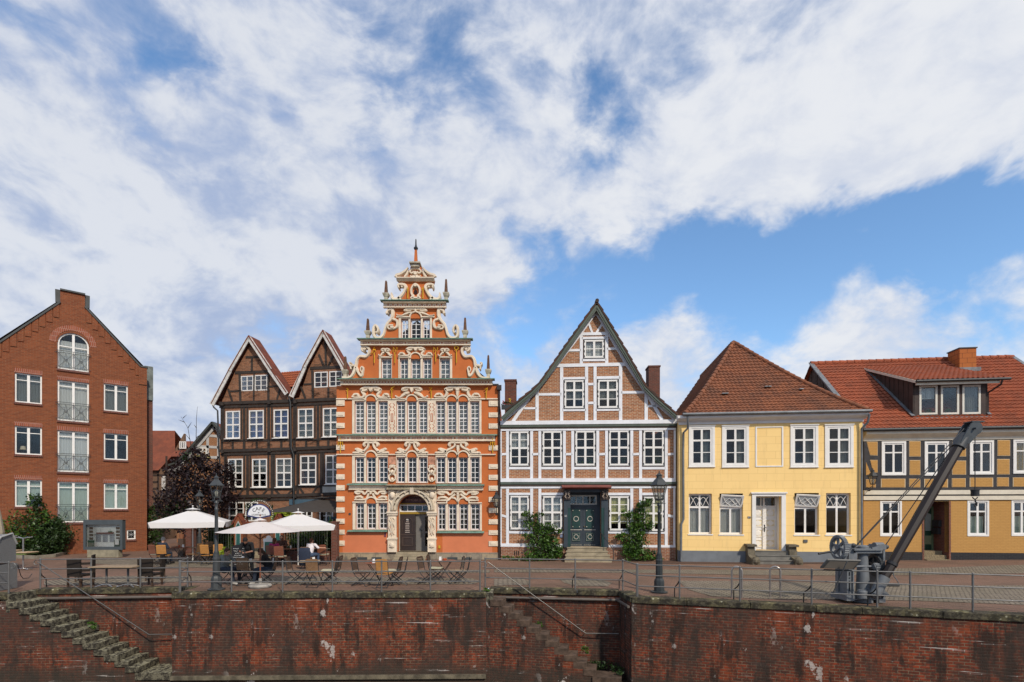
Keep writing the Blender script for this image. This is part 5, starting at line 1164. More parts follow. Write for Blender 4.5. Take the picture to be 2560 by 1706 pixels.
 def warp(v):
  h = max(0, min(1, (v.z - zE) / (zr - zE))); v.z -= .95 * h * (1 - h) * (1.25 - .5 * h); return v
 tri = lambda P0, P1, P2: None
 O = Vector((EL[0], -o, zE)); ex = Vector((ER[0] - EL[0], 0, 0)); upv = Vector((0, D + o, zr - zE)); Lw = ex.length; Lu = upv.length
 tile_sheet('roof_tiles', TL, e, O, ex, upv, [(0, 0), (Lw, 0), (xa - EL[0], Lu)], pitch=.205, row=.30, amp=.045, step=.04, warp=warp)
 back = 13
 lx = xa - EL[0]; up2 = Vector((lx, 0, zr - zE)); l2 = up2.length
 tile_sheet('roof_tiles', TL, e, Vector((EL[0], back, zE)), Vector((0, -1, 0)), up2, [(0, 0), (back + o, 0), (back - D, l2), (0, l2)], pitch=.205, row=.30, amp=.045, step=.04, warp=warp)
 rx = ER[0] - xa; up3 = Vector((-rx, 0, zr - zE)); l3 = up3.length
 tile_sheet('roof_tiles', TL, e, Vector((ER[0], -o, zE)), Vector((0, 1, 0)), up3, [(0, 0), (back + o, 0), (back + o, l3), (D + o, l3)], pitch=.205, row=.30, amp=.045, step=.04, warp=warp)
 def cap(a, b):
  a, b = Vector(a), Vector(b); L = (b - a).length; n = int(L / .36); m = MB()
  for i in range(n):
   p = warp(a + (b - a) * i / n); q = warp(a + (b - a) * (i + 1.12) / n); m.tube([p + Vector((0, 0, .03)), q + Vector((0, 0, .03))], [.14, .105], 8)
  m.build('ridge_tiles', TL, e, smooth=50)
 cap((EL[0], -o, zE), (xa, D, zr)); cap((ER[0], -o, zE), (xa, D, zr)); cap((xa, back, zr), (xa, D, zr))
 for zx, zy in ((455, 418), (740, 380), (962, 402)):
  for dx in ((-8, 10) if zx < 900 else (0,)):
   t = (545 - zy) / 485; yy = -o + (D + o) * t * 1.05; X, Z = f.t(1640 + (zx + dx) * .3763, 830 + zy * .3763, -yy); v = warp(Vector((X, yy, zE + (zr - zE) * (yy + o) / (D + o))))
   MB().bar((v.x - .09, v.y, v.z + .1), (v.x + .09, v.y, v.z + .1), .28, .03).build('roof_glass_tile', plain('glass_tile', (.35, .4, .42), .2), e)
 MB().tube([(EL[0] - .1, -o - .06, zE - .0), (ER[0] + .15, -o - .06, zE - .02)], .075, 8).build('gutter', ZINC, e, smooth=60)
 for nm, P in (('l', [(212, 560), (212, 640), (183, 670), (181, 800), (183, 1245), (168, 1280), (166, 1525)]), ('r', [(1418, 548), (1408, 600), (1366, 645), (1366, 800), (1366, 1525)])):
  pts = []
  for i, (x, y) in enumerate(P): oo = .42 if i < 1 else (.35 if i < 2 else .12); X, Z = g(x, y, oo); pts.append((X, -oo, Z))
  MB().tube(pts, .055, 8).build('rain_pipe', ZINC, e, smooth=60)
 m = MB(); m.box(x0, x0 + .25, .3, back, 0, zE - .05); m.box(x1 - .25, x1, .3, back, 0, zE - .05); m.build('side_wall', YEL, e); MB().box(x0, x1, back, back + .25, 0, zE).build('rear_wall', YEL, e)
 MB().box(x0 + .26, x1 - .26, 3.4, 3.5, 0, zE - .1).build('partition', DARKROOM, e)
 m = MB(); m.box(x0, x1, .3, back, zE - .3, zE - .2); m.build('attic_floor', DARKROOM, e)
def ochre_house():
 f = Fac(2155, 49.8, 2560, 51.6, 'ochre_house', 'ochre and black half-timbered house with bright red tile roof and wide dormer', 'house')
 e = f.e; r2 = f.map(1980, 850, .255); r3 = f.map(2000, 1030, .338)
 OCH = brickm('ochre_painted_brick', (.50, .275, .085), (.475, .26, .08), (.43, .23, .07), var=.12, dirtamt=.12, bump=.6, dirt=(.34, .17, .05)); DK = brickm('black_plinth_brick', (.03, .03, .033), (.022, .022, .026), (.045, .045, .045), dirtamt=.1)
 CRM = plain('cream_band', (.66, .60, .48), .6, .08); EDGE = plain('panel_edge', (.62, .48, .30), .8)
 x0 = r3(470, 0)[0]; x1 = x0 + 10.75; zj = r3(900, 655)[1]; zp = r3(900, 1038)[1]; zt = r2(1300, 960)[1]
 U = [(600, 773, 222, 468), (917, 1088, 222, 470), (1250, 1420, 215, 462), (1570, 1742, 208, 455)]; G = [(592, 752, 660, 920), (1237, 1397, 657, 920), (1563, 1725, 655, 918)]
 U = [(r3(a, d)[0], r3(b, d)[0], r3(a, d)[1], r3(b, c)[1]) for a, b, c, d in U]; G = [(r3(a, d)[0], r3(b, d)[0], r3(a, d)[1], r3(b, c)[1]) for a, b, c, d in G]
 da, db = r3(916, 1095), r3(1100, 662); zjb = r3(900, 578)[1]
 MB().wall([(x0, zp), (x1, zp), (x1, zj), (x0, zj)], [[(a, c), (b, c), (b, d - .001), (a, d - .001)] for a, b, c, d in G] + [[(da[0], zp - .0), (db[0], zp - .0), (db[0], db[1] - .02), (da[0], db[1] - .02)]], 0, .3).build('wall', OCH, e)
 for A, B in ((x0, da[0] - .08), (db[0] + .08, x1)): MB().box(A, B, -.02, .3, -.1, zp).build('plinth', DK, e)
 MB().wall([(x0, zjb), (x1, zjb), (x1, zt + .05), (x0, zt + .05)], [[(a, c), (b, c), (b, d), (a, d)] for a, b, c, d in U], -.06, .3).build('timber_frame', plain('black_timber', (.035, .033, .036), .7, .3, scale=4), e)
 pan = [[(487, 222), (568, 222), (568, 325), (512, 322)], [(512, 357), (568, 357), (568, 450), (535, 450)], [(482, 372), (520, 463), (482, 470)], (592, 773, 495, 560), (800, 885, 218, 332), (803, 883, 358, 468), (800, 883, 495, 560), (912, 1087, 497, 560), (1117, 1220, 212, 332), (1117, 1220, 362, 466), (1115, 1217, 492, 558),
           (1247, 1420, 488, 556), (1452, 1545, 210, 327), (1448, 1541, 350, 464), (1447, 1536, 486, 553), (1565, 1745, 486, 555), (1775, 1870, 206, 326), (1775, 1870, 348, 460), (1775, 1870, 484, 552), (482, 555, 500, 560)]
 for p in pan:
  if isinstance(p, tuple): p = [(p[0], p[3]), (p[1], p[3]), (p[1], p[2]), (p[0], p[2])]
  P = [r3(*q_) for q_ in p]; cx = sum(a for a, b in P) / len(P); cz = sum(b for a, b in P) / len(P)
  o = MB().prism(P, -.075, -.062).build('infill_panel', EDGE, e); MB().prism([(cx + (a - cx) * .93, cz + (b - cz) * .94) for a, b in P], -.084, -.076).build('panel_face', OCH, o)
 gz = lambda y: r3(900, y)[1]
 m = MB(); m.box(x0 - .02, x1, -.12, 0, gz(612), gz(580)); m.build('cream_band', CRM, e); MB().box(x0 - .02, x1, -.06, 0, gz(652), gz(622)).build('cream_band', CRM, e); MB().box(x0, x1, -.04, 0, gz(622), gz(612)).build('painted_shadow_strip', IRON, e)  # solid dark strip paints the shadow between the two bands
 MB().side([(-.38, r2(1300, 890, .38)[1]), (-.38, r2(1300, 915, .38)[1]), (-.1, r2(1300, 960, .1)[1]), (-.1, r2(1300, 985, .1)[1]), (0, r2(1300, 985)[1]), (0, r2(1300, 890)[1])], x0 - .05, x1).build('cornice', CRM, e)
 for i, (a, b, c, d) in enumerate(U):
  w = window(e, a + .07, b - .07, c + .07, d - .07, -.07, [(.5, .09)] , [(.69, .06)], WHITE, .07, 'gold' if i == 3 else None, (.05, .95, .05, .95))
  MB().wall([(a - .02, c - .02), (b + .02, c - .02), (b + .02, d + .02), (a - .02, d + .02)], [[(a + .07, c + .07), (b - .07, c + .07), (b - .07, d - .07), (a + .07, d - .07)]], -.1, 0).build('casing', WHITE, w)
 for i, (a, b, c, d) in enumerate(G):
  w = window(e, a + .08, b - .08, c + .09, d - .05, .02, [(.5, .09)], [(.7, .07)], WHITE, .07, 'green' if i else None, (.05, .95, .02, .55))
  MB().wall([(a, c), (b, c), (b, d), (a, d)], [[(a + .08, c + .09), (b - .08, c + .09), (b - .08, d - .05), (a + .08, d - .05)]], -.02, .06).build('casing', WHITE, w)
 # recessed porch
 zb = .0; yd = 1.15; fl = .55; RB = brickm('porch_brick', (.24, .085, .05), (.17, .06, .04), (.2, .13, .1)); m = MB(); m.box(da[0] - .3, da[0] - .0, .31, yd + .2, 0, db[1]); m.box(db[0] + .0, db[0] + .3, .31, yd + .2, 0, db[1])
 m.box(da[0] - .08, da[0], -.03, .31, 0, db[1]); m.box(db[0], db[0] + .08, -.03, .31, 0, db[1]); m.build('porch_wall', RB, e)
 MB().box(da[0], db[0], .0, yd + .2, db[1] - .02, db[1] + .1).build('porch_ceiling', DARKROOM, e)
 DG = plain('green_door', (.02, .06, .03), .45, .15); X0 = r3(905, 0, -yd)[0]; X1 = r3(985, 0, -yd)[0]
 MB().box(da[0], X0, yd, yd + .1, fl, db[1]).box(X1, db[0], yd, yd + .1, fl, db[1]).box(X0, X1, yd, yd + .1, fl + 2.25, db[1]).build('porch_back', RB, e)
 d = MB().box(X0, X1, yd, yd + .06, fl, fl + 2.25).build('door', DG, e); m = MB(); cx = (X0 + X1) / 2; hw = (X1 - X0) / 2
 m.wall([(X0, fl), (X1, fl), (X1, fl + 2.25), (X0, fl + 2.25)], [[(X0 + .1, fl + .02), (X1 - .1, fl + .02), (X1 - .1, fl + 2.15), (X0 + .1, fl + 2.15)]], yd - .05, yd); m.build('door_frame', plain('sage_paint', (.14, .19, .1), .5), d)
 m = MB(); m.prism(arch(cx - .2, cx + .2, fl + 1.0, fl + 1.7, fl + 1.9, 8), yd - .012, yd - .002); w = m.build('pane', plain('milky_pane', (.35, .38, .33), .3), d); MB().box(cx - .18, cx + .18, yd - .02, yd - .002, fl + .3, fl + .75).build('lower_panel', plain('pale_panel', (.25, .27, .14), .6), d)
 for i in range(3): MB().box(da[0] + .02, db[0] - .02, .1 + .32 * i - .3, .42 + .32 * i if i < 2 else yd + .05, 0, .19 * (i + 1) - .003 * 0).build('step', plain('speckled_step', (.22, .17, .10), .85, .5, scale=30), e)
 xb = db[0] - .005
 for (zz, yy) in ((r3(0, 825)[1], .5), (r3(0, 880)[1], .55)): MB().box(xb - .14, xb, yy, yy + .5, zz - .16, zz + .16).build('letter_box', IRON, e)
 # main roof
 o = .4; zE = r2(1300, 868, o)[1]; D = 5.4; zr = f.t(2200, 905, -D)[1]; ex = Vector((1, 0, 0)); X0 = x0 - .25; L = x1 - X0; up = Vector((0, D + o, zr - zE)); lu = up.length
 TR = tilem('bright_red_tile', (.35, .092, .04), (.265, .070, .032), (.12, .05, .03), .45)
 tile_sheet('roof_tiles', TR, e, (X0, -o, zE), ex, up, [(0, 0), (L, 0), (L, lu), (0, lu)], pitch=.225, row=.35, amp=.05, step=.045)
 tile_sheet('roof_tiles', TR, e, (X0 + L, D * 2 + o, zE), -ex, Vector((0, -D - o, zr - zE)), [(0, 0), (L, 0), (L, lu), (0, lu)], pitch=.3, row=.5)
 m = MB(); n = int(L / .4)
 for i in range(n): m.tube([(X0 + i * L / n, D, zr + .04), (X0 + (i + 1.1) * L / n, D, zr + .04)], [.14, .11], 8)
 m.build('ridge_tiles', TR, e, smooth=50)
 slope = (zr - zE) / (D + o); zroof = lambda y: zE + (y + o) * slope
 m = MB(); m.side([(-o - .02, zE - .05), (D, zr + .04), (D, zr + .1), (-o - .02, zE + .14)], X0 - .1, X0 + .14); m.build('verge_flashing', plain('lead_flashing', (.16, .17, .18), .5, .3), e); m = MB();
 for sg_ in (1,): m.side([(-o - .02, zE - .05), (D, zr + .04), (D, zr + .1), (-o - .02, zE + .14)], x1 - .1, x1 + .1)
 m.build('verge_flashing', plain('lead_flashing', (.16, .17, .18), .5, .3), e)
 BRD = plain('grey_boards', (.07, .055, .045), .85, .4, scale=8); m = MB()
 for i in range(28):
  y = 2 * D * i / 28; y2 = y + 2 * D / 28 - .03; zz = min(zroof(y), zroof(2 * D - y)); z2 = min(zroof(y2), zroof(2 * D - y2)); m.side([(y, zE - .1), (y2, zE - .1), (y2, z2 - .05), (y, zz - .05)], x0 - .03 - (i % 2) * .02, x0)
 m.build('gable_boards', BRD, e)
 m = MB(); m.side([(0, zE), (2 * D, zE), (D, zr - .1)], x0 + .01, x0 + .2); m.build('gable_backing', BRD, e)
 MB().tube([(X0, -o - .06, zE - .03), (X0 + L, -o - .06, zE - .03)], .08, 8).build('gutter', IRON, e, smooth=60)
 hull(e, x0, x1, zE - .06, 2 * D, OCH, y0=.31)
 # dormer
 yf = .42; dl = f.t(2285, 1000, -yf)[0]; dr = f.t(2466, 1000, -yf)[0]; zb = f.t(2300, 1042, -yf)[1]; ztp = f.t(2300, 958, -yf)[1]
 BD = plain('brown_boards', (.045, .028, .022), .6, .2); DWn = [(1247, 1425, 445, 735), (1457, 1637, 444, 733), (1668, 1848, 440, 730)]; Dw = []
 for a, b, c, d in DWn: p, q_ = f.t(1980 + a * .255, 850 + d * .255, -yf), f.t(1980 + b * .255, 850 + c * .255, -yf); Dw.append((p[0], q_[0], p[1], q_[1]))
 dm = MB().wall([(dl, zb - .1), (dr, zb - .1), (dr, ztp + .1), (dl, ztp + .1)], [[(a, c), (b, c), (b, d), (a, d)] for a, b, c, d in Dw], yf, yf + .15).build('dormer', BD, e)
 for i, (a, b, c, d) in enumerate(Dw):
  window(dm, a + .003, b - .003, c + .003, d - .003, yf - .02, [], [], plain('pale_frame', (.66, .64, .56), .5, .05), .09, ('grey', None, 'dim')[i], (.05, .95, .55 if i == 0 else .03, .97))
 foliage_part(dm, 'pot_plant', [(Dw[0][0] + .45, yf + .2, Dw[0][2] + .2, .28, .1, .14), (Dw[1][0] + .5, yf + .2, Dw[1][2] + .17, .28, .1, .1)], 150, .06, LEAF_MID, 9)
 zd = lambda y: ztp + .1 + (y - yf) * .40; yend = (ztp + .1 - yf * .4 - zE - o * slope) / (slope - .40)
 for X, dx in ((dl, -.03), (dr, .03)):
  m = MB(); m.side([(yf, zroof(yf) - .1), (yf, zd(yf)), (yend, zd(yend)), (yend, zroof(yend) - .1)], X - .03, X + .03)
  for i in range(9): y = yf + i * .4; m.side([(y, zroof(y)), (y + .03, zroof(y)), (y + .03, max(zd(y), zroof(y) + .01)), (y, max(zd(y), zroof(y) + .01))], X + dx - .02, X + dx + .02)
  m.build('dormer_cheek', BD, dm); MB().bar((X + dx * 3, yf - .1, zroof(yf) + .06), (X + dx * 3, yend, zroof(yend) + .05), .16, .03).build('flashing', plain('lead_flashing', (.16, .17, .18), .5, .3), dm)
 xl, xr = dl - .18, dr + .62; ys = yf - .42; upd = Vector((0, 1, .40)).normalized(); ld = (yend - ys) * math.hypot(1, .4)
 tile_sheet('dormer_tiles', TR, dm, (xl, ys, zd(ys) + .1), ex, upd, [(0, 0), (xr - xl, 0), (xr - xl, ld), (0, ld)], pitch=.225, row=.35, amp=.05, step=.045)
 m = MB(); m.box(xl + .05, xr - .3, ys + .02, ys + .08, zd(ys) - .12, zd(ys) + .05); m.side([(ys, zd(ys) - .02), (ys, zd(ys) + .12), (yend, zd(yend) + .1), (yend, zd(yend) - .02)], xl - .02, xl + .04); m.build('dormer_fascia', CRM, dm)
 MB().tube([(xl, ys - .06, zd(ys) + .06), (xr + .1, ys - .06, zd(ys) + .06)], .07, 8).build('dormer_gutter', IRON, dm, smooth=60)
 MB().tube([(xr - .25, ys - .05, zd(ys)), (xr - .28, ys, zd(ys) - .2), (dr + .1, yf + .05, zd(ys) - .5), (dr + .1, yf + .05, zb + .12)], .045, 7).build('dormer_pipe', plain('brown_pipe', (.03, .02, .018), .5), dm, smooth=60)
 MB().box(dl - .1, dr + .15, yf - .12, yf + .0, zb - .1, zb - .06).build('flashing', plain('lead_flashing', (.16, .17, .18), .5, .3), dm)
 # slate-clad chimney
 yc = D - 1.1; A = f.t(2399, 872, -yc); B = f.t(2441, 912, -yc); SL = brickm('orange_slates', (.42, .13, .035), (.38, .115, .03), (.16, .05, .02), bw=.5, bh=.28, ms=.012, var=.1, dirtamt=.1)
 m = MB(); m.box(A[0], B[0], yc, yc + .95, zroof(yc) - .5, A[1]); c = m.build('chimney', SL, e); MB().box(A[0] - .04, B[0] + .04, yc - .04, yc + .99, A[1] - .001, A[1] + .06).build('cap', IRON, c); MB().box(A[0] - .12, B[0] + .12, yc - .18, yc + 1.1, zroof(yc) - .1, zroof(yc) + .12).build('flashing', plain('lead_flashing', (.16, .17, .18), .5, .3), c)
 return f
WF = white_house(); yellow_house(); OF = ochre_house()
# ================================================================== ground, quay, water
def ground_h(x, y): return .020 * max(0, x - 12.5) * max(0, min(1, (y - 17) / 8))
def sheet(name, poly, dz, mat, step=2.0, kind='structure', holes=None, lim=30):
 bm = bmesh.new(); V, keep = cdt([(p[0], p[1]) for p in poly]); vs = [bm.verts.new((p.x, p.y, 0)) for p in V]
 for t in keep: bm.faces.new([vs[i] for i in t])
 for ax in (0, 1):
  a = max(-lim, min(p[ax] for p in poly)); b = min(lim + 8, max(p[ax] for p in poly)); k = a + step
  while k < b:
   co = [0, 0, 0]; co[ax] = k; no = [0, 0, 0]; no[ax] = 1
   bmesh.ops.bisect_plane(bm, geom=bm.verts[:] + bm.edges[:] + bm.faces[:], plane_co=co, plane_no=no); k += step
 for v in bm.verts: v.co.z = ground_h(v.co.x, v.co.y) + dz
 bmesh.ops.recalc_face_normals(bm, faces=bm.faces)
 if bm.faces[:] and sum(f.normal.z for f in bm.faces) < 0: bmesh.ops.reverse_faces(bm, faces=bm.faces)
 me = bpy.data.meshes.new(name); bm.to_mesh(me); bm.free(); me.materials.append(mat)
 o = bpy.data.objects.new(name, me); COL.objects.link(o)
 return tag(o, kind=kind)
def pavem(name, c1, c2, mort, bw, bh, rot=0.0, ms=.008, dirt=(.09, .065, .045), amt=.55, bump=.6, moss=False):
 m, N = mat_new(name); v = ocoord(N)
 mp = N.n('ShaderNodeMapping'); N.put(mp.inputs['Vector'], v); mp.inputs['Rotation'].default_value = (0, 0, rot)
 wv = N.vec('ADD', mp.outputs[0], N.vec('SCALE', N.vec('SUBTRACT', N.noise(v, .7, 3, .5, color=True), (.5, .5, .5)), scale=.10))
 bt = N.n('ShaderNodeTexBrick'); N.put(bt.inputs['Vector'], wv); bt.inputs['Color1'].default_value = c4(c1); bt.inputs['Color2'].default_value = c4(c2); bt.inputs['Mortar'].default_value = c4(mort)
 bt.inputs['Scale'].default_value = 1; bt.inputs['Brick Width'].default_value = bw; bt.inputs['Row Height'].default_value = bh; bt.inputs['Mortar Size'].default_value = ms; bt.inputs['Mortar Smooth'].default_value = .3
 a = N.noise(v, .45, 6, .62); b = N.noise(v, 5, 5, .65); c = N.noise(v, 1.6, 4, .6)
 col = N.mix(N.math('MULTIPLY', N.ramp(a, .38, .68), amt), bt.outputs['Color'], dirt); col = N.mix(N.math('MULTIPLY', N.ramp(b, .42, .7), .45), col, sh(c1, .55)); col = N.mix(N.math('MULTIPLY', N.ramp(c, .5, .8), .35), col, sh(c2, 1.5))
 return finish(m, N, col, .8, N.math('ADD', N.math('MULTIPLY', bt.outputs['Fac'], -1), N.math('MULTIPLY', b, .6)), bump, .015, .3)
PAVE = pavem('red_brown_paving', (.235, .135, .092), (.185, .105, .073), (.09, .066, .05), .21, .105, R(20))
COB = pavem('cobbles', (.29, .24, .18), (.20, .165, .125), (.045, .036, .028), .23, .14, R(38), .02, (.11, .10, .05), .35, 1.0)
BAND = pavem('paving_darker', (.13, .072, .05), (.105, .06, .043), (.05, .04, .032), .21, .105, R(0), amt=.5)
# quay line
qpt = lambda px, s: Vector(((px - CX) / s, F / s))
A0, A1, A2 = qpt(-900, 80.9), qpt(430, 77.9), qpt(1215, 77.1)
B1, B2 = qpt(1579, 81.7), qpt(3100, 107)
RL0, RL1 = qpt(30, 74.4), qpt(487, 72.9)           # back of the left stair recess
RL0 = Vector((-16.05, 17.45)); RL1 = Vector((A1.x, 17.85)); RR0 = Vector((A2.x + .06, 17.75)); RR1 = Vector((3.55, 17.15))
AL = Vector((-16.05, A0.y + (A1.y - A0.y) * (-16.05 - A0.x) / (A1.x - A0.x)))
ins = .05
g = [(-700, 900), (-700, A0.y + ins), (A0.x, A0.y + ins), (AL.x - ins, AL.y + ins), (RL0.x - ins, RL0.y + ins), (RL1.x + ins, RL1.y + ins), (A1.x + ins, A1.y + ins), (A2.x - ins, A2.y + ins), (RR0.x - ins, RR0.y + ins), (RR1.x + ins, RR1.y + ins), (B1.x + ins, B1.y + ins), (B2.x, B2.y + ins), (700, B2.y - 30), (700, 900)]
sheet('ground', g, -.012, PAVE, 2.0)
def gpoly(name, px, mat, dz): return sheet(name, [tuple(gp(x, y)[:2]) for x, y in px], dz, mat, 1.5)
gpoly('cobble_strip', [(1235, 1424), (1560, 1424), (1900, 1425), (2300, 1425), (2700, 1420), (2700, 1438), (2300, 1440), (1900, 1438), (1560, 1432), (1235, 1431)], COB, .0)
gpoly('cobble_strip', [(620, 1425), (1225, 1425), (1225, 1432), (620, 1433)], COB, .0)
gpoly('cobble_area', [(1695, 1452), (1900, 1453), (2300, 1464), (2700, 1466), (2700, 1518), (2300, 1502), (1900, 1497), (1780, 1491), (1720, 1474)], COB, .0)
gpoly('cobble_patch', [(1235, 1448), (1300, 1446), (1322, 1452), (1322, 1462), (1235, 1465)], COB, .0)
gpoly('cobble_patch', [(1400, 1449), (1500, 1449), (1530, 1457), (1520, 1466), (1440, 1465), (1412, 1458)], COB, .0)
gpoly('cobble_patch', [(640, 1445), (720, 1441), (1180, 1446), (1205, 1454), (1180, 1461), (700, 1460), (560, 1458)], COB, .0)
gpoly('cobble_patch', [(110, 1452), (300, 1440), (520, 1441), (560, 1448), (430, 1456), (200, 1463), (110, 1463)], COB, .0)
gpoly('cobble_patch', [(220, 1396), (380, 1396), (640, 1408), (640, 1421), (420, 1418), (240, 1410)], COB, .0)
gpoly('kerb_strip', [(1640, 1398), (2120, 1409), (2120, 1412), (1640, 1409)], BAND, .0)
def hedge_dirt(): pass
# quay brick
def quaym():
 m, N = mat_new('quay_brick'); v, x, y, z = wallvec(N); O = ocoord(N)
 wv = N.vec('ADD', v, N.vec('SCALE', N.vec('SUBTRACT', N.noise(O, 1.2, 3, .5, color=True), (.5, .5, .5)), scale=.02))
 bt = N.n('ShaderNodeTexBrick'); N.put(bt.inputs['Vector'], wv); bt.inputs['Color1'].default_value = (.25, .042, .014, 1); bt.inputs['Color2'].default_value = (.075, .022, .012, 1); bt.inputs['Mortar'].default_value = (.20, .14, .09, 1)
 bt.inputs['Scale'].default_value = 1; bt.inputs['Brick Width'].default_value = .25; bt.inputs['Row Height'].default_value = .082; bt.inputs['Mortar Size'].default_value = .012; bt.inputs['Mortar Smooth'].default_value = .35; bt.inputs['Bias'].default_value = -.1
 xz = N.comb(N.math('ADD', x, y), N.math('MULTIPLY', z, .22), 0)
 st = N.noise(xz, 2.3, 8, .7); big = N.noise(O, .5, 5, .6); fine = N.noise(O, 7, 5, .65)
 col = N.mix(N.math('MULTIPLY', N.ramp(fine, .42, .62), .75), bt.outputs['Color'], (.045, .024, .018))
 col = N.mix(N.math('MULTIPLY', N.ramp(N.noise(O, 1.3, 4, .6), .45, .7), .5), col, (.27, .055, .016)); col = N.mix(N.math('MULTIPLY', N.ramp(st, .47, .62), .85), col, (.018, .013, .010)); col = N.mix(N.math('MULTIPLY', N.ramp(big, .42, .62), .7), col, (.04, .03, .024))
 # damp grey foot of the wall
 foot = N.ramp(N.math('ADD', z, N.math('MULTIPLY', N.noise(N.comb(x, 0, 0), 1.5, 4), .5)), -1.95, -2.5); foot = N.math('SUBTRACT', 1.0, N.ramp(N.math('ADD', z, N.math('MULTIPLY', N.noise(N.comb(x, 0, 0), 1.5, 4), .5)), -2.35, -1.9))
 col = N.mix(N.math('MULTIPLY', foot, .8), col, (.04, .033, .025))
 # lime bloom along the joints and in patches with runs
 lv = N.comb(N.math('MULTIPLY', N.math('ADD', x, y), .35), N.math('MULTIPLY', z, 7.0), 0)
 l1 = N.ramp(N.noise(lv, 1.5, 5, .6), .61, .66); jt = N.ramp(bt.outputs['Fac'], .2, .7); mk = N.ramp(N.noise(O, .8, 3, .5), .42, .56)
 l1 = N.math('MULTIPLY', N.math('MULTIPLY', l1, mk), N.math('ADD', N.math('MULTIPLY', jt, .8), .25))
 pv = N.comb(N.math('ADD', x, y), N.math('MULTIPLY', z, .6), 0); l2 = N.math('MULTIPLY', N.ramp(N.noise(pv, 2.2, 7, .66), .595, .62), N.ramp(N.noise(O, .33, 2, .5), .52, .62))
 col = N.mix(N.math('MINIMUM', N.math('ADD', l1, N.math('MULTIPLY', l2, .85)), .9), col, (.55, .50, .46))
 return finish(m, N, col, .85, N.math('ADD', N.math('MULTIPLY', bt.outputs['Fac'], -.8), N.math('MULTIPLY', fine, .8)), .7, .012, .3)
QB = quaym()
def copem():
 m, N = mat_new('lichen_coping'); v = ocoord(N); x, y, z = N.sep(v); a = N.noise(v, 2.2, 5, .6); b = N.noise(v, 14, 5, .7)
 vo = N.n('ShaderNodeTexVoronoi'); vo.inputs['Scale'].default_value = 9; N.put(vo.inputs['Vector'], v)
 col = N.mix(N.ramp(b, .4, .65), (.035, .03, .023), (.10, .088, .06)); up = N.ramp(N.sep(N.n('ShaderNodeNewGeometry').outputs['Normal'])[2], .3, .9)
 col = N.mix(N.math('MULTIPLY', N.ramp(a, .45, .62), N.math('ADD', .35, N.math('MULTIPLY', up, .4))), col, (.19, .165, .075)); col = N.mix(N.math('MULTIPLY', N.ramp(vo.outputs['Distance'], .35, .15), N.ramp(a, .55, .6)), col, (.38, .36, .26))
 col = N.mix(N.math('MULTIPLY', N.ramp(N.noise(v, 3.3, 6, .7), .5, .56), .75), col, (.022, .02, .016))
 return finish(m, N, col, .9, b, .6, .02, .2)
COPE = copem()
def coping(par, x0, x1, z1=.0, z0=-.23, over=.05, w=.42, seed=1, y0=0.0):
 rr = random.Random(seed); x = x0; m = MB()
 while x < x1 - .05:
  L = min(rr.uniform(1.1, 1.9), x1 - x); d = rr.uniform(-.006, .006); m.box(x + .004, x + L - .004, y0 - over + d, y0 + w, z0 + d, z1 + d * .5); x += L
 o = m.build('coping', COPE, par); bv = o.modifiers.new('b', 'BEVEL'); bv.width = .02; bv.segments = 2; return o
def qwall(a, b, label, prof=None, cop=True, seed=1, th=.5, name='quay_wall', cs=None, z0c=-.18):
 a, b = Vector(a), Vector(b); u = b - a; L = u.length; e = empty(name, (a.x, a.y, 0), math.atan2(u.y, u.x), label, 'quay wall', 'brick walls of the quay')
 top = prof or [(0, z0c), (L, z0c)]
 MB().prism([(0, -4.3), (L, -4.3)] + top[::-1], 0, th).build('brickwork', QB, e)
 if cop: coping(e, *(cs or (0, L)), seed=seed, z0=z0c)
 return e, L
STM = plain('mossy_step', (.075, .068, .048), .9, .4, scale=5);
def stepm():
 m, N = mat_new('lichen_step'); v = ocoord(N); b = N.noise(v, 9, 6, .7); a = N.noise(v, 3, 4, .6); up = N.ramp(N.sep(N.n('ShaderNodeNewGeometry').outputs['Normal'])[2], .3, .9)
 col = N.mix(N.ramp(b, .4, .6), (.032, .028, .022), (.10, .088, .064)); col = N.mix(N.math('MULTIPLY', N.ramp(b, .46, .58), N.math('ADD', .25, N.math('MULTIPLY', up, .65))), col, (.30, .28, .19))
 return finish(m, N, col, .9, b, .7, .02, .2)
STM = stepm()
# left stretch: far-left wall whose top follows the stair
uA = (A1 - A0).normalized(); sx = (Vector((-15.95, 0)).x - A0.x) / uA.x
prof = [(0, -.23), (sx, -.23)]; n = 12; tw, rh = .327, .190
for i in range(n): prof += [(sx + i * tw, -.3 - i * rh - .18), (sx + (i + 1) * tw, -.3 - i * rh - .18)]
LA = (A1 - A0).length; prof += [(sx + n * tw, -2.78), (LA, -2.78)]
e, _ = qwall(A0, A1, 'dark brick quay wall under the lichened stone steps, far left', prof, cs=(0, sx - .05), seed=2)
e, L = qwall(A1, A2, 'long brick quay wall with yellow lichened coping below the cafe tables', None, seed=3)
m = MB()
for z, d in ((-2.66, .10), (-2.95, .16)): m.box(.0, L, -d, 0, z - .12, z)
m.build('cement_ledge', plain('cement_ledge', (.13, .11, .075), .9, .5, scale=3), e)
uB = (B1 - A2).normalized(); LB = (B1 - A2).length; pr = [(0, -.23)]; nB = 11; twB = .30; rB = .205; s0 = .12
pr = [(0, -.3)]
for i in range(nB): pr += [(s0 + i * twB, -.42 - i * rB), (s0 + (i + 1) * twB, -.42 - i * rB)]
pr += [(s0 + nB * twB, -2.72), (LB, -2.72)]
e, _ = qwall(A2, B1, 'brick quay wall stepping down beside the middle stair to the water', pr, cop=False, seed=4)
e, L = qwall(B1, B2, 'red brick quay wall under the railing beside the harbour crane', None, seed=5)
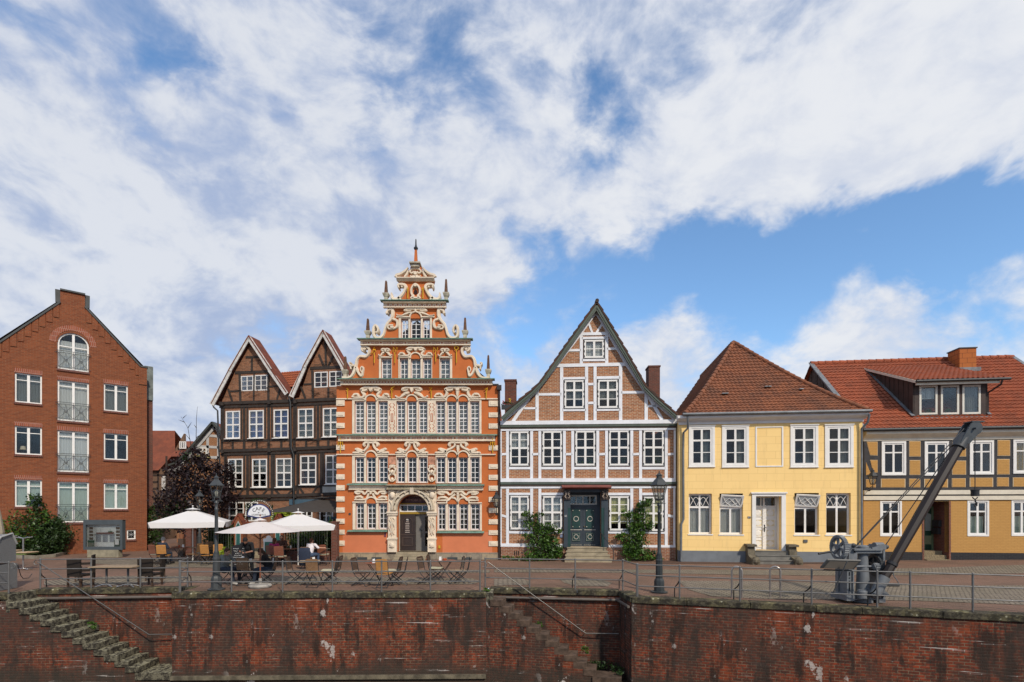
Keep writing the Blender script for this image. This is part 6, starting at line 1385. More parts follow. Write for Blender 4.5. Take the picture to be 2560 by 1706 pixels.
# recess walls
e, L = qwall(RL0, RL1, 'shaded brick wall at the back of the left stair recess', None, seed=6); MB().tube([(.3, -.09, -.3), (L, -.09, -.3)], .045, 8).build('conduit', plain('brown_conduit', (.12, .10, .085), .5), e)
e, L = qwall(RR0, RR1, 'shaded brick wall at the back of the middle stair recess', None, seed=7); MB().tube([(.1, -.09, -.3), (L, -.09, -.3)], .045, 8).build('conduit', plain('brown_conduit', (.12, .10, .085), .5), e)
e, L = qwall(RR1, B1, 'narrow brick return wall closing the right side of the middle stair recess', None, seed=8, th=.3); MB().tube([(.1, -.09, -.3), (L - .02, -.09, -.3)], .045, 8).build('conduit', plain('brown_conduit', (.12, .10, .085), .5), e)
e, L = qwall(Vector((A1.x, RL1.y)), A1 + Vector((0, .0)), 'brick return wall at the right end of the left stair recess', None, seed=9, th=.45, cop=False)
# stairs
def stairs(org, ang, sx, n, tw, rh, z1, depth, label, seed, land=None, fr=-.05, mt=None):
 mt = mt or STM
 e = empty('stone_stairs', (org.x, org.y, 0), ang, label, 'stairs', 'stone stairs down to the water'); rr = random.Random(seed)
 for i in range(n):
  zt = z1 - i * rh; x = sx + i * tw; m = MB(); j = [rr.uniform(-.012, .012) for _ in range(6)]
  m.box(x + j[0], x + tw + .10 + j[1], fr + j[2], depth, zt - rh + .0 + j[3] * .3, zt + j[4] * .5); o = m.build('step', mt, e); bv = o.modifiers.new('b', 'BEVEL'); bv.width = .012; bv.segments = 1
  o.rotation_euler = (0, j[5] * .1, 0)
 if land: MB().box(sx + n * tw, land, -.06, depth, z1 - n * rh - .22, z1 - n * rh).build('landing', mt, e)
 return e
stairs(A0, math.atan2(uA.y, uA.x), sx, n, tw, rh, -.27, .98, 'long flight of lichened stone steps descending to the right, far left', 1, land=LA - .02)
stairs(A2, math.atan2(uB.y, uB.x), s0, nB, twB, rB, -.25, .62, 'worn stone steps seen from the side below the orange house', 2, land=LB - .3, fr=-.012, mt=plain('dark_worn_step', (.085, .055, .038), .9, .5, scale=5, bump=.6))
MB().box(AL.x - .15, AL.x + .12, AL.y - .0, AL.y + 1.1, -.6, -.02).build('stair_head', STM)['kind'] = 'structure'
MB().box(A2.x - .02, A2.x + .22, A2.y + .0, A2.y + .85, -1.2, -.03).build('stair_head', STM)['kind'] = 'structure'
# water and the far bank under the camera
def waterm():
 m, N = mat_new('canal_water'); v = ocoord(N); return finish(m, N, (.02, .028, .022), .06, N.noise(v, 1.6, 4, .6), .4, .04, .5)
W_ = MB(); W_.slab([(-700, 1.4), (700, 1.4), (700, 21), (-700, 21)], -3.95, -3.9); tag(W_.build('canal_water', waterm()), kind='structure')
fb = MB(); fb.slab([(-700, -300), (700, -300), (700, 1.4), (-700, 1.4)], -4.2, 1.1); tag(fb.build('near_bank_pavement', PAVE), kind='structure')
# weeds on stairs and recess
for (px, py, s, r, lab) in ((228, 1565, 76, .16, 'green tuft of weed growing between the upper left steps'), (360, 1667, 75, .10, 'small green weed at the foot of the left steps'), (1214, 1476, 76, .12, 'weed growing beside the top of the middle stair'),
                       (1349, 1560, 76.5, .13, 'weeds clinging to the middle of the side-on steps'), (1463, 1625, 77, .15, 'weeds near the bottom of the side-on steps')):
 d = F / s; p = wp(px, py, d); o = leaves([(0, 0, 0, r, r * .6, r * .7)], 130, .035, seed=int(px)).build('weed', LEAF_MID, loc=p); tag(o, lab, 'weed', 'weeds on the quay stairs')
o = leaves([(1.9, 17.2, -2.38, .5, .12, .14), (2.9, 17.0, -2.4, .55, .15, .14), (3.3, 16.5, -2.42, .2, .35, .1)], 600, .05, seed=3).build('undergrowth', LEAF_DK); tag(o, 'dark weeds covering the landing in the middle stair recess', 'weeds', kind='stuff')
# ================================================================== railings
def railing(name, label, posts, stays=(), link=None, curl=None, hs=(.985, .66, .33), open_end=None, zs=None):
 P = [Vector(p) for p in posts]; o = P[0]; e = empty(name, (o.x, o.y, 0), 0, label, 'railing', 'grey steel railings along the quay')
 for p in P:
  q = p - o; MB().tube([(q.x, q.y, -.06), (q.x, q.y, 1.0)], .026, 8).ball((q.x, q.y, 1.0), .032, 8).build('post', GALV, e, smooth=60)
 Q = [p - o for p in P]
 for h in hs: MB().tube([(q.x, q.y, h) for q in Q], .019, 7).build('rail', GALV, e, smooth=60)
 for i in stays:
  q = Q[i]; MB().tube([(q.x, q.y, .55), (q.x - .03, q.y + .1, .42), (q.x - .06, q.y + .28, .3), (q.x - .06, q.y + .3, -.02)], .018, 6).build('stay', IRON, e, smooth=60)
 if curl:
  for q, sg in curl:
   q = Q[q]; c = Vector((q.x + sg * .13, q.y, .87)); MB().tube([(q.x, q.y, .985)] + [(c.x + .11 * math.cos(t) * -sg * (1 - k * .05), q.y, c.z + .11 * math.sin(t) * (1 - k * .05)) for k, t in enumerate([.9, 1.4, 2.0, 2.7, 3.4, 4.1, 4.8, 5.5])], .014, 6).build('curl', GALV, e, smooth=60)
 return e
def along(a, b, px):
 """point on the ground line a-b seen at photo column px"""
 a, b = Vector(a), Vector(b); k = (px - CX) / F; d = b - a; t = (k * a.y - a.x) / (d.x - k * d.y); return a + d * t
off = Vector((0, .12))
railing('quay_railing', 'short piece of grey railing in front of the wicker beach chair', [along(A0 + off, A1 + off, p) for p in (-330, -210, -90, 22)], curl=[(3, 1)])
railing('quay_railing', 'grey railing above the left stair recess, in front of the two brown armchairs', [along(RL0 + off, RL1 + off, p) for p in (101, 228, 351, 469)] + [along(A1 + off, A2 + off, 449)], stays=(0, 3), curl=[(0, -1)])
railing('quay_railing', 'long grey railing in front of the folding cafe chairs', [along(A1 + off, A2 + off, p) for p in (451, 579, 706.6, 831, 954, 1076, 1200)], curl=[(6, 1)])
railing('quay_railing', 'grey railing above the middle stair recess, below the white-timbered house', [along(RR0 + off, RR1 + off, p) for p in (1213, 1324, 1438, 1557)] + [along(B1 + off, B2 + off, 1592)], stays=(2, 3))
railing('quay_railing', 'grey railing running past the harbour crane to the right edge', [along(B1 + off, B2 + off, p) for p in (1594, 1699, 1850, 2029, 2193, 2275.5, 2432, 2640, 2850)], stays=(1, 2, 3, 4))
for pts, lab in (([(94, 1405, 73.9), (372.6, 1587, 74.2), (431, 1586, 73.8)], 'sloping steel handrail on the wall over the lichened left steps'), ([(1219, 1405, 74), (1464, 1583.6, 75.5), (1547, 1585, 76.4)], 'sloping steel handrail on the wall over the middle stair')):
 W = [wp(x, y, F / s - .10) for x, y, s in pts]; o = W[0].copy(); e = empty('handrail', o, 0, lab, 'handrail', 'sloping handrails over the stairs')
 MB().tube([w - o for w in W], .017, 8).build('rail', plain('bright_steel', (.19, .18, .165), .4, metal=.7), e, smooth=60)
 for w in W[1:]:
  q = w - o; MB().tube([q, q + Vector((0, .14, -.03))], .012, 5).build('bracket', IRON, e)
# ================================================================== street furniture
LAMPG = plain('lamp_green_black', (.028, .034, .036), .45, .15, spec=.5); LAMPL = plain('lamp_grey', (.05, .055, .058), .45, .15)
def clear_glass():
 m, N = mat_new('lantern_glass'); t = N.n('ShaderNodeBsdfTransparent'); t.inputs[0].default_value = (.75, .76, .74, 1); g = N.n('ShaderNodeBsdfGlossy'); g.inputs[0].default_value = (.8, .8, .8, 1); g.inputs[1].default_value = .12
 mx = N.n('ShaderNodeMixShader'); mx.inputs[0].default_value = .16; N.put(mx.inputs[1], t.outputs[0]); N.put(mx.inputs[2], g.outputs[0]); o = N.n('ShaderNodeOutputMaterial'); N.put(o.inputs[0], mx.outputs[0]); return m
LGL = clear_glass(); BULB = plain('lamp_bulb', (.6, .58, .5), .4)
def lantern(e, z, w, h, M, c=(0, 0)):
 """six sided lantern, widest at the top: z = underside, w = width at the eaves"""
 r = w / 2; cx, cy = c; hg = h * .5; lo = r * .55
 m = MB(); m.lathe([(lo * .9, 0), (lo, .03), (lo * .7, .05)], (cx, cy, z), 6); m.lathe([(r * 1.14, hg), (r * 1.16, hg + .02), (r * .62, hg + h * .2), (r * .36, hg + h * .27), (r * .34, hg + h * .33), (r * .46, hg + h * .345), (r * .2, hg + h * .41), (.02, hg + h * .44), (.018, hg + h * .5), (.001, hg + h * .53)], (cx, cy, z), 6)
 for k in range(6):
  a = math.pi * k / 3; m.bar((cx + lo * math.cos(a), cy + lo * math.sin(a), z + .02), (cx + r * math.cos(a), cy + r * math.sin(a), z + hg), .018); m.ball((cx + r * 1.16 * math.cos(a), cy + r * 1.16 * math.sin(a), z + hg + .03), .022, 5)
 o = m.build('lantern', M, e)
 g = MB(); vs = [(cx + q * math.cos(math.pi * k / 3) * .96, cy + q * math.sin(math.pi * k / 3) * .96, zz) for q, zz in ((lo, z + .02), (r, z + hg)) for k in range(6)]; g.add(vs, [(k, (k + 1) % 6, (k + 1) % 6 + 6, k + 6) for k in range(6)]); g.build('glass', LGL, o)
 MB().lathe([(.03, .03), (.035, .08), (.05, .12), (.055, .18), (.03, .24), (.0, .26)], (cx, cy, z), 8).build('bulb', BULB, o, smooth=60)
def lamp_post(loc, H, w, hl, M, label, k=1.0):
 e = empty('street_lamp', loc, 0, label, 'street lamp', 'lamp posts on the quay')
 m = MB(); m.lathe([(.27, 0), (.27, .03), (.19, .05), (.19, .06)], n=16); m.build('base_plate', M, e)
 zc = H - hl
 MB().lathe([(.17, .05), (.165, .36), (.145, .42), (.115, .46), (.11, .98), (.118, 1.0), (.118, 1.05), (.10, 1.07), (.095, 1.2)], n=8).build('pedestal', M, e, smooth=20)
 MB().lathe([(.075, 1.2), (.085, 1.24), (.06, 1.3), (.05, zc - .42), (.062, zc - .4), (.062, zc - .36), (.045, zc - .34), (.045, zc - .2), (.075, zc - .16), (.05, zc - .1), (.05, zc - .08)], n=12).build('pole', M, e, smooth=40)
 m = MB(); m.tube([(-.2 * k, 0, zc - .1), (.2 * k, 0, zc - .1)], .016, 6)
 for s in (1, -1): m.tube([(s * .02, 0, zc - .1), (s * .13 * k, 0, zc - .06), (s * .11 * k, 0, zc + .02)], .014, 5); m.tube([(0, s * .02, zc - .1), (0, s * .13 * k, zc - .06), (0, s * .11 * k, zc + .02)], .014, 5)
 m.build('cradle', M, e); lantern(e, zc, w, hl, M); return e
lamp_post(gp(541, 1474), 3.86, .42, .80, LAMPL, 'grey lamp post on the quay left of the blackboard, in front of the purple tree')
lamp_post(gp(1648, 1481), 3.92, .50, .95, LAMPG, 'dark green-black lamp post in front of the white-timbered house')
lamp_post(Vector(((499 - CX) / 42.6, F / 42.6, 0)), 3.82, .46, .85, LAMPL, 'distant lamp post rising behind the left white parasol')
def wall_lamp(f, X, z, out, label, w=.38, h=.8, side=1):
 p = f.w(X, -out, z); e = empty('wall_lantern', p, f.rz, label, 'wall lantern', 'lanterns on the house walls'); lantern(e, 0, w, h, IRON)
 m = MB(); m.tube([(0, out - .02, -.28), (0, out * .5, -.30), (0, .0, -.18), (0, 0, .02)], .02, 6); m.tube([(0, out - .02, -.1), (0, out * .5, -.16), (0, 0, -.05)], .014, 5)
 m.tube([(0, out * .6 + .07 * math.cos(t), -.22 + .07 * math.sin(t)) for t in [k * .7 for k in range(9)]], .012, 5); m.box(-.05, .05, out - .05, out, -.4, .0); m.build('bracket', IRON, e); return e
fo = Fac(842, 47.3, 1246, 47.3); X, z = fo.t(1241, 1268, .5); wall_lamp(fo, X, z - .0, .5, 'black wall lantern at the right corner of the orange house', .42, .85)
fo = Fac(2155, 49.8, 2560, 51.6); X, z = fo.t(2182, 1212, .6); wall_lamp(fo, X, z, .6, 'black wall lantern between the yellow and the ochre house', .42, .8)
# bicycle hoops
for px, lab in ((1842, 'left steel bicycle hoop behind the quay railing'), (1938, 'right steel bicycle hoop behind the quay railing')):
 g_ = gp(px, 1494); m = MB(); r = .14; m.tube([(-r, .0, -.05), (-r, 0, .8)] + [(-r * math.cos(t), 0, .8 + r * math.sin(t)) for t in [math.pi * k / 8 for k in range(1, 8)]] + [(r, 0, .8), (r, 0, -.05)], .03, 10)
 o = m.build('bicycle_hoop', plain('brushed_steel', (.40, .36, .33), .3, metal=.7), smooth=60); o.location = g_; o.rotation_euler = (0, 0, R(-25)); tag(o, lab, 'bike stand', 'bicycle hoops')
# ------------------------------------------------------------------ folding chairs and tables
def woodm(name, c, k=1.0):
 m, N = mat_new(name); x, y, z = N.sep(ocoord(N)); n = N.noise(N.comb(N.math('MULTIPLY', x, 2), N.math('MULTIPLY', y, 2), N.math('MULTIPLY', z, 14)), 4, 4, .6); col = N.mix(n, sh(c, .6), sh(c, 1.3)); return finish(m, N, col, .5, n, .2, .004, .4)
W_OR = woodm('orange_wood', (.46, .21, .05)); W_BR = woodm('brown_wood', (.22, .12, .055)); W_DK = woodm('dark_wood', (.075, .045, .03)); W_GR = woodm('pale_wood', (.33, .24, .15)); W_RED = woodm('red_brown_wood', (.20, .07, .036))
def folding_chair(wood, cushion=None):
 """faces -y, origin on the ground under the seat"""
 e = empty('folding_chair'); w = .21
 m = MB()
 for s in (1, -1):
  f = MB(); f.tube([(s * w, .30, .92), (s * w, .22, .5), (s * w, .13, .36), (s * w, -.12, .15), (s * w, -.26, .0)], .015, 6); f.tube([(s * (w - .02), -.24, .46), (s * (w - .02), -.18, .36), (s * (w - .02), .05, .16), (s * (w - .02), .30, .0)], .015, 6); f.tube([(s * (w - .02), -.25, .455), (s * (w - .02), .2, .44)], .01, 6); f.build('side_frame', IRON, e)
 MB().tube([(-w, -.26, .01), (w, -.26, .01)], .01, 6).tube([(-w, .30, .01), (w, .30, .01)], .01, 6).build('foot_bar', IRON, e)
 m = MB()
 for i in range(8): y = -.24 + i * .06; m.box(-w + .005, w - .005, y, y + .045, .455 - i * .002, .475 - i * .002)
 m.build('seat', wood, e)
 m = MB()
 for i in range(8):
  z = .55 + i * .044; y = .235 + (z - .5) * .19; m.box(-w + .0, w - .0, y - .012, y + .006, z, z + .034)
 z = .905; y = .235 + .4 * .19; m.prism([(-w, z - .0), (w, z - .0), (w, z + .04), (w - .05, z + .075), (-w + .05, z + .075), (-w, z + .04)], y - .012, y + .008)
 m.build('backrest', wood, e)
 if cushion: MB().box(-.19, .19, -.23, .2, .476, .515).build('cushion', cushion, e)
 return e
CUSH = plain('cream_cushion', (.5, .47, .33), .9)
ch = {'or': folding_chair(W_OR), 'br': folding_chair(W_BR), 'dk': folding_chair(W_DK), 'gr': folding_chair(W_GR), 'rd': folding_chair(W_RED, CUSH), 'dc': folding_chair(W_DK, CUSH)}
used = set()
def chair(kind, px, py, ang, label, scale=1.0):
 """ang: direction the sitter faces, degrees; 0 = towards the camera, 90 = right"""
 p = gp(px, py); c = ch[kind] if kind not in used else None; r = R(ang)
 if c is None: c = copy_tree(ch[kind])
 used.add(kind); c.location = p; c.rotation_euler = (0, 0, r); tag(c, label, 'chair', 'folding chairs outside the cafe'); c.scale = (scale,) * 3; return c
CH = [('dk', 740, 1461, 88, 'dark folding chair in profile left of the slatted square table'), ('br', 788, 1466, 178, 'brown folding chair with its back turned, in front of the slatted square table'),
      ('dc', 822, 1460, -80, 'cream-cushioned dark folding chair right of the slatted square table'), ('dk', 832, 1456, -88, 'dark folding chair pushed against the cushioned one near the brick pier'),
      ('dk', 904, 1464, 80, 'empty dark folding chair left of the round table with the white napkin holder'), ('or', 962, 1467, 172, 'bright orange wooden folding chair right of the napkin table'),
      ('dc', 982, 1460, -95, 'dark folding chair directly behind the bright orange one'), ('dk', 997, 1462, -82, 'dark folding chair, rightmost at the napkin table'),
      ('dk', 1068, 1460, 70, 'dark slatted folding chair, leftmost at the table with the red bowl'), ('dc', 1090, 1453, 85, 'cushioned dark folding chair half hidden at the table with the red bowl'),
      ('gr', 1140, 1458, -72, 'pale folding chair at the right of the table with the red bowl'), ('gr', 1155, 1457, -84, 'pale folding chair, rightmost of all beside the railing end'),
      ('dk', 568, 1461, 75, 'dark folding chair under the man in the grey hoodie'), ('br', 616, 1462, 180, 'brown folding chair seen from behind at the people\'s round table'), ('dk', 668, 1461, -80, 'dark folding chair under the woman in black'),
      ('rd', 393, 1412, 165, 'red-brown folding chair under the grey-haired man'), ('or', 410, 1413, 190, 'orange folding chair beside the grey-haired man'),
      ('br', 484, 1409, -90, 'brown folding chair at the right of the grey-haired man\'s table'), ('or', 520, 1412, 178, 'orange wooden folding chair behind the grey lamp post'), ('br', 516, 1403, 5, 'brown folding chair on the far side of the table behind the lamp post'),
      ('or', 545, 1410, -150, 'orange folding chair half hidden by the grey lamp post'), ('rd', 684, 1415, 172, 'cushioned red-brown folding chair behind the woman in pink'), ('rd', 702, 1418, 186, 'cushioned red-brown folding chair beside the woman in pink'),
      ('br', 768, 1421, 180, 'folding chair with a navy jacket hung over its back'), ('rd', 809, 1412, 182, 'cushioned red-brown folding chair right of the man in the white shirt')]
for c in CH: chair(*c)
def table(px, py, kind, wood, label, ang=0, r=.36, h=.74, things=()):
 p = gp(px, py); e = empty('cafe_table', p, R(ang), label, 'table', 'small tables outside the cafe')
 m = MB()
 if kind == 'round': m.lathe([(r - .02, h - .025), (r, h - .012), (r - .01, h)], n=28)
 else:
  for i in range(9): y = -r + i * r * 2 / 9; m.box(-r, r, y, y + r * 2 / 9 - .012, h - .02, h)
 m.build('tabletop', wood, e, smooth=30)
 for s in (1, -1): MB().tube([(-.25, s * .16, 0), (.05, s * .16, .42), (.25, s * .16, h - .02)], .012, 6).tube([(.25, s * .17, 0), (-.05, s * .17, .42), (-.25, s * .17, h - .02)], .012, 6).build('leg_frame', IRON, e)
 return e, p, h
PAPER = plain('white_paper', (.75, .74, .72), .7, .04); REDC = plain('orange_red_bowl', (.5, .09, .03), .5, .1)
def napkins(p, dx, dy, h, label):
 e = MB().add([(-.05, -.03, 0), (.05, -.03, 0), (.05, .03, 0), (-.05, .03, 0), (-.04, -.01, .14), (.035, -.01, .13), (.035, .01, .15), (-.03, .01, .12)], [(0, 1, 2, 3), (4, 5, 6, 7), (0, 1, 5, 4), (1, 2, 6, 5), (2, 3, 7, 6), (3, 0, 4, 7)]).build('napkin_holder', PAPER)
 e.location = (p.x + dx, p.y + dy, h); tag(e, label, 'napkin holder')
def cup(p, dx, dy, h, label, mat=None, r=.035, hh=.09, cat='glass'):
 e = MB().lathe([(r * .7, 0), (r, hh), (r * .8, hh), (r * .55, .01)], n=12).build('drinking_glass' if cat == 'glass' else cat.replace(' ', '_'), mat or PAPER); e.location = (p.x + dx, p.y + dy, h); tag(e, label, cat)
e, p, h = table(775, 1452, 'sq', W_GR, 'grey slatted square folding table between the cushioned and the profile chair', 20)
napkins(p, .12, .05, h, 'small white napkin holder on the slatted square table')
e, p, h = table(938, 1458, 'round', W_RED, 'round folding table with a white napkin holder', 10, .38); napkins(p, -.05, 0, h, 'tall white napkin holder on the round table'); cup(p, -.16, .02, h, 'small red bowl beside the tall white napkin holder', REDC, .05, .05, 'bowl')
e, p, h = table(1112, 1450, 'round', W_RED, 'round folding table with an orange-red bowl, near the railing end', 10, .42); cup(p, .0, 0, h, 'orange-red bowl on the table near the railing end', REDC, .08, .07, 'bowl'); napkins(p, -.17, 0, h, 'small white napkin stand left of the orange-red bowl')
e, p, h = table(614, 1450, 'round', W_GR, 'round table where three people are sitting or being served', 0, .42); PT = p
cup(p, .22, -.05, h, 'white cup on the table of the served guests', None, .045, .06, 'cup'); napkins(p, -.16, .12, h, 'napkins on the table beside the blackboard')
e, p, h = table(452, 1405, 'sq', W_RED, 'wooden table in front of the grey-haired man', 5, .42); napkins(p, .12, 0, h, 'napkin holder on the grey-haired man\'s table'); cup(p, -.12, .05, h, 'red candle glass on the grey-haired man\'s table', REDC, .04, .1, 'candle glass')
e, p, h = table(502, 1404, 'sq', W_GR, 'small wooden table behind the lamp post', 5, .36); napkins(p, .0, 0, h, 'napkin holder on the small table behind the lamp post')
e, p, h = table(722, 1410, 'sq', W_RED, 'dark table beside the woman in pink', 5, .4); cup(p, .1, 0, h, 'white bottle-shaped shaker on the table beside the woman in pink', None, .03, .16, 'shaker')
e, p, h = table(797, 1408, 'sq', W_RED, 'table of the man in the white shirt', 5, .34); cup(p, .0, 0, h, 'glass on the table of the man in the white shirt', None, .04, .12)
# two long pedestal tables left (one thing), brown armchairs
e = empty('long_table', gp(294, 1468), 0, 'long table on two chrome pedestals between the brown armchairs', 'table')
MB().box(-.75, .75, -.35, .35, .70, .73).build('tabletop', W_GR, e)
CHR = plain('chrome', (.5, .5, .5), .2, .05, metal=.8)
for X in (-.38, .36):
 m = MB(); m.tube([(X, 0, .05), (X, 0, .7)], .035, 10); l = m.build('leg', plain('grey_tube', (.12, .12, .12), .4), e, smooth=60); f = MB()
 for a in (25, 155, 205, 335): f.tube([(X, 0, .09), (X + .15 * math.cos(R(a)), .15 * math.sin(R(a)), .08), (X + .33 * math.cos(R(a)), .33 * math.sin(R(a)), .02)], [.03, .022, .018], 6)
 f.build('foot', CHR, l, smooth=60)
BRW = brickm('brown_wicker', (.045, .033, .026), (.035, .026, .021), (.02, .015, .012), bw=.03, bh=.012, ms=.003, dirtamt=.1)
def armchair(loc, rz, label):
 e = empty('armchair', loc, rz, label, 'armchair', 'dark brown armchairs'); w = .27
 MB().prism([(-w + .02, .36), (w - .02, .36), (w, .96), (-w, .96)], .22, .27).build('backrest', BRW, e); MB().box(-w, w, -.26, .25, .36, .44).build('seat', BRW, e)
 for s in (1, -1): MB().box(s * w - .03, s * w + .03, -.27, .26, .62, .66).box(s * w - .025, s * w + .025, -.27, -.21, .3, .63).build('armrest', BRW, e)
 for s in (1, -1):
  for y in (-.24, .24): MB().box(s * (w - .03) - .025, s * (w - .03) + .025, y - .025, y + .025, 0, .36).build('leg', W_DK, e)
 return e
armchair(gp(202, 1466), R(172), 'dark brown armchair seen from behind, left of the long table'); armchair(gp(213, 1452), R(-60), 'dark brown armchair turned sideways behind the left one'); armchair(gp(376, 1464), R(178), 'dark brown armchair seen from behind, right of the long table'); armchair(gp(388, 1450), R(-70), 'dark brown armchair turned sideways behind the right one')
# upturned bar tables beside the bush
for i, (px, py, lab) in enumerate(((58, 1424, 'pale table stacked upside down with another, its chrome feet in the air'), (20, 1418, 'second stacked bistro table half hidden behind the beach chair'))):
 e = empty('stacked_table', gp(px, py), 0, lab, 'table', 'stacked bistro tables'); z0 = .72
 MB().box(-.36, .36, -.3, .3, z0 - .04, z0).build('tabletop', plain('green_edge', (.16, .22, .06), .6), e); MB().box(-.33, .42, -.3, .3, z0 + .03, z0 + .06).build('upper_tabletop', woodm('pale_top', (.5, .36, .22)), e)
 for z1, z2 in ((0.03, z0 - .04), (z0 + .06, 1.38)): MB().tube([(0, 0, z1), (0, 0, z2)], .032, 10).build('leg', CHR, e, smooth=60)
 for zz, zs in ((.05, -.04), (1.38, .06)):
  m = MB()
  for a in (20, 160, 200, 340): m.tube([(0, 0, zz), (.16 * math.cos(R(a)), .16 * math.sin(R(a)), zz + zs * .4), (.34 * math.cos(R(a)), .34 * math.sin(R(a)), zz + zs)], .017, 6)
  m.build('foot', CHR, e, smooth=60)
# wicker beach chair
WICK = brickm('grey_wicker', (.34, .34, .33), (.29, .29, .285), (.14, .14, .14), bw=.045, bh=.02, ms=.006, dirtamt=.1, bump=.8)
bp = Vector(((-54 - CX) / 76, F / 76 + .1, 0)); e = empty('beach_chair', bp, R(8), 'grey wicker hooded beach chair cut off by the left edge', 'beach chair')
MB().side([(-.35, .92), (-.42, 1.3), (-.34, 1.55), (-.14, 1.74), (.32, 1.84), (.5, 1.5), (.5, .92)][::-1], -.66, .66).build('hood', WICK, e); m = MB()
for s in (1, -1): m.tube([(s * .67, y_, z_) for y_, z_ in ((-.36, .9), (-.43, 1.3), (-.35, 1.56), (-.15, 1.76), (.32, 1.86), (.52, 1.5))], .035, 7)
m.build('hood_rim', plain('pale_grey_rim', (.33, .33, .32), .6), e)
MB().side([(-.5, .0), (-.5, .42), (-.38, .84), (.5, .84), (.5, .0)], -.7, .7).build('base', WICK, e)
for s in (1, -1): MB().side([(-.55, .02), (-.55, .5), (-.46, .9), (-.38, .9), (-.4, .02)], s * .70 - .03, s * .70 + .03).build('side_post', plain('grey_frame', (.3, .3, .3), .5), e)
MB().box(-.66, .66, -.54, -.5, .04, .4).build('footrest', plain('white_weave', (.5, .5, .5), .8, .3, fine=60), e)
e = MB().tube([gp(44, 1462) + Vector((0, 0, .7)), gp(52, 1460) + Vector((0, 0, .3)), gp(58, 1455) + Vector((0, 0, .12)), gp(72, 1452) + Vector((0, 0, .1)), gp(80, 1448) + Vector((0, 0, .2))], .012, 5).build('cable', IRON); tag(e, 'thin black cable looping beside the beach chair', 'cable')
# closed beige parasol at the left edge
e = empty('closed_parasol', Vector(((-8 - CX) / 60, F / 60, 0)), 0, 'closed beige parasol at the left edge behind the beach chair', 'parasol')
MB().lathe([(.04, 0), (.04, 2.8)], n=8).build('pole', W_GR, e); MB().lathe([(.10, 1.15), (.20, 1.3), (.24, 1.7), (.16, 2.3), (.06, 2.9)], n=9).build('canopy', plain('beige_cloth', (.35, .30, .22), .9), e)
# ------------------------------------------------------------------ parasols
def clothm(name, c):
 m, N = mat_new(name); p = N.n('ShaderNodeBsdfPrincipled'); n = N.noise(ocoord(N), 3, 4); col = N.mix(n, sh(c, .93), c); N.put(p.inputs['Base Color'], col); p.inputs['Roughness'].default_value = .85; p.inputs['Specular IOR Level'].default_value = .2
 t = N.n('ShaderNodeBsdfTranslucent'); N.put(t.inputs[0], col); mx = N.n('ShaderNodeMixShader'); mx.inputs[0].default_value = .22; N.put(mx.inputs[1], p.outputs[0]); N.put(mx.inputs[2], t.outputs[0]); o = N.n('ShaderNodeOutputMaterial'); N.put(o.inputs[0], mx.outputs[0]); return m
CLW = clothm('white_canvas', (.80, .78, .76)); CLP = clothm('pale_pink_canvas', (.78, .72, .69)); CLD = plain('charcoal_canvas', (.045, .038, .033), .9, .1)
def parasol(loc, rz, n, r, ze, zt, val, mat, polem, label, vent=True, zbase=True, rp=.03, pole_off=(0, 0)):
 e = empty('parasol', loc, rz, label, 'parasol', 'open parasols on the cafe terrace'); seg = 6; vs = []; fs = []; off = math.pi / n
 rings = []
 for i in range(seg + 1):
  t = .12 + .88 * i / seg
  for k in range(n * 4):
   a = 2 * math.pi * k / (n * 4) + off; fr = (k % 4) / 4; c = math.cos(math.pi / n) / math.cos((fr - .5) * 2 * math.pi / n)
   rr = r * t * c; sag = .06 * r * t * (1 - abs(fr - .5) * 2) * .6; vs.append((rr * math.cos(a), rr * math.sin(a), zt + (ze - zt) * t ** .93 - sag * (.3 if i < seg else .25)))
 M = n * 4
 for i in range(seg):
  for k in range(M): fs.append((i * M + k, i * M + (k + 1) % M, (i + 1) * M + (k + 1) % M, (i + 1) * M + k))
 c = MB().add(vs, fs)
 if val:
  b = len(vs) - M;
  for s_ in range(n):
   for j in range(4):
    k = s_ * 4 + j; p, q = Vector(vs[b + k]), Vector(vs[b + (k + 1) % M]); k0 = .10 if j == 0 else 0; k1 = .10 if j == 3 else 0; P, Q = p.lerp(q, k0), p.lerp(q, 1 - k1)
    c.add([p, q, q + (Q - q) + Vector((0, 0, -val)), p + (P - p) + Vector((0, 0, -val))], [(0, 1, 2, 3)])
 c.build('canopy', mat, e, smooth=25)
 m = MB(); vs2 = []
 for t, z in ((.01, zt + .07), (.15, zt - .01)):
  for k in range(M):
   a = 2 * math.pi * k / M + off; vs2.append((r * t * math.cos(a), r * t * math.sin(a), z))
 m.add(vs2, [(k, (k + 1) % M, (k + 1) % M + M, k + M) for k in range(M)]); m.build('vent', mat, e, smooth=30)
 MB().tube([(pole_off[0], pole_off[1], 0), (pole_off[0], pole_off[1], zt + .1)], rp, 10).ball((0, 0, zt + .16), rp * 1.3, 8).build('pole', polem, e, smooth=60)
 for k in range(n):
  a = 2 * math.pi * k / n + off; MB().tube([(0, 0, zt - .06), (r * .98 * math.cos(a), r * .98 * math.sin(a), ze - .06)], .012, 5).build('rib', polem, e)
  MB().tube([(0, 0, ze - .35 + (zt - ze) * .2), (r * .5 * math.cos(a), r * .5 * math.sin(a), ze + (zt - ze) * .48)], .010, 5).build('strut', polem, e)
 if zbase: MB().lathe([(.36, 0), (.38, .05), (.34, .10), (.06, .12), (.05, .3)], n=20).build('base', plain('concrete_base', (.33, .31, .28), .9, .3), e, smooth=40)
 return e
WHP = plain('white_pole', (.6, .58, .55), .4);
p = Vector(((482 - CX) / 49.5, F / 49.5, 0)); parasol(p, R(24), 4, 2.25, 2.04, 2.66, .26, CLW, WHP, 'white square parasol on the left, over the grey-haired man', zbase=False)
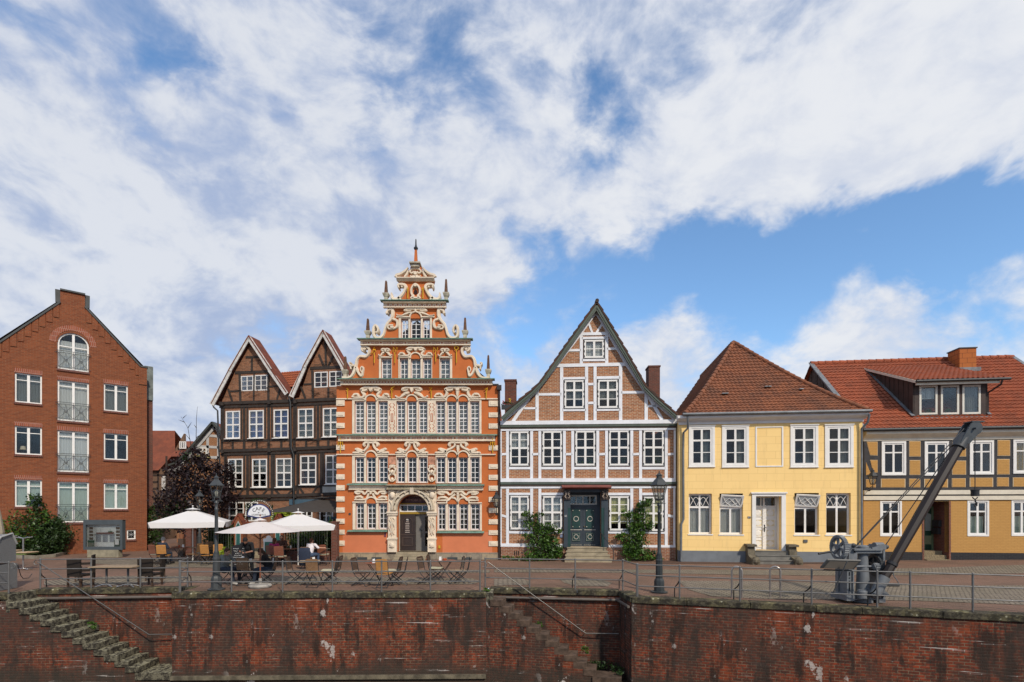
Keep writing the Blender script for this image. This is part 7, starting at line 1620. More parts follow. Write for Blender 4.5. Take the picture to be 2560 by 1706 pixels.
p = Vector(((650.5 - CX) / 72.5, F / 72.5, 0)); parasol(p, R(10), 8, 1.38, 1.91, 2.31, 0, CLP, W_RED, 'smaller pale parasol on a red-brown pole with a round stone base', rp=.024)
p = Vector(((745.5 - CX) / 52.4, F / 52.4, 0)); parasol(p, R(27), 4, 2.1, 1.93, 2.50, .24, CLW, WHP, 'white square parasol beside the orange house', zbase=False)
p = Vector(((805 - CX) / 44.2, F / 44.2, 0)); parasol(p, R(38), 4, 3.5, 2.52, 3.3, 0, CLD, W_DK, 'large charcoal parasol in the yard behind the white ones', zbase=False, rp=.06)
# ------------------------------------------------------------------ display case
f = Fac(219, 45, 316, 45); e = empty('display_case', (f.A.x, f.A.y - .3, 0), 0, 'grey glazed display case with a model ship inside, by the red brick house', 'display case')
w = 97 / 45; q = lambda px, py: ((px - 219) / 45, 2.73 + (1270 - py) / 45); SL = plain('slate_frame', (.065, .078, .085), .5, .1)
MB().box(.22, w - .22, -.0, .3, 0, q(0, 1374)[1]).build('plinth', plain('concrete_plinth', (.26, .23, .16), .9, .25), e)
z0, z1 = q(0, 1374)[1], q(0, 1300)[1]; MB().wall([(0, z0), (w, z0), (w, z1), (0, z1)], [[(.13, z0 + .17), (w - .13, z0 + .17), (w - .13, z1 - .26), (.13, z1 - .26)]], .0, .05).box(0, w, .21, .24, z0, z1).box(0, .05, .05, .21, z0, z1).box(w - .05, w, .05, .21, z0, z1).box(0, w, .05, .21, z1 - .05, z1 - .001).box(0, w, .05, .21, z0 + .001, z0 + .05).build('frame', SL, e)
MB().box(.06, w - .06, .16, .2, z0 + .06, z1 - .06).build('back_panel', plain('pale_backing', (.80, .82, .80), .7, .05), e)
m = MB(); PH = plain('small_photos', (.16, .12, .09), .6, .5, fine=70)
for X in (.32, w - .36):
 for k in range(4): m.box(X - .1, X + .1, .145, .158, z0 + .55 + k * .19, z0 + .68 + k * .19)
m.build('photographs', PH, e); m = MB(); tx = plain('printed_sheet', (.34, .36, .39), .7, .3, fine=120)
for k in range(3): m.box(.58 + k * .38, .86 + k * .38, .145, .158, z0 + .42, z0 + .82)
m.build('information_sheets', tx, e); MB().box(.5, w - .5, .08, .158, z0 + .86, z0 + .875).build('shelf', plain('white_shelf', (.6, .6, .58), .5), e)
for X, mm in ((.34, plain('green_booklet', (.03, .12, .07), .5)), (w - .36, plain('dark_green_booklet', (.015, .06, .045), .5))): MB().box(X - .17, X + .17, .1, .13, z0 + .1, z0 + .52).build('booklet', mm, e)
MB().box(w - .48, w - .26, .08, .095, z0 + .28, z0 + .6).build('notice', PAPER, e)
m = MB(); zz = z0 + .88; m.add([(.62, .33, zz + .07), (.66, .36, zz), (.66, .3, zz), (1.55, .36, zz), (1.55, .3, zz), (1.62, .33, zz + .08), (1.58, .37, zz + .06), (1.58, .29, zz + .06), (.7, .37, zz + .06), (.7, .29, zz + .06)], [(0, 1, 2), (1, 3, 4, 2), (0, 8, 1), (0, 2, 9), (8, 6, 3, 1), (9, 2, 4, 7), (6, 5, 3), (7, 4, 5), (3, 5, 4), (0, 9, 7, 5, 6, 8)])
m.xf(Matrix.Translation((0, -.22, 0))); sh_ = m.build('model_ship', plain('red_hull', (.20, .05, .035), .5), e); m = MB(); m.box(1.3, 1.5, .09, .13, zz + .06, zz + .14)
for X in (.85, 1.4): m.tube([(X, .11, zz + .06), (X, .11, zz + .3)], .006, 4)
m.build('superstructure', plain('green_bridge', (.1, .16, .1), .5), sh_); MB().box(.1, w - .1, .052, .056, z0 + .15, z1 - .24).build('pane', GLASS, e)
# ------------------------------------------------------------------ cafe sign, boards, gate piers, fence
def px_(px, s): return Vector(((px - CX) / s, F / s, 0))
S_ = 48.0; o = px_(648, S_); e = empty('cafe_sign', o, 0, 'blue-rimmed half-round white cafe sign under an arch of fairy lights', 'sign')
zz = lambda py: 2.73 + (1270 - py) / S_; r = 27 / S_; zb = zz(1288)
half = lambda k, dz=0: [((r + k) * math.cos(math.pi * t / 16), zb + dz + (r * .93 + k) * math.sin(math.pi * t / 16)) for t in range(17)]
bl = plain('sign_blue', (.03, .04, .14), .5); MB().prism(half(.055) + [(-r - .05, zb - .06), (-.1, zb - .17), (.1, zb - .17), (r + .05, zb - .06)], -.03, .03).build('rim', bl, e); MB().prism(half(0) + [(-r, zb), (-.05, zb - .11), (.05, zb - .11), (r, zb)], -.045, -.031).build('board', plain('sign_white', (.75, .75, .76), .5, .04), e)
bt = plain('sign_black', (.02, .02, .025), .5)
for c, a in zip('CAFE', (132, 104, 76, 48)):
 X, Z = r * .62 * math.cos(R(a)), zb + r * .58 * math.sin(R(a)); o2 = text_mesh('lettering', c, .26, bt, e, (X, -.05, Z)); o2.rotation_euler = (R(90), R(90 - a) * .8, 0)
text_mesh('lettering', 'IM', .075, bt, e, (0, -.05, zb + .12)); text_mesh('lettering', 'GOEBENHAUS', .115, plain('sign_grey', (.2, .2, .2), .6), e, (0, -.05, zb + .015))
A_ = lambda rr, zc, n=20: [(rr * math.cos(math.pi * t / n), 0, zc + rr * math.sin(math.pi * t / n)) for t in range(n + 1)]
ra = 36 / S_; m = MB(); m.tube([(ra, 0, 0)] + A_(ra, zb + .05) + [(-ra, 0, 0)], .014, 6); m.tube([(ra - .08, .02, 0)] + A_(ra - .08, zb + .05) + [(-ra + .08, .02, 0)], .01, 5); m.build('arch_frame', IRON, e)
m = MB(); rr_ = random.Random(4)
for t in range(34):
 a = math.pi * t / 22 - .9; x_, z_ = (ra - .05) * math.cos(a), zb + .05 + (ra - .05) * math.sin(a)
 if a < 0: x_, z_ = (ra - .05), zb + .05 + a * .7
 if a > math.pi: x_, z_ = -(ra - .05), zb + .05 - (a - math.pi) * .7
 m.ball((x_ + rr_.uniform(-.03, .03), -.03, z_), .024, 5)
m.build('fairy_lights', plain('bulb_white', (.85, .82, .7), .4), e); m = leaves([(0, 0, zb + .05 + ra, .4, .06, .1), (ra * .8, 0, zb + .5, .12, .06, .3), (-ra * .85, 0, zb + .4, .12, .06, .35), (ra, .02, zb - .3, .12, .08, .4), (-ra, .02, zb - .4, .1, .08, .5)], 420, .05, 12); m.build('climbing_leaves', LEAF_DK, e)
# blackboard
BB = px_(596, 58.5); e = empty('blackboard', BB, R(4), 'chalk-written blackboard on the terrace left of the waiter', 'blackboard'); zz = lambda py: 2.73 + (1270 - py) / 58.5; h = zz(1362);
MB().prism([(-.27, 0.08), (.27, .08), (.27, h - .1), (.18, h - .03), (0, h), (-.18, h - .03), (-.27, h - .1)], -.02, .015).build('board', plain('slate_black', (.012, .012, .014), .6), e)
m = MB();
for s in (1, -1): m.bar((s * .27, 0, 0), (s * .27, 0, h - .08), .035, .03); m.bar((s * .25, .02, h - .1), (s * .27, .4, 0), .03)
m.build('frame', W_DK, e); chalk = plain('chalk', (.65, .65, .62), .9)
for i, t in enumerate(('HEUTE', 'Suppe', 'Quiche', 'Salat', 'Kuchen', 'Kaffee')): pass
rr_ = random.Random(8); m = MB();
for i, (wd_, zc_) in enumerate(((.40, .17), (.38, .27), (.26, .37), (.32, .46), (.42, .55), (.34, .68), (.40, .76), (.30, .84))):
 x_ = -wd_ / 2
 while x_ < wd_ / 2:
  L_ = rr_.uniform(.03, .06); pts = [(x_ + L_ * t / 4, -.026, h - zc_ + rr_.uniform(-.022, .022)) for t in range(5)]; m.tube(pts, .006, 4); x_ += L_ + .012
m.build('chalk_writing', chalk, e)
# white menu board
e = empty('menu_board', px_(672, 50.5), R(-6), 'white arched stand with a green menu board between the gate piers', 'menu board'); zz = lambda py: 2.73 + (1270 - py) / 50.5; ht = zz(1339); zm = zz(1354)
MB().prism([(-.26, 0), (-.21, 0), (-.21, .35), (.21, .35), (.21, 0), (.26, 0), (.26, zm), (.30, zm + .02), (.26, zm + .14), (.14, zm + .16), (.1, ht - .04), (0, ht), (-.1, ht - .04), (-.14, zm + .16), (-.26, zm + .14), (-.30, zm + .02), (-.26, zm)], -.02, .02).build('stand', WHITE, e); MB().box(-.2, .2, -.03, -.021, .4, zm - .02).build('green_panel', plain('green_panel', (.05, .16, .12), .5, .3, fine=60), e)
# brick gate piers with little gabled heads
for px, lab in ((596, 'left brick gate pier with a gabled head and narrow pointed panel'), (695, 'right brick gate pier with a gabled head, behind the white menu stand')):
 S_ = 48.5; e = empty('gate_pier', px_(px, S_), 0, lab, 'gate pier', 'gabled brick gate piers'); zz = lambda py: 2.73 + (1270 - py) / S_; zt, ze = zz(1286), zz(1306); w = .23
 MB().box(-w, w, 0, .46, 0, ze).prism([(-w, ze), (w, ze), (0, zt - .03)], 0, .46).build('pier', BR_RED, e)
 m = MB()
 for s in (1, -1): m.bar((s * (w + .1), .23, ze - .12), (0, .23, zt + .02), .07, .56, up=(0, 1, 0))
 m.build('roof', TILE_RED, e); MB().prism([(-.1, zz(1366)), (.1, zz(1366)), (.1, zz(1316)), (0, zz(1306)), (-.1, zz(1316))], -.03, -.002).build('pointed_panel', plain('teal_panel', (.02, .09, .08), .4, .3), e); MB().wall([(-.125, zz(1368)), (.125, zz(1368)), (.125, zz(1315)), (0, zz(1303)), (-.125, zz(1315))], [[(-.1, zz(1366)), (.1, zz(1366)), (.1, zz(1316)), (0, zz(1306)), (-.1, zz(1316))]], -.04, -.001).build('panel_rim', plain('pale_rim', (.4, .42, .38), .6), e)
e = empty('brick_pier', px_(835, 48.9), 0, 'plain brick pier touching the left edge of the orange house', 'brick pier'); MB().box(-.14, .14, 0, .4, 0, 1.97).build('pier', BR_DARKRED, e); MB().box(-.17, .17, -.03, .43, 1.97, 2.03).build('cap', BR_SILL_ if 'BR_SILL_' in globals() else BR_DARKRED, e)
e = empty('brick_pier', px_(467, 44), 0, 'square brick pier under the left white parasol', 'brick pier'); MB().box(-.23, .23, 0, .5, 0, zz(1325) if 0 else 1.5).build('pier', BR_DARKRED, e); MB().box(-.27, .27, -.04, .54, 1.5, 1.56).build('cap', BR_DARKRED, e)
e = empty('flower_pot', px_(454, 44.5), 0, 'potted plant on the left brick pier', 'flower pot'); MB().lathe([(.09, 1.0), (.14, 1.25), (.12, 1.25)], n=10).build('pot', plain('clay', (.25, .1, .05), .8), e); MB().box(-.15, .15, -.1, .1, 0, 1.0).build('stand', W_DK, e); foliage_part(e, 'foliage', [(0, 0, 1.42, .2, .2, .18)], 110, .06, LEAF_PUR, 3)
def fence(x0, x1, s, label, low=True, h=1.75):
 a, b = px_(x0, s), px_(x1, s); L = (b - a).length; e = empty('iron_fence', a, 0, label, 'fence', 'iron fences of the cafe yard');
 if low: MB().box(0, L, -.1, .12, 0, .5).build('brick_base', BR_DARKRED, e)
 m = MB(); z = .5 if low else .08
 for k in range(int(L / .13)): m.tube([(k * .13 + .06, 0, z), (k * .13 + .06, 0, h)], .010, 4)
 for zz_ in (z + .1, h - .15): m.box(0, L, -.015, .015, zz_, zz_ + .03)
 m.build('bars', plain('pale_iron', (.16, .18, .15), .5), e); return a, L
a, L = fence(708, 826, 48.3, 'iron bar fence on a brick base behind the right white parasol')
def hedge(a, L, label, z0, z1, seed, mat, n=2600, dy=.45, nm='hedge'):
 e = empty(nm, a + Vector((0, dy, 0)), 0, label, nm.replace('_', ' '), 'hedges behind the cafe fences'); bl = [(L * (i + .5) / 6, .15 * (i % 2), (z0 + z1) / 2 + .08 * (i % 3), L / 9, .35, (z1 - z0) / 2) for i in range(6)]
 foliage_part(e, 'leaves', bl, n, .06, mat, seed, shell=.3)
 m = MB()
 for i in range(7): m.tube([(L * (i + .5) / 7, .1, 0), (L * (i + .5) / 7 + .05, .12, z1 * .8)], .025, 5)
 m.build('stems', BARK, e)
 MB().box(L * .04, L * .96, .18, .3, .05, z1 * .86).build('dark_core', plain('hedge_inside', (.010, .014, .006), 1.0, .5), e)  # near-black slab paints the deep shade inside the hedge
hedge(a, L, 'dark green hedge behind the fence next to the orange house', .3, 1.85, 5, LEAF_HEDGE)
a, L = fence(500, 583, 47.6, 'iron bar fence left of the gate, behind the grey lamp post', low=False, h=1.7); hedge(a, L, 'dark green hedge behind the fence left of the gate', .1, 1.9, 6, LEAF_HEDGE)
o = leaves([(0, 0, .35, .3, .25, .35), (.25, .1, .2, .2, .2, .22), (-.15, .1, .6, .18, .18, .2)], 420, .06, 21).build('garden_shrub', LEAF_LIME, loc=px_(562, 52)); tag(o, 'yellow-green plants beside the man in the grey hoodie', 'shrub', 'small shrubs of the cafe')
e = empty('garden_shrub', px_(706, 40), 0, 'bright lime-green shrub rising between the cafe sign and the dark parasol', 'shrub', 'small shrubs of the cafe'); foliage_part(e, 'leaves', [(0, 0, 2.35, .6, .4, .34), (-.35, 0, 2.1, .3, .3, .3), (.45, .1, 2.2, .3, .3, .28)], 900, .08, LEAF_LIME, 14); MB().tube([(0, 0, 0), (.05, 0, 2.2)], .05, 6).tube([(0, 0, .5), (-.3, 0, 1.9)], .03, 5).tube([(0, 0, .5), (.4, 0, 2.0)], .03, 5).build('trunk', BARK, e)
e = empty('entrance_steps', px_(648, 46), 0, 'low steps of the cafe gate between the two brick piers', 'steps')
for i in range(3): MB().box(-.7, .7, .4 * i, .4 * i + (.42 if i < 2 else 2.5), 0, .15 * (i + 1)).build('step', STONE, e)
# ------------------------------------------------------------------ trees and bushes
o = px_(78, 43.5); e = empty('laurel_bush', o, 0, 'big dark green bush in front of the red brick house', 'bush')
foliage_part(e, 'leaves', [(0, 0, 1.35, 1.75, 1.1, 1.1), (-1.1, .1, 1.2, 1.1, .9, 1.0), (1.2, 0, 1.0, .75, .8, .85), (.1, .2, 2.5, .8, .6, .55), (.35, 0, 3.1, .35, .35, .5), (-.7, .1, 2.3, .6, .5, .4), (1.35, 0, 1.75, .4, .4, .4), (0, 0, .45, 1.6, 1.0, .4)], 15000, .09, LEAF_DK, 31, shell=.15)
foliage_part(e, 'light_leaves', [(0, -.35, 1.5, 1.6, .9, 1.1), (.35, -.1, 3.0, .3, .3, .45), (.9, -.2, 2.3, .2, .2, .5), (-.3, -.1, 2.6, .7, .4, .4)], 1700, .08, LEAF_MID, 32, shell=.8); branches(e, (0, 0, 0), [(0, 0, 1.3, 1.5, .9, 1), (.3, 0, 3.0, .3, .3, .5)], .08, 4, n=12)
c0, c1 = gp(20, 1394), gp(150, 1396); m = MB(); P = [gp(-60, 1393), gp(90, 1397), gp(135, 1393), gp(185, 1381)]
for i, (a, b) in enumerate(zip(P, P[1:])): m.bar((a.x, a.y, .07), (b.x, b.y, .07), .14, .18)
tag(m.build('kerb', plain('kerb_stone', (.24, .21, .16), .9, .25)), kind='structure')
o = px_(487, 41); e = empty('copper_beech', o, 0, 'dark purple-leaved tree in front of the background gables', 'tree')
foliage_part(e, 'crown', [(0, 0, 3.4, 1.9, 1.2, 1.4), (-1.2, 0, 2.9, 1.1, 1.0, 1.3), (1.3, 0, 4.2, 1.0, .9, 1.2), (-.2, 0, 5.0, .9, .8, 1.1), (1.9, -.1, 5.1, .6, .5, .5), (-1.1, 0, 4.6, .8, .7, .7), (.1, .1, 6.0, .5, .5, .5), (1.9, 0, 3.4, .7, .6, .8), (.8, 0, 5.3, .7, .6, .6), (-.2, 0, 2.0, 1.8, 1.0, .8)], 9500, .10, LEAF_PUR, 41, shell=.4)
foliage_part(e, 'green_foliage', [(-1.7, -.3, 2.2, .7, .6, .9), (-.8, -.5, 2.4, .8, .5, .8), (-.3, -.2, 5.8, .35, .3, .4), (.2, -.4, 2.0, 1.2, .4, .6)], 1300, .09, LEAF_DK, 42, shell=.4)
rr_ = random.Random(6); m = MB(); m.tube([(0, 0, 0), (.05, 0, 2), (.0, 0, 5)], [.16, .12, .06], 8)
for i in range(14): a = rr_.uniform(0, 6.28); z = rr_.uniform(1.4, 4); L = rr_.uniform(.8, 1.8); m.tube([(0, 0, z), (L * .5 * math.cos(a), L * .4 * math.sin(a), z + .5), (L * math.cos(a), L * .7 * math.sin(a), z + 1.1)], [.06, .04, .012], 5)
B_ = [((-.1, 0, 5.5), (-.25, 0, 6.6), (-.42, 0, 7.6), (-.85, 0, 8.3)), ((.0, 0, 5.5), (.08, 0, 7), (.1, 0, 8.2), (.16, 0, 8.9)), ((-.42, 0, 7.6), (-.2, 0, 7.95)), ((.08, 0, 7), (.5, 0, 7.3)), ((.1, 0, 7.6), (-.05, 0, 7.8)), ((-.3, 0, 6.9), (-.55, 0, 7.2)), ((1.2, 0, 5.2), (1.7, 0, 5.9)), ((-.72, 0, 8.2), (-.5, 0, 8.4)), ((.1, 0, 6.6), (.35, 0, 6.9), (.42, 0, 7.1)), ((-.62, 0, 7.95), (-1.0, 0, 8.1))]
for b in B_: m.tube(b, [.024 - .017 * i / (len(b) - 1) for i in range(len(b))], 5)
m.build('trunk', plain('dark_bark', (.035, .028, .025), .9, .3), e, smooth=60)
def wall_shrub(px, s, blobs, label, seed, n=2300):
 e = empty('climbing_shrub', px_(px, s), 0, label, 'shrub', 'climbing shrubs against the white-timbered house'); foliage_part(e, 'leaves', blobs, n, .075, LEAF_MID, seed, shell=.25); foliage_part(e, 'shade_tinted_leaves', blobs, n // 2, .07, LEAF_DK, seed + 1, shell=.1)  # second leaf set in a darker green puts the inner shade into the colour
 m = MB(); m.tube([(0, .1, 0), (blobs[0][0], .1, blobs[0][2])], [.05, .03], 6)
 for b in blobs: m.tube([(0, .1, .2), (b[0] * .6, .12, b[2] * .6), (b[0], b[1], b[2])], [.03, .02, .012], 5)
 m.build('stems', BARK, e)
wall_shrub(1350, 48.2, [(0, 0, .9, .6, .3, .65), (-.3, .05, 1.9, .45, .22, .35), (.3, .05, 1.65, .6, .22, .3), (.6, 0, .9, .45, .28, .4), (-.55, .05, 2.35, .35, .15, .2), (.0, .05, 2.35, .2, .15, .2), (.85, .05, 1.5, .3, .15, .15), (.8, -.05, .4, .4, .3, .4), (-.1, -.15, .2, .9, .35, .22), (-.6, 0, 1.2, .3, .2, .25), (-1.2, .05, .12, .7, .18, .12)], 'bushy green climber left of the blue-green door', 51)
wall_shrub(1592, 48.6, [(0, 0, 1.0, .6, .3, .6), (.15, .05, 2.2, .6, .25, .5), (.0, .05, 1.6, .55, .25, .4), (-.45, .05, 2.45, .4, .18, .15), (.45, .05, 3.0, .3, .18, .3), (.2, .05, 2.75, .3, .2, .25), (-.75, 0, 1.25, .35, .22, .25), (-.3, -.05, .5, .5, .3, .45), (.35, -.1, .3, .7, .3, .3), (.75, .05, 1.8, .25, .15, .25), (1.15, .0, .1, .35, .2, .12)], 'bushy green climber right of the blue-green door', 53)
e = empty('flower_box', Vector(WF.w(.35, -.2, WF.t(1262, 1020)[1]).to_tuple()), WF.rz, 'red and yellow flowers on the roof edge beside the narrow chimney', 'flower box');
MB().box(-.3, .35, -.1, .1, -.12, .1).build('box', IRON, e); foliage_part(e, 'leaves', [(0, 0, .15, .35, .12, .15)], 130, .05, LEAF_DK, 61); foliage_part(e, 'red_flowers', [(-.12, -.08, .22, .15, .08, .1)], 40, .045, plain('red_petals', (.4, .02, .04), .6), 62); foliage_part(e, 'yellow_flowers', [(.15, -.05, .32, .12, .08, .1)], 24, .045, plain('yellow_petals', (.6, .4, .02), .6), 63)
o = leaves([(0, 0, .5, .5, .4, .6), (.2, 0, 1.3, .4, .35, .6), (-.1, 0, 2.0, .35, .3, .4), (.1, .0, 2.6, .3, .3, .3)], 1300, .08, 71).build('ivy', LEAF_HEDGE, loc=px_(382, 38)); tag(o, 'dark ivy on the far corner of the red brick house', 'ivy')
# ================================================================== background houses and car in the side street
def back_houses():
 TB = plain('brown_plaster', (.17, .10, .062), .9, .15); TD = plain('brown_timber', (.05, .032, .024), .8, .2); TR = tilem('dull_red_tile', (.23, .065, .032), (.17, .05, .028), (.08, .035, .025), .4)
 B = lambda d: (lambda zx, zy: wp(370 + zx * .1978, 1030 + zy * .1978, d))
 # roofed house left: ridge runs along the street, gable with a balcony to the right
 d = 46.0; b = B(d); e = empty('timbered_house', (b(60, 0).x - 3, d, 0), 0, 'small far timbered house with a dull red tile roof and a white attic window', 'house', 'far houses up the side street'); ox = b(60, 0).x - 3
 L = lambda zx, zy, dd=d: (wp(370 + zx * .1978, 1030 + zy * .1978, dd).x - ox, wp(370 + zx * .1978, 1030 + zy * .1978, dd).z)
 xr = L(235, 0)[0]; ze = L(0, 728)[1]; x1 = L(165, 0)[0]; dr = 2.6; zr = wp(370, 1030 + 238 * .1978, d + dr).z
 MB().box(0, xr, 0, 6, 0, ze).build('wall', TB, e); m = MB(); xg = L(345, 0)[0]; xge = L(160, 0)[0]
 m.add([(0, -.3, ze - .1), (xge, -.3, ze - .1), (xr, dr * .45, ze + (zr - ze) * .42), (L(340, 0, d + dr)[0], dr, zr), (0, dr, zr), (0, dr * .45, ze + (zr - ze) * .42)], [(0, 1, 2, 5), (5, 2, 3, 4)])
 m.add([(0, dr, zr), (L(340, 0, d + dr)[0], dr, zr), (xr + .3, 6, ze), (0, 6, ze)], [(0, 1, 2, 3)]); m.build('roof', TR, e)
 x2 = L(350, 0)[0]; zk = L(0, 450)[1]
 MB().box(xr, x2, 1.2, 6, 0, zk).prism([(xr, zk), (x2, zk), (L(345, 0)[0], L(0, 250)[1])], 1.2, 1.5).build('gable_wall', TB, e)
 m = MB(); q = lambda zx, zy: L(zx, zy);
 for a, c in (((130, 740), (130, 1280)), ((60, 800), (240, 800)), ((60, 885), (130, 885)), ((60, 970), (130, 970)), ((60, 1090), (240, 1100)), ((70, 1000), (120, 1080)), ((235, 560), (235, 1280))): m.ribbon([q(*a), q(*c)], .16, -.04, 0, 1, True)
 m.build('timber_frame', TD, e)
 a, c = q(176, 995), q(230, 815); window(e, a[0], c[0], a[1], c[1], -.03, [(.5, .08)], [(.5, .08), (.25, .04), (.75, .04)], WHITE, .07)
 a, c = q(262, 968), q(350, 875); window(e, a[0], c[0], a[1], c[1], 1.15, [(.5, .08)], [(.4, .06)], WHITE, .08)
 a, c = q(300, 448), q(385, 355); window(e, a[0], c[0], a[1], c[1], 1.05, [(.33, .08), (.66, .08)], [], WHITE, .08)
 MB().add([(q(225, 560)[0], .3, q(0, 560)[1]), (q(490, 560)[0], .3, q(0, 560)[1]), (q(460, 480)[0], 1.4, q(0, 450)[1]), (q(245, 450)[0], 1.4, q(0, 450)[1])], [(0, 1, 2, 3)]).build('lower_roof', TR, e)
 MB().box(q(255, 0)[0], q(295, 0)[0], 1.0, 1.15, q(0, 780)[1], q(0, 590)[1]).build('balcony_door', WHITE, e)
 # red roofed house behind
 d2 = 52.0; e2 = empty('red_roofed_house', wp(450, 1270, d2) * 1.0, 0, 'far house of which only a dull red hipped roof shows', 'house', 'far houses up the side street'); e2.location.z = 0; ex = e2.location.x
 g = lambda px, py: (wp(px, py, d2).x - ex, wp(px, py, d2).z); A, C, D_ = g(452, 1097), g(482, 1119), g(440, 1119)
 MB().box(-3.5, 3.2, 0, 4, 0, g(0, 1140)[1]).build('wall', TB, e2); zt = A[1]; zb = g(0, 1142)[1]; MB().add([(-4, -.4, zb), (3.6, -.4, zb), (A[0], 2, zt), (-4, 5, zb), (3.6, 5, zb), (-3, 2, zt)], [(0, 1, 2, 5), (1, 4, 2), (4, 3, 5, 2), (3, 0, 5)]).build('roof', TR, e2)
 # white-timbered gable
 d3 = 41.0; s = F / d3; f = Fac(429, s, 640, s, 'white_timbered_house', 'far brick gable with white timbers, half hidden by the purple tree', 'house', 'far houses up the side street'); f3 = f.e; h = f.map(370, 1030, .1978)
 GB = brickm('far_orange_brick', (.34, .14, .06), (.27, .11, .05), (.4, .28, .18), dirtamt=.1); G = [(300, 690), (420, 640), (600, 440), (848, 150)]; A = h(848, 118)
 Lf = [h(*p) for p in G]; Rt = [(2 * A[0] - x, z) for x, z in Lf]
 MB().prism([(Lf[0][0] + .4, 0), (Rt[0][0] - .4, 0), (Rt[0][0] - .4, Rt[0][1])] + Rt[1:] + Lf[::-1] + [(Lf[0][0] + .4, Lf[0][1])], 0, .25).build('wall', GB, f3)
 m = MB(); TW = plain('far_white_timber', (.5, .5, .5), .7)
 for a, c in (((755, 270), (755, 590)), ((892, 250), (892, 600)), ((760, 300), (900, 310)), ((600, 435), (900, 450)), ((530, 565), (910, 578)), ((630, 440), (630, 570))): m.ribbon([h(*a), h(*c)], .2, -.03, 0, 1, True)
 for P in (Lf, Rt):
  for a, c in zip(P, P[1:]): m.ribbon([(a[0], a[1] - .25), (c[0], c[1] - .25)], .25, -.1, 0, 1, True)
 m.build('timber_frame', TW, f3); m = MB(); GD = plain('slate_verge', (.06, .068, .065), .7)
 for P in (Lf, Rt):
  for i, (a, c) in enumerate(zip(P, P[1:])): m.bar((a[0], -.2, a[1] + .05), (c[0], -.2, c[1] + .05), .5, .15)
 m.build('verge_board', GD, f3); m = MB()
 for P in (Lf, Rt):
  for a, c in zip(P, P[1:]): m.add([(a[0], -.3, a[1] + .1), (c[0], -.3, c[1] + .1), (c[0], 8, c[1] + .1), (a[0], 8, a[1] + .1)], [(0, 1, 2, 3)])
 m.build('roof', TR, f3)
 a, c = h(642, 548), h(745, 452); window(f3, a[0], c[0], a[1], c[1], -.04, [(.5, .09)], [(.5, .05)], WHITE, .09, 'white', (.1, .9, .05, .95)); MB().box(a[0] - .3, c[0] + .3, -.25, 0, a[1] - .22, a[1] - .05).build('flower_ledge', plain('yellow_ledge', (.5, .46, .2), .7), f3)
 # wall filling the street end
 e4 = empty('street_end_house', wp(470, 1270, 66), 0, 'plain dark house closing the far end of the side street', 'house', 'far houses up the side street'); e4.location.z = 0
 MB().box(-7, 9, 0, 4, 0, 6).build('wall', plain('dark_far_wall', (.10, .07, .05), .9, .3), e4); MB().side([(-.5, 5.9), (4.5, 5.9), (2, 8.6)], -7.3, 9.3).build('roof', TR, e4)
 for X in (-5, -3, -1, 1, 3, 5): window(e4, X, X + .9, 2.9, 4.3, -.06, [(.5, .08)], [(.5, .06)], WHITE, .08)
 for X in (-5.2, -2.2, .8): window(e4, X, X + .9, .9, 2.3, -.06, [(.5, .08)], [(.5, .06)], WHITE, .08)
back_houses()
e = empty('neighbour_house', (29.3, 29.5, 0), 0, 'house with an orange roof corner just in view at the right edge', 'house')
MB().box(0, 7, 0, 8, 0, 7.2).build('wall', plain('neighbour_plaster', (.4, .3, .2), .9), e); MB().side([(-.3, 7.2), (4, 10.6), (8.3, 7.2), (8.3, 7.05), (4, 10.4), (-.3, 7.05)], -.2, 7.2).build('roof', tilem('neighbour_tile', (.40, .13, .045), (.3, .1, .04), (.2, .08, .04), .3), e)
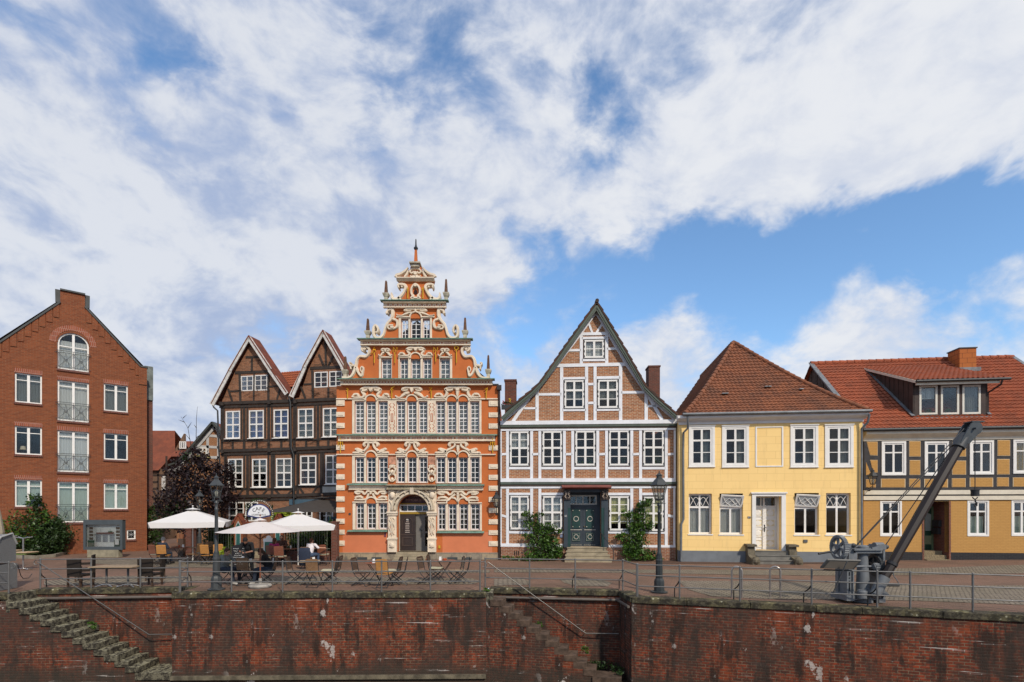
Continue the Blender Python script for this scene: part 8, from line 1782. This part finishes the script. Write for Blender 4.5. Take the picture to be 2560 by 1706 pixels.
def car():
 d = 50; e = empty('parked_car', Vector(((432 - CX) / F * d, d, 0)), R(8), 'dark estate car parked in the side street behind the left parasol', 'car'); PT_ = plain('dark_car_paint', (.02, .022, .028), .25, .05, spec=.6); W = .86
 body = [(-2.2, .35), (-2.25, .7), (-2.1, .95), (-1.9, 1.0), (1.0, .98), (1.7, .85), (2.15, .72), (2.2, .35)]; cab = [(-2.1, .98), (-1.9, 1.45), (-1.5, 1.5), (.0, 1.5), (.35, 1.42), (1.05, .97)]
 def ext(P, w0, name, mat, par, taper=0): m = MB(); n = len(P); vs = [(x, -w0, z) for x, z in P] + [(x, w0, z) for x, z in P]; m.add(vs, [tuple(range(n)), tuple(range(n, 2 * n))] + [(i, (i + 1) % n, (i + 1) % n + n, i + n) for i in range(n)]); o = m.build(name, mat, par); bv = o.modifiers.new('b', 'BEVEL'); bv.width = .06; bv.segments = 3; return o
 b = ext(body, W, 'body', PT_, e); ext(cab, W - .1, 'cabin', PT_, e)
 for s in (1, -1): MB().prism([(-1.85, 1.02), (-1.75, 1.4), (-.9, 1.42), (-.9, 1.02)], s * (W - .1) - .01, s * (W - .1) + .01).prism([(-.82, 1.02), (-.82, 1.42), (.2, 1.38), (.75, 1.02)], s * (W - .1) - .01, s * (W - .1) + .01).build('side_window', plain('car_glass', (.03, .035, .04), .1, spec=.8), e)
 for s in (1, -1):
  for X in (-1.4, 1.35):
   t = MB(); t.lathe([(.2, -.11), (.31, -.11), (.33, -.06), (.33, .06), (.31, .11), (.2, .11)], n=20); t.xf(Matrix.Translation((X, s * (W - .08), .33)) @ Matrix.Rotation(R(90), 4, 'X')); w = t.build('wheel', plain('tyre', (.015, .015, .015), .8), e, smooth=40); r_ = MB().lathe([(.01, -.118), (.2, -.118), (.2, .118), (.01, .118)], n=12); r_.xf(Matrix.Translation((X, s * (W - .08), .33)) @ Matrix.Rotation(R(90), 4, 'X')); r_.build('rim', plain('alloy', (.35, .35, .36), .3, metal=.6), w)
 MB().box(2.12, 2.2, -.7, -.4, .6, .72).build('headlight', PAPER, e); MB().box(2.12, 2.2, .4, .7, .6, .72).build('headlight', PAPER, e); MB().box(-2.24, -2.18, -.8, -.6, .72, .95).build('tail_light', REDC, e); MB().box(-2.24, -2.18, .6, .8, .72, .95).build('tail_light', REDC, e)
car()
# ================================================================== harbour crane
def crane():
 S = 86.67; d = F / S; c0 = Vector(((2180 - CX) / S, d, 0)); e = empty('harbour_crane', c0, 0, 'old grey cast-iron hand crane with a long dark timber jib on the quay', 'crane')
 q = lambda zx, zy, y=0: (lambda k: ((2040 + zx * .1339 - CX) / S * k - c0.x, HC - (1310 + zy * .1339 - HY) / S * k))(1 + y / d)
 GR = plain('crane_grey', (.15, .162, .175), .5, .14, scale=4, bump=.3); GD = plain('crane_dark_grey', (.055, .06, .065), .5, .2); JB = woodm('jib_timber', (.019, .012, .010)); DK = plain('crane_black', (.02, .02, .022), .5)
 P = lambda zx, zy, y=0: (lambda a: Vector((a[0], y, a[1])))(q(zx, zy, y))
 def bx(m, a, b, c, dd, y0, y1): p0, p1 = q(a, dd, y0), q(b, c, y0); m.box(p0[0], p1[0], y0, y1, p0[1], p1[1]); return m
 def tb(*pts, r=.03, n=8): return MB().tube(pts, r, n)
 # side frames
 m = MB(); bx(m, 580, 690, 872, 1440, -.12, .0); bx(m, 615, 715, 372, 880, -.06, .05); bx(m, 690, 712, 870, 1425, -.16, .5); bx(m, 575, 720, 1340, 1440, -.2, .55); m.box(q(600, 0)[0], q(700, 0)[0], .45, .6, 0, q(0, 400)[1]); m.build('side_frame', GR, e)
 m = MB(); bx(m, 625, 640, 900, 970, -.14, -.121); bx(m, 625, 640, 1060, 1260, -.14, -.121)
 for z_ in (1010, 1370): m.ball(P(630, z_, -.13), .02, 6)
 m.build('frame_slots', DK, e)
 m = MB(); bx(m, 1195, 1260, 480, 1440, .0, .12); bx(m, 1258, 1292, 400, 1470, -.12, .5); bx(m, 1180, 1300, 1400, 1472, -.15, .5); m.box(q(1200, 0)[0], q(1290, 0)[0], .42, .55, 0, q(0, 420)[1]); m.build('side_frame', GR, e)
 # head beam with bearing
 m = MB(); bx(m, 720, 1250, 470, 500, -.16, .5); bx(m, 740, 1240, 500, 550, -.1, .45); a = q(925, 0)[0]; m.lathe([(.155, q(0, 480)[1]), (.155, q(0, 425)[1]), (.1, q(0, 405)[1]), (0.001, q(0, 403)[1])], (a, .12, 0), 20)
 m.prism([q(990, 475), q(990, 430), q(1060, 430), q(1120, 385), q(1200, 375), q(1250, 395), q(1250, 475)], -.14, -.08); m.build('head_beam', GR, e)
 MB().lathe([(.26, 0), (.26, .12), (.2, .2), (.185, .3), (.13, q(0, 620)[1]), (.13, q(0, 560)[1]), (.15, q(0, 550)[1]), (.15, q(0, 520)[1])], (a, .12, 0), 24).build('column', GR, e, smooth=40)
 m = MB(); bx(m, 690, 1220, 1320, 1420, -.1, .5); m.lathe([(.14, .1), (.14, .3), (.1, .34)], (q(790, 0)[0], -.16, .05), 12); m.build('base', GR, e, smooth=40)
 # gear wheels: rim with teeth, spokes and hub
 def gear(name, c, R_, w, axis, nt, spokes, par=e, mat=GR, hub=.08):
  m = MB(); n = nt * 2; vs = []
  for y in (-w / 2, w / 2):
   for rad in (R_, R_ - .06):
    for k in range(n): a_ = 2 * math.pi * k / n; rr = rad + ((.022 if k % 2 else 0) if rad == R_ else 0); vs.append((rr * math.cos(a_), y, rr * math.sin(a_)))
  fs = []
  for k in range(n): k2 = (k + 1) % n; fs += [(k, k2, k2 + 2 * n, k + 2 * n), (k + n, k2 + n, k2 + 3 * n, k + 3 * n), (k, k2, k2 + n, k + n), (k + 2 * n, k2 + 2 * n, k2 + 3 * n, k + 3 * n)]
  m.add(vs, fs)
  for k in range(spokes): a_ = 2 * math.pi * k / spokes + .3; m.bar((hub * .6 * math.cos(a_), 0, hub * .6 * math.sin(a_)), ((R_ - .04) * math.cos(a_), 0, (R_ - .04) * math.sin(a_)), w * .6, .055, up=(0, 1, 0))
  t = MB().lathe([(hub, -w * .7), (hub, w * .7)], n=14); t.xf(Matrix.Rotation(R(90), 4, 'X')); m.add(t.v, t.f)
  m.xf(Matrix.Translation(c) @ Vector((0, 1, 0)).rotation_difference(Vector(axis).normalized()).to_matrix().to_4x4()); return m.build(name, mat, par)
 ax = (-1, -.03, 0); big = gear('gear_wheel', P(430, 440, -.22), .335, .11, ax, 44, 6); lit(big, 'large spoked gear wheel at the top left')
 gear('gear_wheel', P(1105, 770, .16), .30, .09, (-1, -.02, 0), 36, 6, mat=GD); gear('gear_wheel', P(1130, 800, -.05), .085, .14, (-1, -.02, 0), 14, 4); gear('gear_wheel', P(1385, 850, .1), .07, .1, (-.9, -.4, 0), 12, 3)
 tb(P(700, 795), P(1180, 795), r=.032).build('drive_shaft', GR, e, smooth=60); tb(P(430, 440, -.22), P(760, 420, .1), r=.035).build('upper_shaft', GR, e, smooth=60)
 m = MB().lathe([(.13, -.12), (.13, .12)], n=20); m.xf(Matrix.Translation(P(1160, 430, .15)) @ Matrix.Rotation(R(90), 4, 'Y')); m.build('rope_drum', GR, e, smooth=40)
 MB().ball(P(700, 405, -.05), .07, 10).build('bearing_cap', GD, e, smooth=60); MB().ball(P(1310, 430, -.05), .07, 10).build('bearing_cap', GD, e, smooth=60)
 # cranks
 tb(P(270, 520, -.3), P(300, 555, -.3), P(370, 610, -.3), P(440, 665, -.28), r=.013).build('crank_arm', GR, e); tb(P(45, 560, -.32), P(180, 535, -.31), P(280, 520, -.3), r=.03).build('crank_handle', DK, e, smooth=60)
 tb(P(1440, 890, -.15), P(1450, 970, -.15), P(1530, 1080, -.15), P(1550, 1140, -.15), r=.013).build('crank_arm', GR, e); tb(P(1290, 1150, -.17), P(1550, 1152, -.16), r=.03).build('crank_handle', DK, e, smooth=60)
 m = MB(); bx(m, 1390, 1490, 790, 860, -.1, .1); m.ball(P(1410, 905, -.1), .05, 8); tb(P(1290, 830), P(1400, 825), r=.03); m.build('winch_box', GR, e)
 # jib foot and jib
 foot = P(1000, 1230, -.25); A = wp(2196, 1470, d - .32) - Vector((c0.x, c0.y, 0)); T = wp(2403, 1106, d - .05) - Vector((c0.x, c0.y, 0));
 k = (T - A).normalized(); MB().tube([A, A + (T - A) * .5, T], [.115, .138, .128], 8).build('jib', JB, e, smooth=20)
 MB().tube([A - k * .25, A + k * .35], [.14, .155], 14).tube([A - k * .3, A - k * .22], [.1, .16], 14).build('jib_socket', GR, e, smooth=50)
 m = MB(); m.prism([q(830, 1300), q(880, 1250), q(960, 1205), q(1010, 1240), q(1180, 1240), q(1240, 1300)], -.3, -.12); m.ball(P(1200, 1300, -.25), .05, 8); m.build('jib_hinge', GR, e)
 MB().tube([A + k * .75 + Vector((0, 0, 0)), A + k * .83], [.145, .145], 12).build('jib_strap', DK, e)
 H0 = T - k * .18; C2 = T + k * .28
 MB().tube([H0, H0 + k * .42], [.165, .155], 16).build('jib_collar', GD, e, smooth=40)
 Hc = wp(2428, 1072, d - .05) - Vector((c0.x, c0.y, 0)); HG = plain('jib_head_grey', (.05, .06, .068), .5, .2)
 for y in (-.14, .12):
  m = MB(); n_ = 16; poly = [(Hc.x + .19 * math.cos(2 * math.pi * i / n_) + .02, Hc.z + .19 * math.sin(2 * math.pi * i / n_)) for i in range(n_)]; m.prism(poly, Hc.y + y, Hc.y + y + .03); m.prism([(T.x - .14, T.z - .02), (T.x + .12, T.z - .06), (Hc.x + .16, Hc.z - .08), (Hc.x - .12, Hc.z + .12)], Hc.y + y - .005, Hc.y + y + .035); m.build('cheek_plate', HG, e)
 m = MB().lathe([(.15, -.05), (.12, 0), (.15, .05)], n=18); m.xf(Matrix.Translation(Hc + Vector((.06, 0, 0))) @ Matrix.Rotation(R(90), 4, 'X')); m.build('sheave', DK, e, smooth=40); MB().tube([Hc + Vector((-.06, -.25, -.02)), Hc + Vector((-.06, .2, -.02))], .03, 8).build('head_pin', HG, e)
 m = MB(); m.box(Hc.x - .1, Hc.x + .26, Hc.y - .15, Hc.y + .16, Hc.z + .17, Hc.z + .2); m.build('head_cap', HG, e)
 W = lambda px, py, dd: wp(px, py, dd) - Vector((c0.x, c0.y, 0))
 for a_, b_ in (((2140, 1364, d - .2), (2410, 1072, d - .22)), ((2142, 1364, d + .05), (2398, 1095, d + .2)), ((2214, 1363, d + .1), (2405, 1085, d + .12))): MB().tube([W(*a_), W(*b_)], .013, 6).build('stay_rod', DK, e)
 hk = W(2437.5, 1080, d - .05);
 MB().tube([hk, (hk.x, hk.y, W(0, 1228, d)[2])], .012, 6).build('hoist_cable', DK, e)
 z = W(0, 1241, d - .05)[2]; m = MB(); m.lathe([(.10, 0), (.10, .16), (.11, .16), (.11, .18)], (hk.x, hk.y, z), 14); b_ = m.build('hook_block', DK, e, smooth=40)
 zz = W(0, 1252, d)[2]; m = MB(); m.tube([(hk.x + .07 * math.cos(t), hk.y, z - .02 + .06 * math.sin(t)) for t in [math.pi + k_ * math.pi / 8 for k_ in range(9)]], .014, 6); m.tube([(hk.x, hk.y, z - .08), (hk.x + .01, hk.y, z - .15), (hk.x + .045, hk.y, z - .2), (hk.x + .04, hk.y, z - .27), (hk.x, hk.y, z - .29), (hk.x - .03, hk.y, z - .25)], [.018, .02, .026, .026, .02, .008], 7); m.build('hook', DK, b_, smooth=60)
 # information board leaning on the railing
 s2 = 91.0; o = Vector(((2108 - CX) / s2, F / s2, 0)); p = empty('information_board', o, R(-8), 'tilted grey information board on a slanting leg in front of the crane', 'information board'); g = lambda zx, zy: ((2040 + zx * .1339 - CX) / s2 - o.x, HC - (1310 + zy * .1339 - HY) / s2)
 a0, a1 = g(215, 675), g(110, 835); b0, b1 = g(790, 685), g(690, 850); m = MB(); vs = [(a0[0], -.08, a0[1]), (b0[0], -.08, b0[1] + .0), (b1[0], .0, b1[1]), (a1[0], .0, a1[1])]; vs = [Vector(v) for v in vs]
 m.add(vs + [v + Vector((0, .02, .035)) for v in vs], [(0, 1, 2, 3), (4, 5, 6, 7), (0, 1, 5, 4), (1, 2, 6, 5), (2, 3, 7, 6), (3, 0, 4, 7)]); b_ = m.build('panel', plain('board_frame', (.05, .05, .05), .5), p)
 cc = sum(vs, Vector()) / 4; m = MB(); v2 = [cc + (v - cc) * .86 + Vector((0, -.012, -.012)) for v in vs]; m.add(v2, [(0, 1, 2, 3)]); m.build('panel_underside', plain('board_back', (.13, .11, .09), .7), b_)
 L0, L1 = g(512, 690), g(360, 1310); MB().bar((L0[0], -.2, L0[1]), (L1[0], .1, max(L1[1], .02)), .035, .02).build('leg', plain('board_leg', (.08, .08, .08), .5), p); MB().bar((g(200, 0)[0], .1, g(0, 840)[1] - .04), (g(690, 0)[0], .1, g(0, 850)[1] - .04), .03).build('mount_bar', IRON, p)
crane()
# ================================================================== people
def skinned(name, parts, mat, par, voxel):
 """one continuous surface round overlapping tapered limbs"""
 m = MB()
 for p in parts:
  if len(p) == 3: m.ball(p[0], p[1], 14, p[2])
  else:
   a, b, ra, rb = p; a, b = Vector(a), Vector(b); m.tube([a, b], [ra, rb], 12); m.ball(a, ra, 12); m.ball(b, rb, 12)
 o = m.build(name, mat, None); md = o.modifiers.new('r', 'REMESH'); md.mode = 'VOXEL'; md.voxel_size = voxel; md.use_smooth_shade = True
 sm = o.modifiers.new('s', 'SMOOTH'); sm.factor = .5; sm.iterations = 3
 dg = bpy.context.evaluated_depsgraph_get(); me = bpy.data.meshes.new_from_object(o.evaluated_get(dg)); old = o.data; o.modifiers.clear(); o.data = me; bpy.data.meshes.remove(old); o.parent = par; return o
def person(loc, rz, label, J, hair, skin, shirt, trousers, shoes, hairlen=.0, short=True):
 e = empty('person', loc, rz, label, 'person', 'people on the cafe terrace')
 V = {k: Vector(v) for k, v in J.items()}; hd = V['head']; up = (hd - V['neck']).normalized(); fwd = V.get('face', Vector((0, -1, 0))).normalized(); fwd = (fwd - up * fwd.dot(up)).normalized()
 B = []
 chest, pel, neck = V['chest'], V['pelvis'], V['neck']
 B += [(pel, chest, .125, .13), (chest, neck - up * .06, .13, .075), (neck - up * .05, hd - up * .04, .055, .055), (hd, .098, (.86, 1.0, 1.18)), (hd - up * .07 + fwd * .035, .06, (1, 1, 1))]
 B += [(hd + fwd * .085 - up * .005, hd + fwd * .115 - up * .03, .012, .017)]; sd = fwd.cross(up).normalized()
 for s in (1, -1): B += [(hd + sd * s * .086 - up * .01, .024, (.6, .8, 1.2))]
 B += [(hd + fwd * .092 - up * .065, .02, (1.3, .7, .6))]
 SH, TR, SO = [], [], []
 SH += [(pel + Vector((0, 0, .02)), chest, .148, .152), (chest, neck - up * .07, .152, .09)]; TR += [(pel - Vector((0, 0, .03)), pel + Vector((0, 0, .06)), .15, .145)]
 for s in 'LR':
  sh_, el, wr, hp, kn, an, to = (V[s + k] for k in ('sh', 'el', 'wr', 'hip', 'knee', 'ank', 'toe'))
  B += [(neck - up * .09, sh_, .06, .055), (sh_, el, .052, .042), (el, wr, .040, .027), (pel, hp, .10, .095), (hp, kn, .085, .058), (kn, an, .055, .036), (an, to, .036, .028)]
  SH += [(neck - up * .09, sh_, .075, .072)]; m_ = el if short else wr; SH += [(sh_, el, .07, .058)]
  if not short: SH += [(el, el.lerp(wr, .93), .056, .042)]
  TR += [(pel, hp, .13, .115), (hp, kn, .108, .078), (kn, kn.lerp(an, .88), .076, .055)]; SO += [(an - Vector((0, 0, .02)), to, .05, .04), (an, an + Vector((0, 0, .02)), .046, .04)]
  # hand: palm, four fingers of unequal length curling, thumb from the side of the palm
  dr = (wr - el).normalized(); pal = wr + dr * .055; nn = V.get(s + 'palm', Vector((0, 0, -1))); nn = (nn - dr * nn.dot(dr)).normalized(); sdv = dr.cross(nn).normalized() * (1 if s == 'L' else -1)
  B += [(wr, pal + dr * .02, .026, .034), (pal - sdv * .02, pal + sdv * .02 + dr * .02, .02, .02)]
  for i, L in enumerate((.066, .076, .071, .055)):
   b0 = pal + dr * .04 + sdv * (.027 - i * .018); b1 = b0 + dr * L * .55 + nn * L * .12; b2 = b1 + dr * L * .3 + nn * L * .4; B += [(b0, b1, .0095, .009), (b1, b2, .009, .0075)]
  t0 = pal + sdv * .028 - dr * .01; t1 = t0 + sdv * .025 + dr * .025 + nn * .01; B += [(t0, t1, .012, .0105), (t1, t1 + dr * .028 + nn * .008, .0105, .008)]
 cap = [(hd + up * .022 - fwd * .022, .104, (.9, 1.0, 1.12))]
 if hairlen: cap += [(hd - fwd * .05, hd - fwd * .06 - up * hairlen, .08, .06)]
 body = skinned('body', B, skin, e, .0085); skinned('shirt', SH, shirt, e, .014); skinned('trousers', TR, trousers, e, .014)
 skinned('hair', cap, hair, e, .012)
 # the hair cap sits back from the face
 for s in 'LR': skinned('shoe', [(V[s + 'ank'] - Vector((0, 0, .02)), V[s + 'toe'], .05, .04)], shoes, e, .012)
 m = MB();
 for s in (1, -1): m.ball(hd + fwd * .094 + sd * s * .032 + up * .012, .009, 6)
 m.build('eyes', plain('eye_dark', (.02, .015, .012), .3), e)
 return e
def cl(n, c): return plain(n, c, .9, .12, scale=8)
SK = plain('skin', (.50, .27, .18), .5, .05); SK2 = plain('darker_skin', (.28, .14, .09), .5, .05); HB = cl('brown_hair', (.06, .03, .018)); HG_ = cl('grey_hair', (.32, .31, .30)); HD = cl('black_hair', (.012, .01, .009)); HA = cl('auburn_hair', (.09, .035, .018))
BLK = cl('black_cloth', (.010, .010, .012)); NAV = cl('navy_cloth', (.02, .028, .05)); JEAN = cl('denim', (.05, .08, .14)); DJ = cl('dark_denim', (.022, .03, .048)); GRYH = cl('grey_hoodie', (.17, .18, .17)); PNK = cl('magenta_top', (.30, .02, .10)); WHT = cl('white_shirt', (.66, .62, .64)); SHO = cl('pale_shoes', (.4, .38, .34)); SHB = cl('dark_shoes', (.02, .018, .016))
def sit(lean=.08, arms='lap', head=(0, -.02, 0), face=(0, -1, -.1), knees=.16):
 y = .08; J = dict(pelvis=(0, y, .56), chest=(0, y - lean, .86), neck=(0, y - lean * 1.5, 1.05), head=(head[0], y - lean * 1.7 + head[1], 1.19 + head[2]), face=face)
 for s, k in (('L', 1), ('R', -1)):
  J[s + 'sh'] = (k * .175, y - lean * 1.2, 1.0); J[s + 'hip'] = (k * .09, y - .05, .54); J[s + 'knee'] = (k * knees, y - .45, .53); J[s + 'ank'] = (k * knees, y - .50, .10); J[s + 'toe'] = (k * knees, y - .66, .05)
  if arms == 'lap': J[s + 'el'] = (k * .22, y - .05, .74); J[s + 'wr'] = (k * .10, y - .28, .66)
  elif arms == 'table': J[s + 'el'] = (k * .24, y - .20, .80); J[s + 'wr'] = (k * .10, y - .42, .80)
  else: J[s + 'el'] = (k * .22, y - .12, .75); J[s + 'wr'] = (k * .06, y - .3, .84)
 return J
G = lambda px, py: gp(px, py)
person(G(404, 1412), R(172), 'grey-haired person in a dark jacket seated with their back turned, under the left parasol', sit(.1, 'table'), HG_, SK, NAV, DJ, SHB, short=False)
person(G(566, 1461), R(78), 'person in a grey hoodie and dark jeans seated in profile left of the round table', sit(.04, 'table', (0, -.04, -.03), (0, -1, -.3)), HB, SK, GRYH, DJ, SHO, short=False)
person(G(670, 1461), R(-80), 'woman dressed in black seated in profile right of the round table', sit(.16, 'table', (0, -.06, -.03), (0, -1, -.4)), HB, SK, BLK, DJ, SHO, hairlen=.16, short=False)
person(G(686, 1415), R(175), 'person in a magenta top seated with their back turned, near the gate piers', sit(.05, 'lap'), HA, SK, PNK, BLK, SHB, hairlen=.14)
person(G(704, 1403), R(20), 'dark-haired person facing the one in magenta across the far table', sit(.05, 'table'), HD, SK2, cl('brown_shirt', (.08, .035, .025)), BLK, SHB)
J = sit(.14, 'table', (.04, 0, -.02)); J['Rel'] = (-.36, -.06, .86); J['Rwr'] = (-.5, -.28, .84); person(G(776, 1416), R(170), 'person in a white shirt and jeans leaning over a table beside the orange house', J, HA, SK, WHT, JEAN, SHB)
# waiter, standing and bending over the table
J = dict(pelvis=(0, .12, .93), chest=(0, -.05, 1.2), neck=(0, -.22, 1.36), head=(.0, -.33, 1.43), face=(0, -.8, -.75))
for s, k in (('L', 1), ('R', -1)): J.update({s + 'sh': (k * .185, -.17, 1.30), s + 'el': (k * .26, -.22, 1.02), s + 'wr': (k * .05, -.44, .98), s + 'hip': (k * .09, .12, .9), s + 'knee': (k * .11, .05, .5), s + 'ank': (k * .12, .10, .09), s + 'toe': (k * .13, -.08, .04)})
wt = person(gp(621, 1441), R(8), 'waiter in a black shirt bending over the round table with a tray', J, HD, SK2, BLK, BLK, SHB)
o = MB().lathe([(.15, 0), (.16, .012), (.15, .012), (.14, .006)], n=20).build('tray', IRON, loc=gp(626, 1441) + Vector((.02, -.62, .955))); tag(o, 'small dark tray in the waiter\'s hands', 'tray')
for i, (dx, dy) in enumerate(((-.05, 0), (.06, .03))): o = MB().lathe([(.025, 0), (.035, .1), (.03, .1), (.02, .01)], n=10).build('tumbler', LGL, loc=gp(626, 1441) + Vector((.02 + dx, -.62 + dy, .967))); tag(o, ('left' if i == 0 else 'right') + ' clear tumbler on the waiter\'s tray', 'tumbler')
# navy jacket over the chair back
p = gp(768, 1421); m = MB(); vs = []
for i in range(9):
 t = i / 8; a = math.pi * t;
 for z_, w_, b in ((.96, .17, .0), (.93, .24, .03), (.7, .27, .06), (.4, .27, .08), (.15, .23, .07)): vs.append((w_ * -math.cos(a), -.02 - .1 * math.sin(a) - b * .5, z_))
m.add(vs, [(i * 5 + j, i * 5 + j + 1, (i + 1) * 5 + j + 1, (i + 1) * 5 + j) for i in range(8) for j in range(4)]); o = m.build('jacket', NAV, smooth=60); o.location = (p.x, p.y - .26, 0); sol = o.modifiers.new('t', 'SOLIDIFY'); sol.thickness = .03; tag(o, 'navy jacket hung over the back of a chair beside the white-shirted guest', 'jacket')
